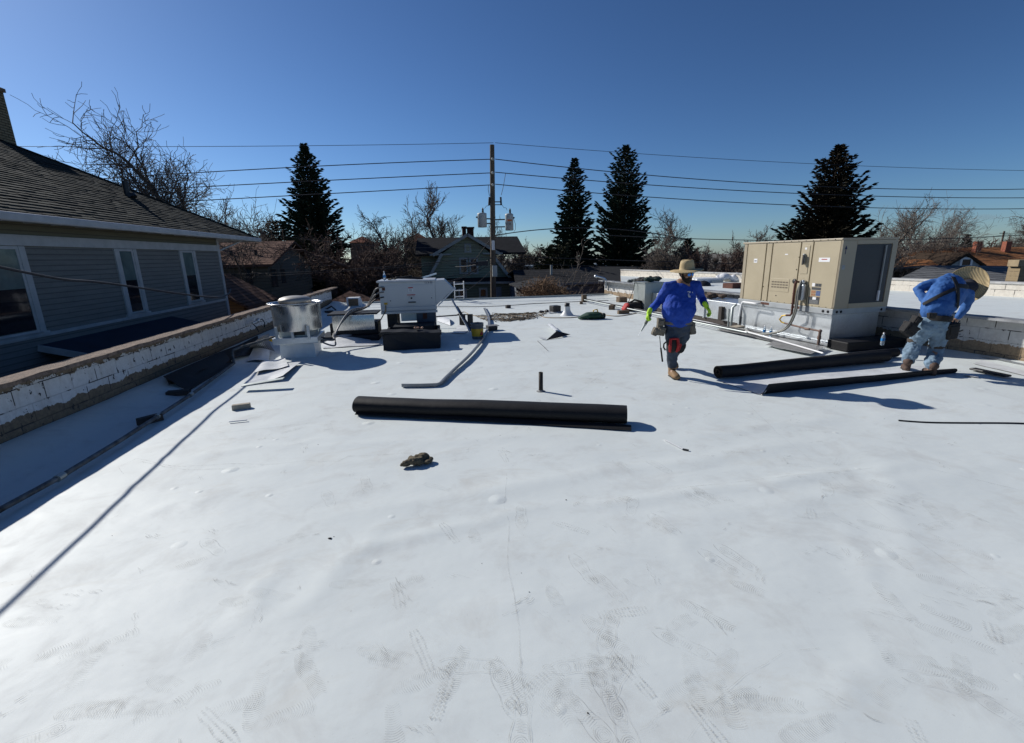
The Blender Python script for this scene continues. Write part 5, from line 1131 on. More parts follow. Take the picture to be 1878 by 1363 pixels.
glove_lump('grey_hose_coil', V(wall_x(18.5)+.1, 18.5, .7), .2, mat('grey_green_cloth', (.12, .14, .13), .8), 'grey crumpled cloth hanging on the right parapet at its far end', 'cloth', 6, 22)
# white plastic elbow pipe on the curb
m = MB(); a = U(-.03, vcol(1397, .72), .72); m.tube(cat([a, a-LX*.12, a-LX*.12+LY*.3, a-LX*.12+LY*.45+V(0, 0, -.03), a-LX*.12+LY*.5+V(0, 0, -.35)], 6), .022, 8)
tag(m.build('drain_elbow', M_LABEL), 'white plastic drain elbow coming off the left end of the tan unit', 'drain pipe')
m = MB(); a = U(-.1, LL+.05, .0); m.tube([a+V(0, 0, .05), a+V(0, 0, .55), a+LX*.1+V(0, 0, .62)], .03, 8); m.tube([a+LY*.1+V(0, 0, .05), a+LY*.12+V(0, 0, .5)], .02, 8); tag(m.build('standing_conduit', M_GALVD), 'upright grey conduits between the low duct and the tan unit', 'conduit')
m = MB(); a = U(-.2, LL-.3, .06); m.box(a+V(0, 0, .05), (.3, .2, .06), dr_+.3); tag(m.build('cardboard_piece', mat('pale_cardboard', (.4, .35, .27))), 'folded cardboard piece at the foot of the galvanised curb', 'cardboard')
m = MB(); a = U(-.2, LL-.65, .06); m.tube([a, a+LY*.35], .05, 12); tag(m.build('grey_can', M_GREYP), 'grey cylinder lying at the foot of the galvanised curb', 'can')
m = MB(); pts = [P(x_, y_, z=.1) for x_, y_ in ((1255, 583), (1300, 592), (1360, 606), (1420, 622), (1510, 648))]
m.tube(pts, .016, 8); tag(m.build('edge_pipe', M_LABEL), 'pale pipe running along the foot of the low duct and unit', 'pipe')
# things seen beyond the right parapet
nb = empty('neighbour_vent_unit', J(1305, 520, 21), 'white box unit with grey side beyond the parapet right of the walking man', 'rooftop unit')
a = J(1283, 526, 21); b = J(1318, 526, 21.6); c = J(1318, 511, 21.6)
m = MB(); m.box((a+b)/2+V(0, .6, .0), ((b-a).length, 1.2, (c.z-b.z)*2), 0, 0, .92); m.build('housing', M_LABEL, nb)
m = MB(); m.box((a+b)/2+V(.35, -.02, .0), ((b-a).length*.45, .06, (c.z-b.z)*1.5)); m.build('side_panel', M_GREYP, nb)
m = MB(); p = J(1290, 528, 19.5); m.lathe(p, [(.32, -.3), (.32, .05), (.25, .2), (.12, .28), (.0001, .3)], 24); tag(m.build('black_dome_vent', M_BLACKP), 'black domed vent beyond the parapet right of the walking man', 'roof vent')
m = MB(); p = J(1345, 530, 18); m.box(p, (.6, .5, .45), .2); tag(m.build('brown_crate', M_RUST, None, bevel=.01), 'brown box beyond the parapet just left of the tan unit', 'box')
glove_lump('white_sacks', J(1344, 519, 22), .5, M_LABEL, 'pale crumpled sacks beyond the parapet left of the tan unit', 'sacks', 5, 5)
m = MB(); p = J(1262, 522, 19.5); m.tube([p-V(.2, 0, .1), p+V(.25, 0, -.1)], .1, 12); tag(m.build('yellow_container', M_YEL), 'yellow container beside the walking man shoulder beyond the parapet', 'container')
# conduit end on the far parapet corner
m = MB(); p = P(1108, 515, y=20.6); m.tube(cat([p+V(.1, 0, -.35), p+V(.08, 0, -.05), p+V(-.0, 0, .1), p+V(-.2, 0, .16), p+V(-.35, 0, .2)], 5), .05, 10); m.ball(p+V(-.4, 0, .2), .08); tag(m.build('weatherhead', M_GALV), 'grey weatherhead conduit at the far end of the right parapet', 'weatherhead')
# --- membrane rolls
def roll(name, a, b, rx, rz_, turns, label, th=.0045, tail=0, core=0, gap=.010, bend=0., zc=None, grow=.0, ends=True):
    a = Vector(a); b = Vector(b); d = (b-a).normalized(); s = V(d.y, -d.x, 0); m = MB(); K = int(turns*36)
    sec = []
    for i in range(K+1):
        t = i/36*2*math.pi; r_ = 1-gap/rx*(K-i)/36*1.0
        if r_ < .12: continue
        sec.append((rx*r_*math.cos(t), rz_*r_*math.sin(t)))
    if tail: last = sec[-1]; sec += [(last[0]+tail*(k/4), last[1]*(1-k/4)+(-rz_+.004)*(k/4)) for k in range(1, 5)] if False else []
    n_ = 40
    def fn(u, v):
        x = v*(len(sec)-1); i = min(int(x), len(sec)-2); f = x-i; p = (sec[i][0]*(1-f)+sec[i+1][0]*f, sec[i][1]*(1-f)+sec[i+1][1]*f)
        q = a.lerp(b, u); w = math.sin(u*math.pi); sag = 1+.05*mnoise.noise(V(u*3, 1, 2))+grow*u
        return V(q.x, q.y, 0)+s*(p[0]*(1+.06*mnoise.noise(V(u*2.5, 5, 1)))+bend*w)+V(0, 0, (zroof(q.x, q.y)+rz_*sag+p[1]*sag+.004))
    m.sheet(fn, n_, len(sec)-1, th, 0, 0)
    root = empty(name, ((a.x+b.x)/2, (a.y+b.y)/2, 0), label, 'membrane roll', 'rolls of black roofing membrane')
    m.build('rolled_sheet', M_BLK, root)
    if core:
        m = MB(); q0 = a-d*.005; q1 = b+d*.005; zz = lambda q: zroof(q.x, q.y)+rz_+.004
        m.tube([V(q0.x, q0.y, zz(q0)), V(q1.x, q1.y, zz(q1))], core, 20, cap=False); m.tube([V(q0.x, q0.y, zz(q0)), V(q1.x, q1.y, zz(q1))], core-.006, 20, cap=False); m.build('cardboard_core', mat('core_card', (.14, .10, .07), .8), root)
    return root
roll('membrane_roll', V(-1.17, 5.84, 0), V(1.99, 4.76, 0), .15, .104, 3.4, 'long flattened black roll lying alone in the centre of the roof', gap=.016)
a = pz(661, 757); b = pz(1157, 784); m = MB(); d = (b-a).normalized(); s = V(d.y, -d.x, 0)
m.sheet(lambda u, v: a.lerp(b, u)+s*(.03-.16*v)*-1+V(0, 0, .012+.035*math.sin(v*3.0)+.01*math.sin(u*4)), 30, 10, .005, 0, 0) 
rt = [o for o in bpy.data.objects if o.name == 'membrane_roll'][0]; m.build('loose_lap', M_BLK, rt)
roll('membrane_roll', pz(1322, 694)+V(-.05, .02, 0), pz(1622, 664), .115, .105, 4.2, 'black roll with a hollow core in front of the tan unit', core=.042, gap=.022)
roll('membrane_roll', pz(1322, 688), pz(1640, 655), .10, .075, 3.2, 'black roll tucked behind the cored roll before the tan unit', gap=.015, grow=.15)
# white sheet with upturned black edge beneath the bending man
a, b = pz(1408, 729), pz(1763, 688); c, d = pz(1322, 700), pz(1700, 671)
def upf(u, v):
    q = c.lerp(d, u).lerp(a.lerp(b, u), v); h = .008+zroof(q.x, q.y)
    e = max(0, (v-.84)/.16); h += .15*math.sin(e*1.7)*(1-.55*u)*(1 if u > .0 else 0)
    return V(q.x, q.y, h)+(V(-.02, .09, 0)*e*e)
m = MB(); m.sheet(lambda u, v: upf(1-u, v), 40, 24, .004, 0, 1); tag(m.build('membrane_sheet', [M_SCRAP, M_BLK]), 'long white sheet with curled up black edge under the bending man', 'membrane sheet')
cord('black_strip', [(1648, 772), (1700, 775), (1790, 777), (1900, 778)], .010, M_BLK, 'thin black strip lying alone at the right edge of the roof', 'strip', .006)
m = MB(); a = P(1783, 676, z=.04); b = P(1850, 690, z=.04); m.beam(a, b, .12, .03); tag(m.build('dark_board', M_BLACKP, None, bevel=.01), 'dark grey rolled offcut right of the bending man', 'offcut')
scrap('membrane_scrap', [(1768, 691), (1794, 695), (1792, 693), (1772, 689)], 'small bright white sliver beside the upturned black edge', curl=.01)
scrap('membrane_scrap', [(1785, 668), (1878, 690), (1890, 684), (1800, 662)], 'pale sheet edge at the foot of the right parapet', curl=.0)
# --- small debris in the foreground
glove_lump('crumpled_rag', pz(768, 851), .10, mat('brown_rag', (.13, .105, .065), .9, 0, .5, 25, .8, 60, .01), 'crumpled brown rag lying on the white roof in front of the black roll', 'rag', 9, 31, .5, .4)
glove_lump('black_scrap', pz(606, 989), .022, M_BLACKP, 'tiny black scrap in the left foreground', 'scrap', 4, 2, .5, .4)
glove_lump('black_crumb', pz(1628, 1211), .013, M_BLACKP, 'black crumb in the right foreground', 'crumb', 3, 6)
glove_lump('dark_crumb', pz(452, 880), .008, M_BLACKP, 'dark pebble left of the brown rag', 'crumb', 3, 7)
zt2 = empty('cable_tie', pz(1240, 820), 'pale strap with a black tip right of the long black roll', 'strap')
a, b = pz(1218, 808), pz(1252, 826); c = pz(1263, 828)
m = MB(); m.beam(a+V(0, 0, .01), b+V(0, 0, .015), .012, .004); m.build('strap', M_LABEL, zt2); m = MB(); m.beam(b+V(0, 0, .012), c+V(0, 0, .01), .02, .012); m.build('buckle', M_BLACKP, zt2)

# ------------------------------------------------------------------ utility pole and wires
PB = P(905, 555, y=26.)
up_ = empty('utility_pole', (PB.x, 26, GZ), 'tall wooden utility pole with two grey transformers', 'utility pole')
ptop = P(907, 266, y=26.).z
def pxz(X, Y): return P(740+X/5.678, 240+Y/5.678, y=26.)
px_ = lambda z: PB.x+(z+.6)*.022
m = MB(); m.tube([V(px_(z), 26, z) for z in (GZ, -2, 0, 2, 4, 6, ptop)], [.175, .17, .16, .15, .14, .13, .12], 14); m.build('pole', M_POLE, up_)
for k, y_ in enumerate((293, 318, 340)):
    z = P(908, y_, y=26.).z; m = MB(); m.lathe(V(px_(z), 25.8, z), [(.0001, -.08), (.07, -.06), (.045, -.02), (.07, .02), (.045, .05), (.0001, .07)], 12); m.build('insulator', M_GREYP, up_)
for X0, X1, Ya, Yb in ((765, 865, 868, 1008), (1052, 1138, 875, 1040)):
    a = pxz(X0, Ya); b = pxz(X1, Yb); cx_ = (a.x+b.x)/2; r_ = (b.x-a.x)/2; sy = -.25
    c = V(cx_, 26+sy, 0); m = MB(); m.lathe(c, [(.0001, a.z+.05), (r_*.7, a.z+.04), (r_*1.03, a.z), (r_, a.z-.06), (r_, b.z+.02), (r_*.9, b.z), (.0001, b.z)], 28); tf = m.build('transformer', M_GREYP, up_)
    m = MB(); m.lathe(V(cx_+.05, 26+sy, a.z), [(.05, 0), (.07, .06), (.04, .09), (.07, .12), (.04, .16), (.06, .2), (.02, .3), (.0001, .3)], 10); m.build('bushing', M_WIRE, tf)
    m = MB(); s_ = 1 if cx_ < px_(3) else -1
    for zz in (a.z-.25, b.z+.2): m.beam((cx_+s_*r_, 26+sy*.5, zz), (px_(zz), 26, zz), .06, .06)
    m.tube([(cx_-s_*r_*1.0, 26+sy, a.z-.15), (cx_-s_*(r_+.07), 26+sy, a.z-.2)], .04, 8); m.build('mount', M_WIRE, tf)
    if s_ < 0:
        m = MB(); m.bb(cx_-.12, cx_+.12, 26+sy-r_-.006, 26+sy-r_+.06, a.z-.36, a.z-.28); m.build('orange_tag', mat('orange_tag', (.5, .12, .02)), tf)
        text('25', 'number', M_WIRE, up_, (cx_, 26+sy-r_-.01, (a.z+b.z)/2-.1), (1, 0, 0), (0, 0, 1), .16)
for s_, X in ((-1, 895), (1, 1012)):
    a = pxz(X, 690); b = pxz(X+5*s_, 775); m = MB(); m.tube([a, b], .05, 8); m.beam(pxz(X, 740), V(px_(a.z-.2), 26, pxz(X, 740).z), .05, .05); m.beam(pxz(X, 770), V(px_(a.z-.2), 26, pxz(X, 770).z), .04, .04); m.build('fuse_cutout', M_WIRE, up_)
m = MB(); m.tube([pxz(885, 560), pxz(882, 610), pxz(895, 680)], .014, 5); m.tube([pxz(898, 775), pxz(860, 785), pxz(845, 810)], .012, 5); m.tube([pxz(1064, 440), pxz(1040, 580), pxz(1018, 670)], .014, 5); m.tube([pxz(1025, 770), pxz(1045, 800), pxz(1072, 805), pxz(1078, 830)], .012, 5); m.tube([pxz(1142, 905), pxz(1165, 970), pxz(1165, 1030), pxz(1150, 1048)], .012, 5)
m.build('drop_leads', M_WIRE, up_)
m = MB(); a = P(908, 450, y=26); m.box(V(px_(a.z), 25.84, a.z), (.16, .03, .5)); m.build('white_sign', M_LABEL, up_)
m = MB(); a = P(911, 497, y=26); m.box(V(px_(a.z)+.06, 25.8, a.z-.0), (.26, .2, .6)); m.build('meter_box', M_GREYP, up_, bevel=.02)
def wire(pp_, label, r=.02, y=26., xend=None, m_=None, ysp=0, grp=None):
    """parabola in the vertical plane through three photographed points, carried on to xend"""
    q = [P(px, py, y=y) for px, py in pp_]; (x1_, z1_), (x2_, z2_), (x3_, z3_) = [(p.x, p.z) for p in q]
    def f(x): return z1_*(x-x2_)*(x-x3_)/((x1_-x2_)*(x1_-x3_))+z2_*(x-x1_)*(x-x3_)/((x2_-x1_)*(x2_-x3_))+z3_*(x-x1_)*(x-x2_)/((x3_-x1_)*(x3_-x2_))
    xe = x3_ if xend is None else xend; m = MB(); m.tube([V(x1_+(xe-x1_)*t/40, y, f(x1_+(xe-x1_)*t/40)) for t in range(41)], r, 5)
    return tag(m.build('power_line', m_ or M_WIRE), label, 'power line', grp or 'overhead lines')
wire([(905, 262), (600, 267), (300, 269)], 'thin topmost overhead line left of the utility pole', .012, xend=-45)
wire([(905, 292), (620, 303), (340, 318)], 'second overhead line from the top left of the pole', .022, xend=-45)
wire([(905, 317), (640, 329), (365, 343)], 'third overhead line from the top left of the pole', .022, xend=-45)
wire([(905, 339), (700, 350), (420, 365)], 'fourth overhead line from the top left of the pole', .022, xend=-45)
wire([(908, 262), (1400, 296), (1878, 313)], 'thin topmost overhead line right of the utility pole', .012, xend=48)
wire([(908, 292), (1400, 337), (1878, 347)], 'second overhead line from the top right of the pole', .022, xend=48)
wire([(908, 316), (1400, 352), (1878, 363)], 'third overhead line from the top right of the pole', .022, xend=48)
wire([(908, 338), (1400, 374), (1878, 383)], 'fourth overhead line from the top right of the pole', .022, xend=48)
wire([(908, 432), (940, 427), (1250, 438)], 'overhead line leaving the pole to the right just below the transformers', .025, xend=14)
wire([(1100, 431), (1400, 441), (1878, 431)], 'sagging overhead line passing behind the tan unit', .022, xend=48)
wire([(905, 470), (1130, 477), (1400, 486)], 'low communication cable right of the pole', .018, xend=24)
wire([(905, 482), (1130, 489), (1400, 492)], 'lowest communication cable right of the pole', .016, xend=24)
wire([(905, 470), (700, 490), (400, 504)], 'grey service cable from the pole to the grey house', .016, xend=-14)
wire([(905, 478), (640, 497), (400, 512)], 'thin black service cable just under the grey one left of the pole', .012, xend=-14)
wire([(905, 452), (800, 455), (700, 452)], 'dark cable running left behind the air handler treetops', .012, xend=-14)
wire([(1655, 447), (1770, 440), (1878, 425)], 'thin line crossing the trees at far right', .016, y=35, xend=70)
wire([(1655, 490), (1770, 482), (1878, 470)], 'low line crossing in front of the orange roof', .016, y=33, xend=60)
wire([(1655, 486), (1770, 476), (1878, 462)], 'second low line crossing in front of the orange roof', .014, y=33, xend=60)
def span(a, b, sag, r, label, m_=None, n=24):
    a, b = Vector(a), Vector(b); m = MB(); m.tube([a.lerp(b, t/n)-V(0, 0, sag*4*(t/n)*(1-t/n)) for t in range(n+1)], r, 6); return tag(m.build('service_cable', m_ or M_WIRE), label, 'cable', 'overhead lines')
ph = lambda y_: V(px_(P(908, y_, y=26).z), 26, P(908, y_, y=26).z)
span(ph(432), P(850, 500, y=33.9), .1, .018, 'black service cable slanting from the pole to the double window of the green house')
span(ph(470), P(800, 520, y=24), .3, .02, 'grey drop cable from the pole down behind the air handler')
span(ph(480), P(775, 524, y=23), .3, .014, 'thin drop cable from the pole to the far left of the roof')
span(ph(486), P(700, 512, y=22), .3, .014, 'thin black drop cable behind the silver air handler')
span(ph(474), P(824, 488, y=33.8), .2, .014, 'thin cable from the pole to the left corner of the green house')
span(ph(492), P(830, 545, y=24), .2, .012, 'lowest drop cable from the pole to the ladder')
m = MB(); a = P(855, 484, y=25.5); b = P(888, 482, y=25.7); m.tube([a, a.lerp(b, .3), b], [.03, .05, .03], 8); m.bb(a.x+.5, a.x+1.2, 25.6, 25.75, a.z-.12, a.z+.1); tag(m.build('splice_box', M_WIRE), 'dark cable splice box hanging left of the pole', 'splice box')
# near cable that throws the long shadow
s_ = -SUNV/SUNV.z; pA = P(0, 1120, z=0); pB = P(440, 705, z=0); nn = (pB-pA).cross(SUNV)
def oncab(px, py): d = ray(px, py); return CAM+d*(nn.dot(pA-CAM)/nn.dot(d))
cc_ = [oncab(-260, 432), oncab(0, 490), oncab(200, 520), oncab(400, 545)]; d0 = (cc_[0]-cc_[1]); 
ln = cc_[1]+(cc_[1]-cc_[2])*3.2-SUNV*1.0; end = V(-7.5, 17.9, .98)
m = MB(); m.tube(cat([ln, cc_[1], cc_[2], cc_[3], end], 10), .016, 8); tag(m.build('service_cable', M_WIRE), 'thick dark cable crossing in front of the grey house windows', 'cable', 'overhead lines')
fp = empty('far_utility_pole', P(1832, 440, y=80), 'small distant utility pole above the orange roof', 'utility pole')
a = P(1835, 452, y=80); b = P(1842, 424, y=80); m = MB(); m.tube([V(a.x, 80, GZ), V(b.x, 80, b.z)], .16, 8); m.build('pole', M_POLE, fp); m = MB(); m.beam(V(b.x-1, 80, b.z-.4), V(b.x+1, 80, b.z-.4), .12, .12); m.build('crossarm', M_POLE, fp)

# ------------------------------------------------------------------ people
from mathutils.bvhtree import BVHTree
M_SKIN = mat('skin', (.30, .17, .11), .55, 0, .15, 10, .1)
M_SHIRT1 = mat('royal_blue_shirt', (.004, .050, .36), .8, 0, .2, 6, .25, 30, .01)
M_SHIRT2 = mat('mid_blue_shirt', (.03, .115, .34), .8, 0, .1, 6, .25, 30, .01)
M_JEAN1 = mat('dark_denim', (.045, .06, .085), .9, 0, .35, 9, .4, 120)
M_JEAN2 = mat('faded_denim', (.17, .25, .33), .9, 0, .35, 9, .4, 120)
M_BOOT1 = mat('tan_boot_leather', (.25, .15, .07), .75, 0, .35, 14, .4)
M_BOOT2 = mat('brown_boot_leather', (.09, .055, .04), .75, 0, .35, 14, .4)
M_SOLE = mat('dark_sole', (.02, .018, .016), .8)
M_GLOVE = mat('lime_glove', (.42, .70, .03), .7, 0, .2, 20, .3)
M_GLOVEP = mat('grey_glove_palm', (.03, .03, .03), .8)
t = NT('straw'); o_ = t.obj(); wv = t.n('TexWave', wave_type='RINGS', rings_direction='Z'); wv.inputs['Scale'].default_value = 22; wv.inputs['Distortion'].default_value = .6; t.l(o_, wv.inputs['Vector'])
nz_ = t.noise(o_, 60, 3); cc = t.mix(t.math('MULTIPLY_ADD', wv.outputs['Fac'], .5, t.math('MULTIPLY', nz_, .5)), (.30, .22, .11), (.66, .51, .28)); M_STRAW = t.fin(cc, .75, 0, t.bump(wv.outputs['Fac'], .5, .004))
M_BEARD = mat('black_hair', (.012, .009, .008), .9, 0, .3, 60, .6, 150)
M_POUCH = mat('worn_canvas_pouch', (.16, .14, .11), .9, 0, .4, 14, .5, 60)
def hand(mb, w, d, n, s, curl=25, k=1., t_=0.):
    d = Vector(d).normalized(); s = Vector(s); s = (s-d*s.dot(d)).normalized(); n = Vector(n); n = (n-d*n.dot(d)-s*n.dot(s)).normalized(); w = Vector(w)
    mb.limb([w-d*.02, w+d*.03*k, w+d*.085*k], [(.028+t_, .021+t_), (.038+t_, .019+t_), (.041+t_, .015+t_)], side=s, n=14)
    for i, L_ in enumerate((.072, .082, .076, .058)):
        p = w+d*.088*k+s*(.031-.0205*i); a = 0; pts = [p-d*.015]; dd = (d+s*(.10-.07*i)).normalized()
        for j, f in enumerate((.45, .32, .23)):
            a += R(curl*(1+.12*i)*(1, 1.25, .9)[j]); v = dd*math.cos(a)+n*math.sin(a); pts.append(p); p = p+v*L_*f*k*1.05
        pts.append(p); mb.limb(pts, [.0095+t_, .0095+t_, .009+t_, .0082+t_, .0072+t_], side=s, n=8)
    p = w+d*.028*k+s*.03; q = p+(d*.55+s*.75+n*.35).normalized()*.038; r_ = q+(d*.85+s*.25+n*.45).normalized()*.030; u = r_+(d*.9+n*.5).normalized()*.022
    mb.limb([p-s*.01, p, q, r_, u], [.014+t_, .013+t_, .0115+t_, .0105+t_, .0085+t_], side=n, n=8)
def crumple(o, sc, st):
    tx = bpy.data.textures.new('folds', 'CLOUDS'); tx.noise_scale = sc; tx.noise_depth = 2
    dm = o.modifiers.new('folds', 'DISPLACE'); dm.texture = tx; dm.strength = st; dm.mid_level = .5; return o
def boot(root, heel, toe, m_, up_dir=UP, h=.20, k=1.1):
    heel, toe = Vector(heel), Vector(toe); d = (toe-heel).normalized(); s = d.cross(UP).normalized(); u = s.cross(d).normalized() if s.cross(d).z > 0 else -s.cross(d).normalized()
    L_ = (toe-heel).length; m = MB()
    m.limb([heel+d*.045+u*.055, heel+d*L_*.45+u*.06, heel+d*L_*.7+u*.05, heel+d*(L_-.045)+u*.045], [(.042*k, .05*k), (.043*k, .052*k), (.050*k, .044*k), (.044*k, .036*k)], side=s)
    m.limb([heel+d*.06+u*.06, heel+d*.065+UP*.11+u*.02, heel+d*.05+UP*h], [(.043*k, .05*k), (.048*k, .052*k), (.060*k, .062*k)], side=s)
    b = m.build('boot', m_, root, remesh=.008, smooth=3)
    m = MB(); m.limb([heel+d*.045+u*.014, heel+d*L_*.45+u*.014, heel+d*L_*.72+u*.014, heel+d*(L_-.045)+u*.014], [(.044*k, .014), (.042*k, .014), (.053*k, .014), (.045*k, .014)], side=s); m.build('sole', M_SOLE, b)
    m = MB()
    for q in range(5): c = heel+d*(.10+.018*q)+u*.10+UP*(.10-.022*q)-d*.02; m.tube([c-s*.03, c+d*.008, c+s*.03], .004, 5)
    m.build('laces', M_BEARD, b); return b
def bvh(o):
    return BVHTree.FromPolygons([v.co+ORG[o.name] for v in o.data.vertices], [tuple(p.vertices) for p in o.data.polygons])
def surf_strip(mb, tree, pix, w, off=.006, n=14, th=.004):
    """a strap that lies on a surface along points found on it"""
    out = []
    for (a, b) in zip(pix, pix[1:]):
        for i in range(n):
            t = i/n; d = ray(a[0]+(b[0]-a[0])*t, a[1]+(b[1]-a[1])*t); h = tree.ray_cast(CAM, d.normalized())
            if h[0] is not None: out.append((h[0], h[1]))
    if len(out) < 2: return
    sm_ = []
    for i in range(len(out)):
        lo, hi = max(0, i-2), min(len(out), i+3); sm_.append((sum((q[0] for q in out[lo:hi]), V(0, 0, 0))/(hi-lo), sum((q[1] for q in out[lo:hi]), V(0, 0, 0)).normalized()))
    A_, B_ = [], []
    for i, (p, nn) in enumerate(sm_):
        t = (sm_[min(i+1, len(sm_)-1)][0]-sm_[max(i-1, 0)][0]).normalized(); s = t.cross(nn).normalized()
        A_.append(p+nn*off-s*w/2); B_.append(p+nn*off+s*w/2)
    k = len(A_); mb.sheet(lambda u, v: (A_[min(k-1, round(u*(k-1)))]).lerp(B_[min(k-1, round(u*(k-1)))], v)+sm_[min(k-1, round(u*(k-1)))][1]*(.004*math.sin(v*3.14)), k-1, 3, th, 0, 0)
def pouch(root, c, w, d, h, tilt, m_, rz=0., name='pouch'):
    q = Matrix.Rotation(rz, 3, 'Z') @ Matrix((RH, -FH, UP)).transposed() @ Matrix.Rotation(tilt, 3, 'Y')
    m = MB(); m.box(c, (w, d, h), q, 0, 1.22); o = m.build(name, m_, root, remesh=.009, smooth=5); crumple(o, .05, .02)
    m = MB(); m.box(Vector(c)+q @ V(0, d*.55, h*.10), (w*.7, .03, h*.5), q, 0, 1.1); m.build('pocket', m_, o, remesh=.007, smooth=3); return o
def hat(root, c, upd, cr, ch_, br, name='straw_hat', droop=.03, dent=True, face=None):
    upd = Vector(upd).normalized(); q = upd.to_track_quat('Z', 'Y').to_matrix(); c = Vector(c); n = 48; prof = []
    prof = [(br, -droop, 0), (br*.99, -droop+.006, 0), (br*.8, -droop*.35+.004, 0), (cr*1.12, .004, 0), (cr*1.02, .012, 0), (cr*1.0, .045, 0), (cr*.95, ch_*.6, 0), (cr*.88, ch_*.86, 0), (cr*.70, ch_*1.0, 1), (cr*.35, ch_*.97, 2), (.0005, ch_*.93, 2)]
    m = MB(); vs = []
    for r_, z, k in prof:
        for j in range(n):
            th = 2*math.pi*j/n; wob = 1+.02*math.sin(3*th+1); x, y = r_*math.cos(th)*.92, r_*math.sin(th)*1.06; zz = z+(.012*math.sin(2*th) if r_ > br*.7 else 0)
            if k and dent: zz -= .025*math.exp(-(x/(.03))**2)*(1 if k == 2 else .5)
            vs.append(c+q @ V(x*wob, y*wob, zz))
    m.add(vs, [(i*n+j, i*n+(j+1) % n, (i+1)*n+(j+1) % n, (i+1)*n+j) for i in range(len(prof)-1) for j in range(n)], 0, True)
    h = m.build(name, M_STRAW, root); so = h.modifiers.new('thick', 'SOLIDIFY'); so.thickness = .004
    m = MB(); m.lathe(c, [(cr*1.03, .016), (cr*1.025, .04)], 40, axis=upd); hb = m.build('hat_band', mat('pale_straw_band', (.5, .42, .26), .8), h)
    return h
# --- the man walking toward the camera
D1 = 6.97
def j(X, Y, b=0.): return J(1100+X/4.868, 440+Y/4.868, D1+b)
f0 = J(1234, 694, D1-.02); f0 = V(f0.x, f0.y, 0)
man = empty('person', f0, 'walking man in royal blue long sleeve shirt, straw hat, sunglasses and lime gloves', 'person')
hc = j(770, 312, .02); ca, sa = math.cos(R(26)), math.sin(R(26)); fd = (-FH*ca+RH*sa-UP*.10).normalized(); hr = fd.cross(UP).normalized(); hr = hr if hr.dot(RH) > 0 else -hr; hu = hr.cross(fd); hu = hu if hu.z > 0 else -hu
QH = Matrix((hr, fd, hu)).transposed()
def head(B, hc, QH, hr, fd, hu):
    B.ball(hc+hu*.035-fd*.012, .094, .84, 1.02, .96, QH, 24); B.ball(hc-hu*.048+fd*.022, .066, .92, .95, .95, QH, 20); B.ball(hc-hu*.01+fd*.03, .072, .9, .9, 1.1, QH, 20)
    B.limb([hc+fd*.088+hu*.022, hc+fd*.104-hu*.004, hc+fd*.100-hu*.018], [.010, .014, .017], side=hr, n=10)
    for s in (-1, 1):
        B.ball(hc+hr*s*.079-hu*.0+fd*-.01, .028, .35, .7, 1.1, QH, 12); B.ball(hc+hr*s*.034+fd*.082+hu*.018, .014, 1, .5, .8, QH, 10)
        B.ball(hc+hr*s*.045+fd*.062-hu*.02, .03, 1, .8, .8, QH, 12)
    B.ball(hc+fd*.09-hu*.052, .018, 1.2, .55, .4, QH, 10); B.ball(hc+fd*.088-hu*.062, .017, 1.1, .55, .4, QH, 10)
B = MB(); head(B, hc, QH, hr, fd, hu)
B.limb([hc-hu*.05-fd*.015, j(745, 372, .05), j(740, 400, .06)], [(.062, .06), (.064, .062), (.07, .07)], side=RH)
tor = [(738, 405, .05, .13, .10), (728, 440, .04, .18, .115), (720, 500, .02, .20, .13), (712, 560, 0, .205, .15), (702, 630, -.03, .225, .175), (698, 690, -.02, .21, .165), (696, 740, .0, .185, .14)]
B.limb([j(a, b, c) for a, b, c, d, e in tor], [(d, e) for a, b, c, d, e in tor], side=RH, n=24)
shL, shR = j(604, 412, .04), j(862, 408, .02); elL, wrL = j(528, 548, .10), j(440, 650, -.02); elR, wrR = j(912, 525, .06), j(950, 590, -.10)
B.limb([shL, elL, wrL], [.048, .040, .028]); B.limb([shR, elR, wrR], [.048, .040, .028])
kF = j(646, 925, -.10); aF = f0+FH*.075+UP*.11; hipL = j(640, 755, .0); hipR = j(755, 755, .03)
tb0 = P(1237, 677, z=0); kR = j(716, 925, .12); aR = tb0+UP*.20+FH*.12
B.limb([hipL, kF, aF], [.085, .055, .04]); B.limb([hipR, kR, aR], [.085, .055, .04]); B.limb([aF, f0-FH*.06+UP*.05], [.04, .035]); B.limb([aR, tb0+UP*.06-FH*.03], [.04, .035])
dL = (j(405, 735, -.02)-wrL).normalized(); dR_ = (j(1000, 668, -.12)-wrR).normalized()
hand(B, wrL, dL, RH*.6-FH*.5, -FH*.8-RH*.3, 48); hand(B, wrR, dR_, -RH*.9, -FH*.9, 22)
B.build('body', M_SKIN, man, remesh=.008, smooth=2)
S_ = MB(); tor2 = [(738, 398, .06, .085, .08), (732, 412, .05, .165, .11), (724, 450, .04, .205, .135), (718, 505, .02, .222, .15), (712, 560, 0, .232, .17), (704, 620, -.03, .248, .195), (699, 668, -.03, .240, .19), (697, 694, -.03, .215, .18)]
S_.limb([j(a, b, c) for a, b, c, d, e in tor2], [(d, e) for a, b, c, d, e in tor2], side=RH, n=28)
S_.limb([j(660, 402, .05), shL, j(570, 480, .07), elL, wrL+(elL-wrL)*.1], [.07, .077, .070, .060, .045]); S_.limb([j(815, 400, .04), shR, j(890, 470, .05), elR, wrR+(elR-wrR)*.25], [.07, .077, .068, .058, .046])
S_.ball(j(740, 400, .07), .085, 1.1, .9, .6)
sh = S_.build('shirt', M_SHIRT1, man, remesh=.010, smooth=3); crumple(sh, .09, .034)
T_ = MB()
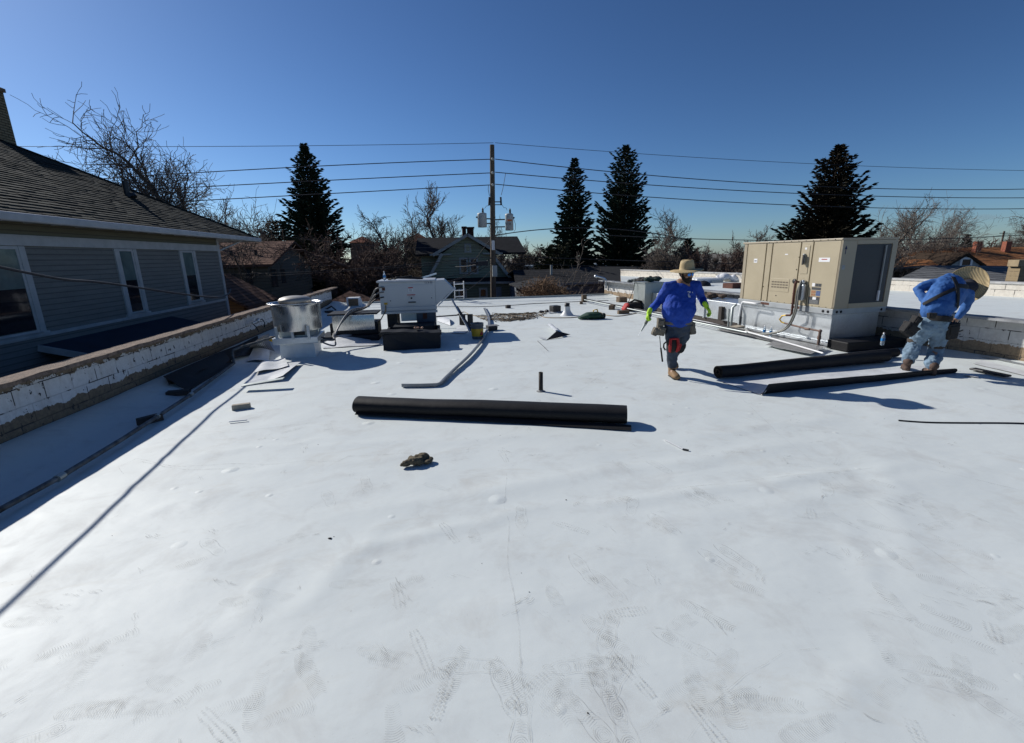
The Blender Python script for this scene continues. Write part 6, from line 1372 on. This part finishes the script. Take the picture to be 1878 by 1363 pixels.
T_.limb([j(697, 742, .01), j(697, 775, .01)], [(.205, .165), (.205, .165)], side=RH, n=24)
T_.limb([j(652, 775, 0), j(648, 860, -.05), kF, j(645, 1000, -.03), aF+UP*.09], [.118, .108, .085, .082, .076]); T_.limb([j(752, 775, .02), j(742, 860, .06), kR, kR.lerp(aR, .5), aR+UP*.0], [.112, .10, .082, .078, .072])
crumple(T_.build('jeans', M_JEAN1, man, remesh=.011, smooth=3), .07, .03)
boot(man, f0+FH*.14, f0-FH*.17+RH*.02, M_BOOT1, h=.21, k=1.2); boot(man, tb0+FH*.17+UP*.10-RH*.03, tb0-FH*.08, M_BOOT1, h=.18, k=1.2)
for nm, w, d, n_, s_, cu_ in (('glove', wrL, dL, RH*.6-FH*.5, -FH*.8-RH*.3, 48), ('glove', wrR, dR_, -RH*.9, -FH*.9, 22)):
    m = MB(); hand(m, w, d, n_, s_, cu_, 1.04, .0035); m.limb([w-d*.045, w+d*.01], [.036, .036], side=s_); m.build(nm, M_GLOVE, man, remesh=.0045, smooth=1)
m = MB(); m.ball(hc-hu*.058+fd*.030, .075, .98, .98, .88, QH, 20); m.ball(hc-hu*.085+fd*.045, .05, 1.0, .9, .9, QH, 16)
for s in (-1, 1): m.limb([hc+hr*s*.070-hu*.05+fd*.02, hc+hr*s*.079+hu*.02+fd*.005], [.022, .012])
m.limb([hc+fd*.097-hu*.034-hr*.03, hc+fd*.106-hu*.033, hc+fd*.097-hu*.034+hr*.03], [.007, .008, .007])
bd = m.build('beard', M_BEARD, man, remesh=.007, smooth=1)
m = MB(); m.ball(hc+fd*.104-hu*.052, .018, 1.3, .4, .35, QH, 10); m.build('lips', mat('lips', (.25, .09, .07), .5), man)
m = MB(); m.ball(hc+hu*.03-fd*.02, .098, .86, 1.0, .92, QH, 20); m.v = [v if (Vector(v)-hc).dot(fd) < .03 or (Vector(v)-hc).dot(hu) > .06 else tuple(Vector(v)-fd*.02) for v in m.v]; m.build('hair', M_BEARD, man)
g = NT('mirrored_blue_lens'); M_LENS = g.fin((.01, .22, .75), .1, .35, None, .8)
m = MB(); sg_ = None
gl = empty('tmp', (0, 0, 0), None, None); bpy.data.objects.remove(gl)
m.beam(hc+fd*.092+hu*.034-hr*.066, hc+fd*.092+hu*.034+hr*.066, .008, .01); m.beam(hc+fd*.09+hu*.03-hr*.066, hc-fd*.01+hu*.025-hr*.082, .006, .008); m.beam(hc+fd*.09+hu*.03+hr*.066, hc-fd*.01+hu*.025+hr*.082, .006, .008)
fr_ = m.build('sunglasses', M_BLACKP, man)
for s in (-1, 1):
    m = MB(); m.ball(hc+fd*.094+hu*.014+hr*s*.034, .027, 1.05, .22, .82, QH @ Matrix.Rotation(-s*.18, 3, 'Z'), 16); m.build('lens', M_LENS, fr_)
hat(man, hc+hu*.074+fd*.004, hu*1.0-fd*.10-hr*.05, .105, .145, .24, droop=.02)
m = MB(); m.lathe(j(697, 735, .0), [(.222, -.022), (.228, 0), (.222, .022)], 40, sx=1, sy=.80); m.build('tool_belt', M_POUCH, man)
pouch(man, j(540, 745, -.02), .085, .10, .15, .1, M_POUCH); pouch(man, j(545, 815, -.03), .10, .11, .13, .15, M_POUCH); pouch(man, j(495, 820, -.02), .075, .09, .12, .45, M_POUCH); pouch(man, j(818, 790, .0), .085, .12, .18, -.25, M_POUCH)
m = MB(); m.tube([j(535, 860, -.02), j(545, 980, -.02)], .006, 6); m.tube([j(545, 965, -.02), j(560, 1088, -.02)], .013, 8); m.tube([j(600, 905, .02), j(572, 930, 0), j(570, 960, 0), j(585, 985, 0)], .012, 6); m.build('hammer', M_BEARD, man)
m = MB(); q = Matrix((RH, -FH, UP)).transposed()
kp = empty('x', (0, 0, 0), None, None); bpy.data.objects.remove(kp)
m = MB(); m.ball(kF+UP*-.02-FH*.045, .085, .98, .55, 1.15, q, 18); m.limb([kF+UP*.03, kF-UP*.07], [.086, .082], side=RH); k1 = m.build('knee_pad', M_FABBLK, man, remesh=.01, smooth=2)
m = MB()
for s in (-1, 1): m.limb([kF-FH*.078+RH*s*.055+UP*.08, kF-FH*.100+RH*s*.062-UP*.02, kF-FH*.075+RH*s*.05-UP*.11], [(.02, .018), (.024, .02), (.018, .016)], side=RH)
m.limb([kF-FH*.08-RH*.04+UP*.085, kF-FH*.08+RH*.04+UP*.085], [.016, .016]); m.build('red_side', mat('red_fabric', (.4, .015, .015)), k1, remesh=.007, smooth=1)
m = MB(); m.ball(kR+UP*-.03-FH*.045, .085, .98, .55, 1.1, q, 18); m.limb([kR+UP*.03, kR-UP*.08], [.084, .08], side=RH); k2 = m.build('knee_pad', M_FABBLK, man, remesh=.01, smooth=2)
m = MB(); m.limb([kR-FH*.09-RH*.02+UP*.0, kR-FH*.09-RH*.05-UP*.09], [.02, .018]); m.build('red_side', MATS['red_fabric'], k2)
hl = wrL+dL*.085+RH*.022-FH*.02; te = j(377, 800, -.04)
kn = empty('cutting_tool', hl, 'grey hand tool held pointing down in the walking man lime glove', 'hand tool')
ax_ = (te-hl).normalized(); m = MB(); m.limb([hl-ax_*.05, hl+ax_*.03, hl+ax_*.10], [.021, .024, .022]); m.build('grip', mat('grey_green_tool', (.13, .14, .11), .6), kn)
m = MB(); m.tube([hl+ax_*.10, hl+ax_*.13, te+ax_*.03], [.024, .017, .011], 12); m.build('nose', M_GALVD, kn); m = MB(); m.tube([te+ax_*.03, te+ax_*.10], .002, 5); m.build('bit', M_GALV, kn)
tr_s = bvh(sh); m = MB()
def zp(X, Y): return (1100+X/4.868, 440+Y/4.868)
for pts, w in (([(778, 470), (784, 464), (800, 462), (812, 470)], .007), ([(788, 478), (800, 470), (808, 482)], .006), ([(774, 486), (812, 486)], .005), ([(818, 462), (830, 486)], .006), ([(778, 494), (808, 494)], .006), ([(772, 502), (826, 504)], .008), ([(780, 511), (824, 513)], .008)):
    surf_strip(m, tr_s, [zp(*p) for p in pts], w, .009, 5, .001)
m.build('chest_print', M_LABEL, man)
# --- the man bending over at the right
D2 = 6.92
def k_(X, Y, b=0.): return J(1560+X/5.242, 460+Y/5.242, D2+b)
mn = empty('person', V(P(1690, 684, z=0).x, P(1690, 684, z=0).y, 0), 'man seen from behind bending over in mid blue shirt, faded jeans and wide straw hat', 'person')
fA = P(1662, 680, z=0); fB = P(1704, 688, z=0)
hA, hB = k_(735, 715, .0), k_(850, 715, 0.); kA, kB = k_(622, 880, .16), k_(825, 935, .10); aA, aB = fA+UP*.12, fB+UP*.12
spine = [(795, 690, .0, .15, .12), (815, 620, .0, .15, .12), (845, 545, .05, .18, .125), (890, 460, .13, .205, .13), (950, 385, .24, .225, .13), (1010, 340, .33, .19, .11)]
sd = (k_(1130, 420, .3)-k_(800, 300, .3)).normalized()
hc2 = k_(1135, 345, .52); fd2 = (FH*.35+RH*.35-UP*.9).normalized(); hr2 = sd-fd2*sd.dot(fd2); hr2.normalize(); hu2 = hr2.cross(fd2); hu2 = hu2 if hu2.dot(FH) > 0 else -hu2; Q2 = Matrix((hr2, fd2, hu2)).transposed()
sA, sB = k_(815, 315, .30), k_(1130, 415, .30); eA, wA = k_(640, 368, .30), k_(722, 500, .12); eB, wB = k_(1105, 540, .30), k_(1030, 640, .34)
B = MB(); head(B, hc2, Q2, hr2, fd2, hu2)
B.limb([hc2-hu2*.06-fd2*.02, k_(1065, 340, .42)], [(.06, .06), (.068, .068)], side=sd)
B.limb([k_(a, b, c) for a, b, c, d, e in spine], [(d, e) for a, b, c, d, e in spine], side=sd, n=24)
B.limb([sA, eA, wA], [.05, .04, .028]); B.limb([sB, eB, wB], [.05, .04, .028])
B.limb([hA, kA, aA], [.07, .05, .035]); B.limb([hB, kB, aB], [.07, .05, .035]); B.limb([aA, fA+UP*.06+FH*.02], [.035, .03]); B.limb([aB, fB+UP*.06+FH*.02], [.035, .03])
hand(B, wA, (k_(790, 560, .2)-wA), RH, -FH, 35); hand(B, wB, (k_(1000, 700, .38)-wB), FH, -RH, 35)
B.build('body', M_SKIN, mn, remesh=.008, smooth=2)
S_ = MB(); sp2 = [(812, 590, .0, .205, .16), (835, 545, .03, .215, .155), (880, 470, .11, .24, .155), (945, 390, .22, .262, .155), (1000, 345, .31, .235, .13), (1040, 335, .38, .14, .09)]
S_.limb([k_(a, b, c) for a, b, c, d, e in sp2], [(d, e) for a, b, c, d, e in sp2], side=sd, n=28)
S_.limb([k_(880, 330, .3), sA, k_(725, 335, .30), eA, wA+(eA-wA)*.05], [.075, .085, .078, .062, .05]); S_.limb([k_(1080, 400, .3), sB, k_(1125, 480, .3), eB, wB+(eB-wB)*.1], [.08, .088, .08, .062, .05])
sh2 = S_.build('shirt', M_SHIRT2, mn, remesh=.012, smooth=4); crumple(sh2, .10, .038)
T_ = MB(); T_.limb([k_(815, 640, .0), k_(795, 715, .02)], [(.195, .15), (.20, .165)], side=RH, n=24)
T_.limb([hA, k_(680, 800, .08), kA, k_(590, 960, .15), aA+UP*.06], [.125, .118, .095, .102, .085]); T_.limb([hB, k_(845, 830, .05), kB, k_(800, 1030, .05), aB+UP*.05], [.125, .118, .095, .102, .085])
crumple(T_.build('jeans', M_JEAN2, mn, remesh=.012, smooth=3), .06, .05)
boot(mn, fA-FH*.08-RH*.06, fA+FH*.17+RH*.10, M_BOOT2, h=.15); boot(mn, fB-FH*.1-RH*.02, fB+FH*.17+RH*.06, M_BOOT2, h=.15)
m = MB(); m.lathe(k_(815, 640, .0), [(.215, -.04), (.222, 0), (.215, .04)], 40, sx=1, sy=.80, axis=UP+RH*.08); m.build('tool_belt', M_FABBLK, mn)
pouch(mn, k_(780, 625, -.17), .10, .05, .085, 0, M_FABBLK); pouch(mn, k_(905, 650, -.16), .07, .04, .08, 0, M_FABBLK)
pouch(mn, k_(560, 755, -.04), .17, .11, .17, .62, M_FABBLK); pouch(mn, k_(618, 680, -.03), .09, .09, .16, .45, M_FABBLK); pouch(mn, k_(950, 770, -.05), .15, .13, .24, -.15, M_FABBLK)
rn = random.Random(4); m = MB()
for i in range(12): c = k_(960+rn.random()*70, 700+rn.random()*130, -.08+rn.random()*.05); m.tube([c, c+V(rn.uniform(.0, .12), rn.uniform(-.02, .02), rn.uniform(-.03, .10))], rn.uniform(.006, .014), 6)
m.build('tools_in_pouch', mat('worn_tool_steel', (.1, .09, .08), .5, .5, .6, 20), mn)
for kk, hh in ((kA, 0), (kB, 0)):
    m = MB(); m.lathe(kk+UP*.03, [(.098, -.03), (.107, 0), (.100, .03)], 24); m.build('knee_strap', mat('knee_strap_fabric', (.07, .055, .045), .9, 0, .5, 30), mn)
tr2 = bvh(sh2)
def z8(X, Y): return (1560+X/5.242, 460+Y/5.242)
m = MB(); surf_strip(m, tr2, [z8(975, 255), z8(1015, 340), z8(1022, 440), z8(1010, 600)], .062, .016, 12, .006); m.build('suspender', M_FABBLK, mn)
m = MB(); surf_strip(m, tr2, [z8(1000, 368), z8(870, 430), z8(680, 535)], .052, .018, 14, .006); m.build('suspender', M_FABBLK, mn)
m = MB(); surf_strip(m, tr2, [z8(1015, 340), z8(1100, 350), z8(1165, 355)], .07, .018, 12, .006); m.build('suspender', M_FABBLK, mn)
m = MB(); m.ball(hc2+hu2*.03-fd2*.02, .099, .88, 1.0, .95, Q2, 20); m.build('hair', M_BEARD, mn)
m = MB(); m.ball(hc2-hu2*.0, .112, .95, 1.12, 1.1, Q2, 20); m.limb([hc2-hu2*.05-fd2*.02, k_(1065, 345, .42)], [(.09, .09), (.085, .08)], side=sd); m.build('head_cloth', mat('navy_black_cloth', (.012, .014, .025), .9, 0, .3, 12, .4), mn, remesh=.01, smooth=3)
hat(mn, hc2+hu2*.035+UP*.02, (FH*.72+RH*.42-UP*.34), .10, .13, .275, droop=.035, dent=False)

# ------------------------------------------------------------------ trees
def bare_tree(seed, H=10., spread=.8, levels=5, r0=.22, twig=.016, fork=.25, lean=(0, 0), dens=1., upb=.25, kids=(7, 6, 5, 4), reach=1.):
    """trunk mesh and crown mesh (limbs, branches, twigs) of a leafless tree standing at the origin"""
    rn = random.Random(seed); T = MB(); C = MB(); cnt = [0]
    def stick(mb, pts, r0_, r1_, n):
        k = len(pts); mb.tube(pts, [r0_+(r1_-r0_)*i/(k-1) for i in range(k)], n, cap=False)
    def grow(p, d, L_, r, lv):
        n = (7, 5, 4, 3, 3, 3)[lv]; k = (7, 6, 5, 4, 3, 3)[lv]; pts = [p]; q = Vector(p); dd = Vector(d)
        for i in range(k):
            w = .07 if lv == 0 else .30
            dd = (dd+V(rn.gauss(0, w), rn.gauss(0, w), rn.gauss(0, w*.7)+upb*.35)).normalized(); q = q+dd*(L_/k); pts.append(q)
        r1_ = max(twig*.7, r*(.45 if lv < 2 else .35)); stick(T if lv == 0 else C, pts, r, r1_, n)
        if lv >= levels-1: return
        m_ = max(2, int(kids[min(lv, len(kids)-1)]*dens+rn.random()))
        for j in range(m_):
            t = (fork if lv == 0 else .2)+(1-(fork if lv == 0 else .2))*((j+.5*rn.random()+.3)/m_); t = min(t, .99)
            x = t*k; i = min(int(x), k-1); b = pts[i].lerp(pts[i+1], x-i); ax = (pts[i+1]-pts[i]).normalized()
            az = rn.random()*6.283; per = ax.cross(V(math.cos(az), math.sin(az), .3)).normalized()
            an = R(rn.uniform(28, 62))*spread; nd = (ax*math.cos(an)+per*math.sin(an)); 
            rr = max(twig, (r+(r1_-r)*t)*rn.uniform(.45, .68))
            grow(b, nd, L_*rn.uniform(.42, .68)*(1.08-t*.4)*(reach if lv < 2 else 1), rr, lv+1)
        if lv > 0 or True: grow(pts[-1], (dd+V(rn.gauss(0, .2), rn.gauss(0, .2), .1)).normalized(), L_*.55, r1_, lv+1)
    grow(V(0, 0, 0), V(lean[0], lean[1], 1).normalized(), H*.55, r0, 0)
    return T, C
def place_tree(name, px, pyt, y, seed, label, m_, tmpl=None, pyb=None, grp=None, **k):
    """a tree whose tip reaches pixel (px, pyt) at distance y"""
    tip = P(px, pyt, y=y); H = tip.z-GZ; root = empty(name, (tip.x, y, GZ), label, 'tree', grp)
    T, C = bare_tree(seed, H*.98, **k)
    zm = max(v[2] for v in C.v); s = H/zm
    for mb in (T, C): mb.v = [(v[0]*s+tip.x, v[1]*s+y, v[2]*s+GZ) for v in mb.v]
    T.build('trunk', m_, root); C.build('crown', m_, root); return root
G1 = 'bare trees behind the buildings'
def BT(*a, **k): return place_tree('bare_tree', *a, grp=G1, **k)
BT(218, 180, 27, 4, 'large gnarled bare tree rising above the grey roof at left', M_TWIG, reach=1.3, r0=.30, spread=1.0, upb=.15, kids=(10, 9, 7, 4), twig=.013, fork=.3)
BT(70, 222, 27, 9, 'gnarled bare tree beside the buff chimney at far left', M_TWIG, reach=1.2, r0=.28, spread=1.2, upb=.15, kids=(10, 9, 7, 4), twig=.013, fork=.4)
BT(300, 300, 31, 14, 'drooping bare tree at the lower end of the grey hip roof', M_TWIG, reach=1.0, r0=.25, spread=1.15, upb=.1, kids=(10, 8, 6, 4), twig=.012)
BT(395, 333, 40, 21, 'upright bare tree just right of the grey roof corner', M_TWIG, reach=1.3, r0=.25, spread=.8, kids=(9, 8, 6, 4), twig=.018)
BT(445, 365, 42, 22, 'shorter bare tree between the grey roof and the tall spruce', M_TWIG, r0=.25, spread=.8, kids=(9, 7, 6, 4), twig=.018)
BT(820, 322, 45, 33, 'tall slender bare tree left of the utility pole', M_TWIG, r0=.24, spread=.62, kids=(8, 7, 6, 5), twig=.018, fork=.5)
BT(770, 365, 46, 35, 'bare tree with upswept limbs left of the slender one', M_TWIG, r0=.22, spread=.7, kids=(8, 7, 6, 4), twig=.018)
BT(722, 378, 40, 37, 'bare spreading tree behind the silver air handler', M_TWIG, r0=.28, spread=1.05, upb=.12, kids=(9, 8, 7, 4), twig=.017)
BT(668, 408, 30, 38, 'low tangled dark bare tree left of the silver air handler', M_TWIG3, r0=.25, spread=1.2, upb=.08, kids=(10, 9, 7, 5), twig=.014, fork=.2)
BT(620, 430, 29, 39, 'low tangled bare tree in front of the tall left spruce', M_TWIG3, r0=.22, spread=1.2, upb=.08, kids=(10, 9, 7, 5), twig=.014, fork=.15)
BT(725, 440, 28, 40, 'leaning dark bare tree directly behind the air handler', M_TWIG3, r0=.26, spread=1.2, upb=.05, kids=(10, 9, 6, 5), twig=.014, lean=(-.15, 0), fork=.2)
BT(905, 395, 52, 41, 'bare round crowned tree behind the transformers', M_TWIG, r0=.25, spread=.95, kids=(8, 8, 6, 4), twig=.02)
BT(945, 432, 50, 42, 'bare tree just right of the green house', M_TWIG, r0=.24, spread=.9, kids=(8, 8, 6, 4), twig=.02)
BT(1210, 372, 42, 43, 'pale fan shaped bare tree right of the tallest spruce', M_TWIG2, r0=.2, spread=.62, kids=(10, 9, 7, 4), twig=.016, fork=.12, lean=(.1, 0))
BT(1240, 415, 40, 44, 'pale bare tree leaning right behind the walking man', M_TWIG2, r0=.18, spread=.7, kids=(9, 8, 6, 4), twig=.016, fork=.12, lean=(.15, 0))
BT(1045, 430, 23.5, 45, 'small pale bare tree in front of the grey garage', M_TWIG2, r0=.1, spread=.75, levels=4, kids=(7, 5, 4), twig=.010, fork=.4)
BT(1305, 440, 38, 46, 'reddish bare tree just left of the tan unit', M_TWIG3, r0=.2, spread=.9, kids=(9, 8, 6, 4), twig=.018, fork=.15)
BT(1345, 450, 36, 47, 'reddish bare tree behind the left end of the tan unit', M_TWIG3, r0=.2, spread=.9, kids=(9, 8, 6, 4), twig=.018, fork=.15)
BT(1392, 405, 60, 48, 'distant upright bare tree above the left end of the tan unit', M_TWIG, r0=.2, spread=.6, kids=(8, 7, 5, 4), twig=.022, fork=.4)
BT(1610, 350, 36, 49, 'bare tree directly right of the brown topped spruce', M_TWIG, r0=.22, spread=.95, kids=(8, 7, 6, 4), twig=.016, lean=(.1, 0))
BT(1680, 348, 40, 50, 'wide bare tree with long limbs right of the tan unit', M_TWIG2, reach=1.4, r0=.25, spread=.85, kids=(9, 8, 6, 5), twig=.014, fork=.15, lean=(.15, 0))
BT(1735, 372, 62, 51, 'wide bare tree arching over the orange roof', M_TWIG2, reach=1.3, r0=.24, spread=.9, kids=(9, 8, 6, 4), twig=.015, fork=.15, lean=(.2, 0))
BT(1660, 440, 26, 52, 'dense low bare thicket tree against the right side of the tan unit', M_TWIG2, r0=.14, spread=1., kids=(9, 8, 7, 4), twig=.016, fork=.05)
BT(1905, 348, 58, 53, 'bare tree cut off by the right edge of the photo', M_TWIG, r0=.28, spread=1.15, upb=.1, kids=(9, 8, 7, 5), twig=.014, fork=.3)
# the row of bare trees along the horizon: a few shapes, copied
far = []
for k in range(4):
    root = empty('distant_bare_tree', (0, 0, 0), 'hazy bare tree standing far off along the horizon', 'tree', 'bare trees along the horizon')
    T, C = bare_tree(100+k, 9, spread=.95, levels=4, r0=.3, twig=.045, kids=(11, 9, 7), fork=.15)
    T.build('trunk', [M_TWIG, M_TWIG3][k % 2], root); C.build('crown', [M_TWIG, M_TWIG3][k % 2], root); far.append(root)
rf_ = random.Random(8); n_f = 0
for k in range(130):
    px = -150+2250*(k+rf_.random()*.8)/130; y = rf_.choice((55, 62, 70, 80, 95, 110, 130)); yh = 472-.0217*(px-811)
    pyt = yh-rf_.uniform(2, 34)*(55/y)**.3; tip = P(px, pyt, y=y); H = max(4.5, tip.z-GZ); s = H/9.5
    if n_f < 4: o = far[n_f]; o.location = (tip.x, y, GZ); o.scale = (s*1.25, s*1.25, s); o.rotation_euler = (0, 0, rf_.random()*6)
    else: dup(far[n_f % 4], (tip.x, y, GZ), rz=rf_.random()*6, sc=(s*1.25, s*1.25, s))
    n_f += 1
# spruces
def spruce(name, px, pyt, y, seed, label, hw, m_=None, pyb=None, topm=None, tilt=.35, shape=.8, n_lv=58, clump=.34, dens=1., cat_='spruce tree', open_=.0):
    """hw = half width of the crown in metres near its base"""
    tip = P(px, pyt, y=y); H = tip.z-GZ; root = empty(name, (tip.x, y, GZ), label, cat_, 'evergreen trees'); rn = random.Random(seed)
    T = MB(); T.tube([(tip.x, y, GZ), (tip.x, y, GZ+H*.5), (tip.x, y, GZ+H*.97)], [.32*H/14, .2*H/14, .02], 10); T.build('trunk', mat('spruce_bark', (.05, .035, .028), .95), root)
    C = MB(); Bm = MB(); base = .10
    for l in range(n_lv):
        t = (l+.5)/n_lv; z = GZ+H*(base+(1-base)*t); R_ = hw*(1-t)**shape*(1+.10*math.sin(l*1.7+seed)+.08*math.sin(l*.6+2*seed))*min(1, .25+(1-t)*6)+.04
        nb = max(5, int((13 if t < .7 else 9)*dens))
        for b in range(nb):
            az = 6.283*(b+rn.random()*.8)/nb+l*.9; L_ = R_*rn.choice((rn.uniform(.45, .8), rn.uniform(.75, 1.0), rn.uniform(.85, 1.18)))
            if rn.random() < open_: continue
            d = V(math.cos(az), math.sin(az), 0); side = V(-d.y, d.x, 0); pts = []
            droop = -.30*(1-t)+.12+tilt*t
            for i in range(5):
                s = i/4; pts.append(V(tip.x, y, z+rn.uniform(-.16, .16))+d*L_*s+V(0, 0, L_*(droop*s+(.30)*s*s)))
            Bm.tube(pts, [.03, .025, .02, .015, .008], 3, cap=False)
            nc = max(3, int(L_/clump*2.6))
            for c_ in range(nc):
                s = .22+.78*(c_+rn.random()*.6)/nc; x = s*4; i = min(3, int(x)); p = pts[i].lerp(pts[i+1], min(1, x-i))
                for sgn in ((-1, 1, 0) if c_ < nc-1 else (0, -1, 1, 0)):
                    dir_ = (d*(.75+.2*rn.random())+side*sgn*(.75*rn.uniform(.6, 1.2))+V(0, 0, rn.uniform(-.32, .30)+tilt*.3)).normalized(); ln_ = clump*rn.uniform(.7, 1.35)*(1.15-.45*t); w = ln_*rn.uniform(.26, .42)
                    ax = dir_.cross(V(rn.gauss(0, 1), rn.gauss(0, 1), rn.gauss(0, 1))).normalized(); bx_ = dir_.cross(ax)
                    q = p+side*rn.gauss(0, .05)
                    for aa in (ax, bx_):
                        C.add([q, q+dir_*ln_*.4+aa*w/2, q+dir_*ln_, q+dir_*ln_*.4-aa*w/2], [(0, 1, 2, 3)])
    Bm.build('branches', MATS['spruce_bark'], root)
    C.build('crown', m_ or M_NEEDLE, root); return root
spruce('spruce_tree', 557, 264, 45, 1, 'tall dark spruce standing left between the grey house and the pole', 3.5, shape=.72, clump=.40, dens=1.05, tilt=.5)
spruce('spruce_tree', 1054, 291, 50, 2, 'narrow dark spruce left of the tallest pair member', 2.9, shape=.62, clump=.42, dens=.9, tilt=.25)
spruce('spruce_tree', 1148, 268, 50, 3, 'tall ragged spruce with upturned tips behind the walking man', 3.7, shape=.60, clump=.44, dens=.85, tilt=.9, n_lv=52)
spruce('spruce_tree', 1540, 267, 30, 4, 'broad bushy spruce with brownish top behind the tan unit', 3.2, M_NEEDLE2, shape=.62, clump=.36, dens=1.15, tilt=.6, n_lv=50)
spruce('spruce_tree', 1460, 402, 34, 5, 'small irregular spruce low at the left of the brown topped one', 2.4, shape=.45, clump=.36, n_lv=22, tilt=.4)
spruce('spruce_tree', 508, 405, 52, 6, 'short rounded dark evergreen left of the tall left spruce', 3.4, shape=.4, clump=.45, n_lv=26)
spruce('spruce_tree', 560, 440, 38, 7, 'low olive evergreen in front of the tall left spruce', 2.8, mat('olive_needles', (.05, .055, .02), .8, 0, .5, .8, 0), shape=.4, clump=.4, n_lv=22)
spruce('spruce_tree', 482, 425, 50, 12, 'small pointed evergreen nearest the grey house roof corner', 1.8, shape=.8, clump=.4, n_lv=22)
spruce('spruce_tree', 1018, 450, 46, 8, 'low green evergreen at the foot of the narrow spruce', 2.8, mat('olive_needles', (.05, .055, .02)), shape=.4, clump=.45, n_lv=18)
spruce('spruce_tree', 1262, 438, 44, 9, 'short dark evergreen among bare trees behind the hat', 2.2, shape=.7, clump=.4, n_lv=20)
spruce('spruce_tree', 1776, 430, 60, 10, 'small narrow evergreen above the orange roof', 1.6, shape=.8, clump=.5, n_lv=20)
spruce('spruce_tree', 1885, 438, 70, 11, 'tiny evergreen at the right edge above the orange roof', 2.2, shape=.8, clump=.5, n_lv=18)
# dry brush against the small garage
rb2 = random.Random(2); m = MB()
for k in range(2600):
    t = rb2.random(); px = 962+80*t; h0 = .15+.75*math.sin(math.pi*min(1, t*1.05+.05))**.6; p = P(px, 548, y=21.3+rb2.random()*1.5); z = p.z-1.2
    a = V(p.x+rb2.gauss(0, .15), p.y, z+rb2.random()*(h0+1.1)); d = V(rb2.gauss(0, .6), rb2.gauss(0, .3), rb2.gauss(.15, .5)); b = a+d*.35; c = b+V(rb2.gauss(0, .12), 0, rb2.gauss(-.05, .12))
    m.tube([a, b, c], .011, 3, cap=False)
tag(m.build('dry_brush', mat('dry_vine', (.19, .115, .065), .9, 0, .4, 3, 0)), 'tan mound of dry vines just beyond the far roof edge', 'brush', kind='stuff')
cl = MB()
for k in range(14):
    rr_ = random.Random(k); p = J(1812+rr_.uniform(-16, 16), 398+rr_.uniform(-3, 3), 1500); cl.ball(p, 10+8*rr_.random(), 1.6, 1, .35)
tv = bpy.data.materials.new('cloud_vapour'); tv.use_nodes = True; tn = tv.node_tree; tn.nodes.remove(tn.nodes['Principled BSDF']); vv = tn.nodes.new('ShaderNodeVolumePrincipled'); vv.inputs['Density'].default_value = .006; tn.links.new(vv.outputs[0], tn.nodes['Material Output'].inputs['Volume'])
co = cl.build('cloud', tv, None); rm = co.modifiers.new('r', 'REMESH'); rm.mode = 'VOXEL'; rm.voxel_size = 4
tag(co, 'small wisp of pale cloud low in the sky at far right', 'cloud')
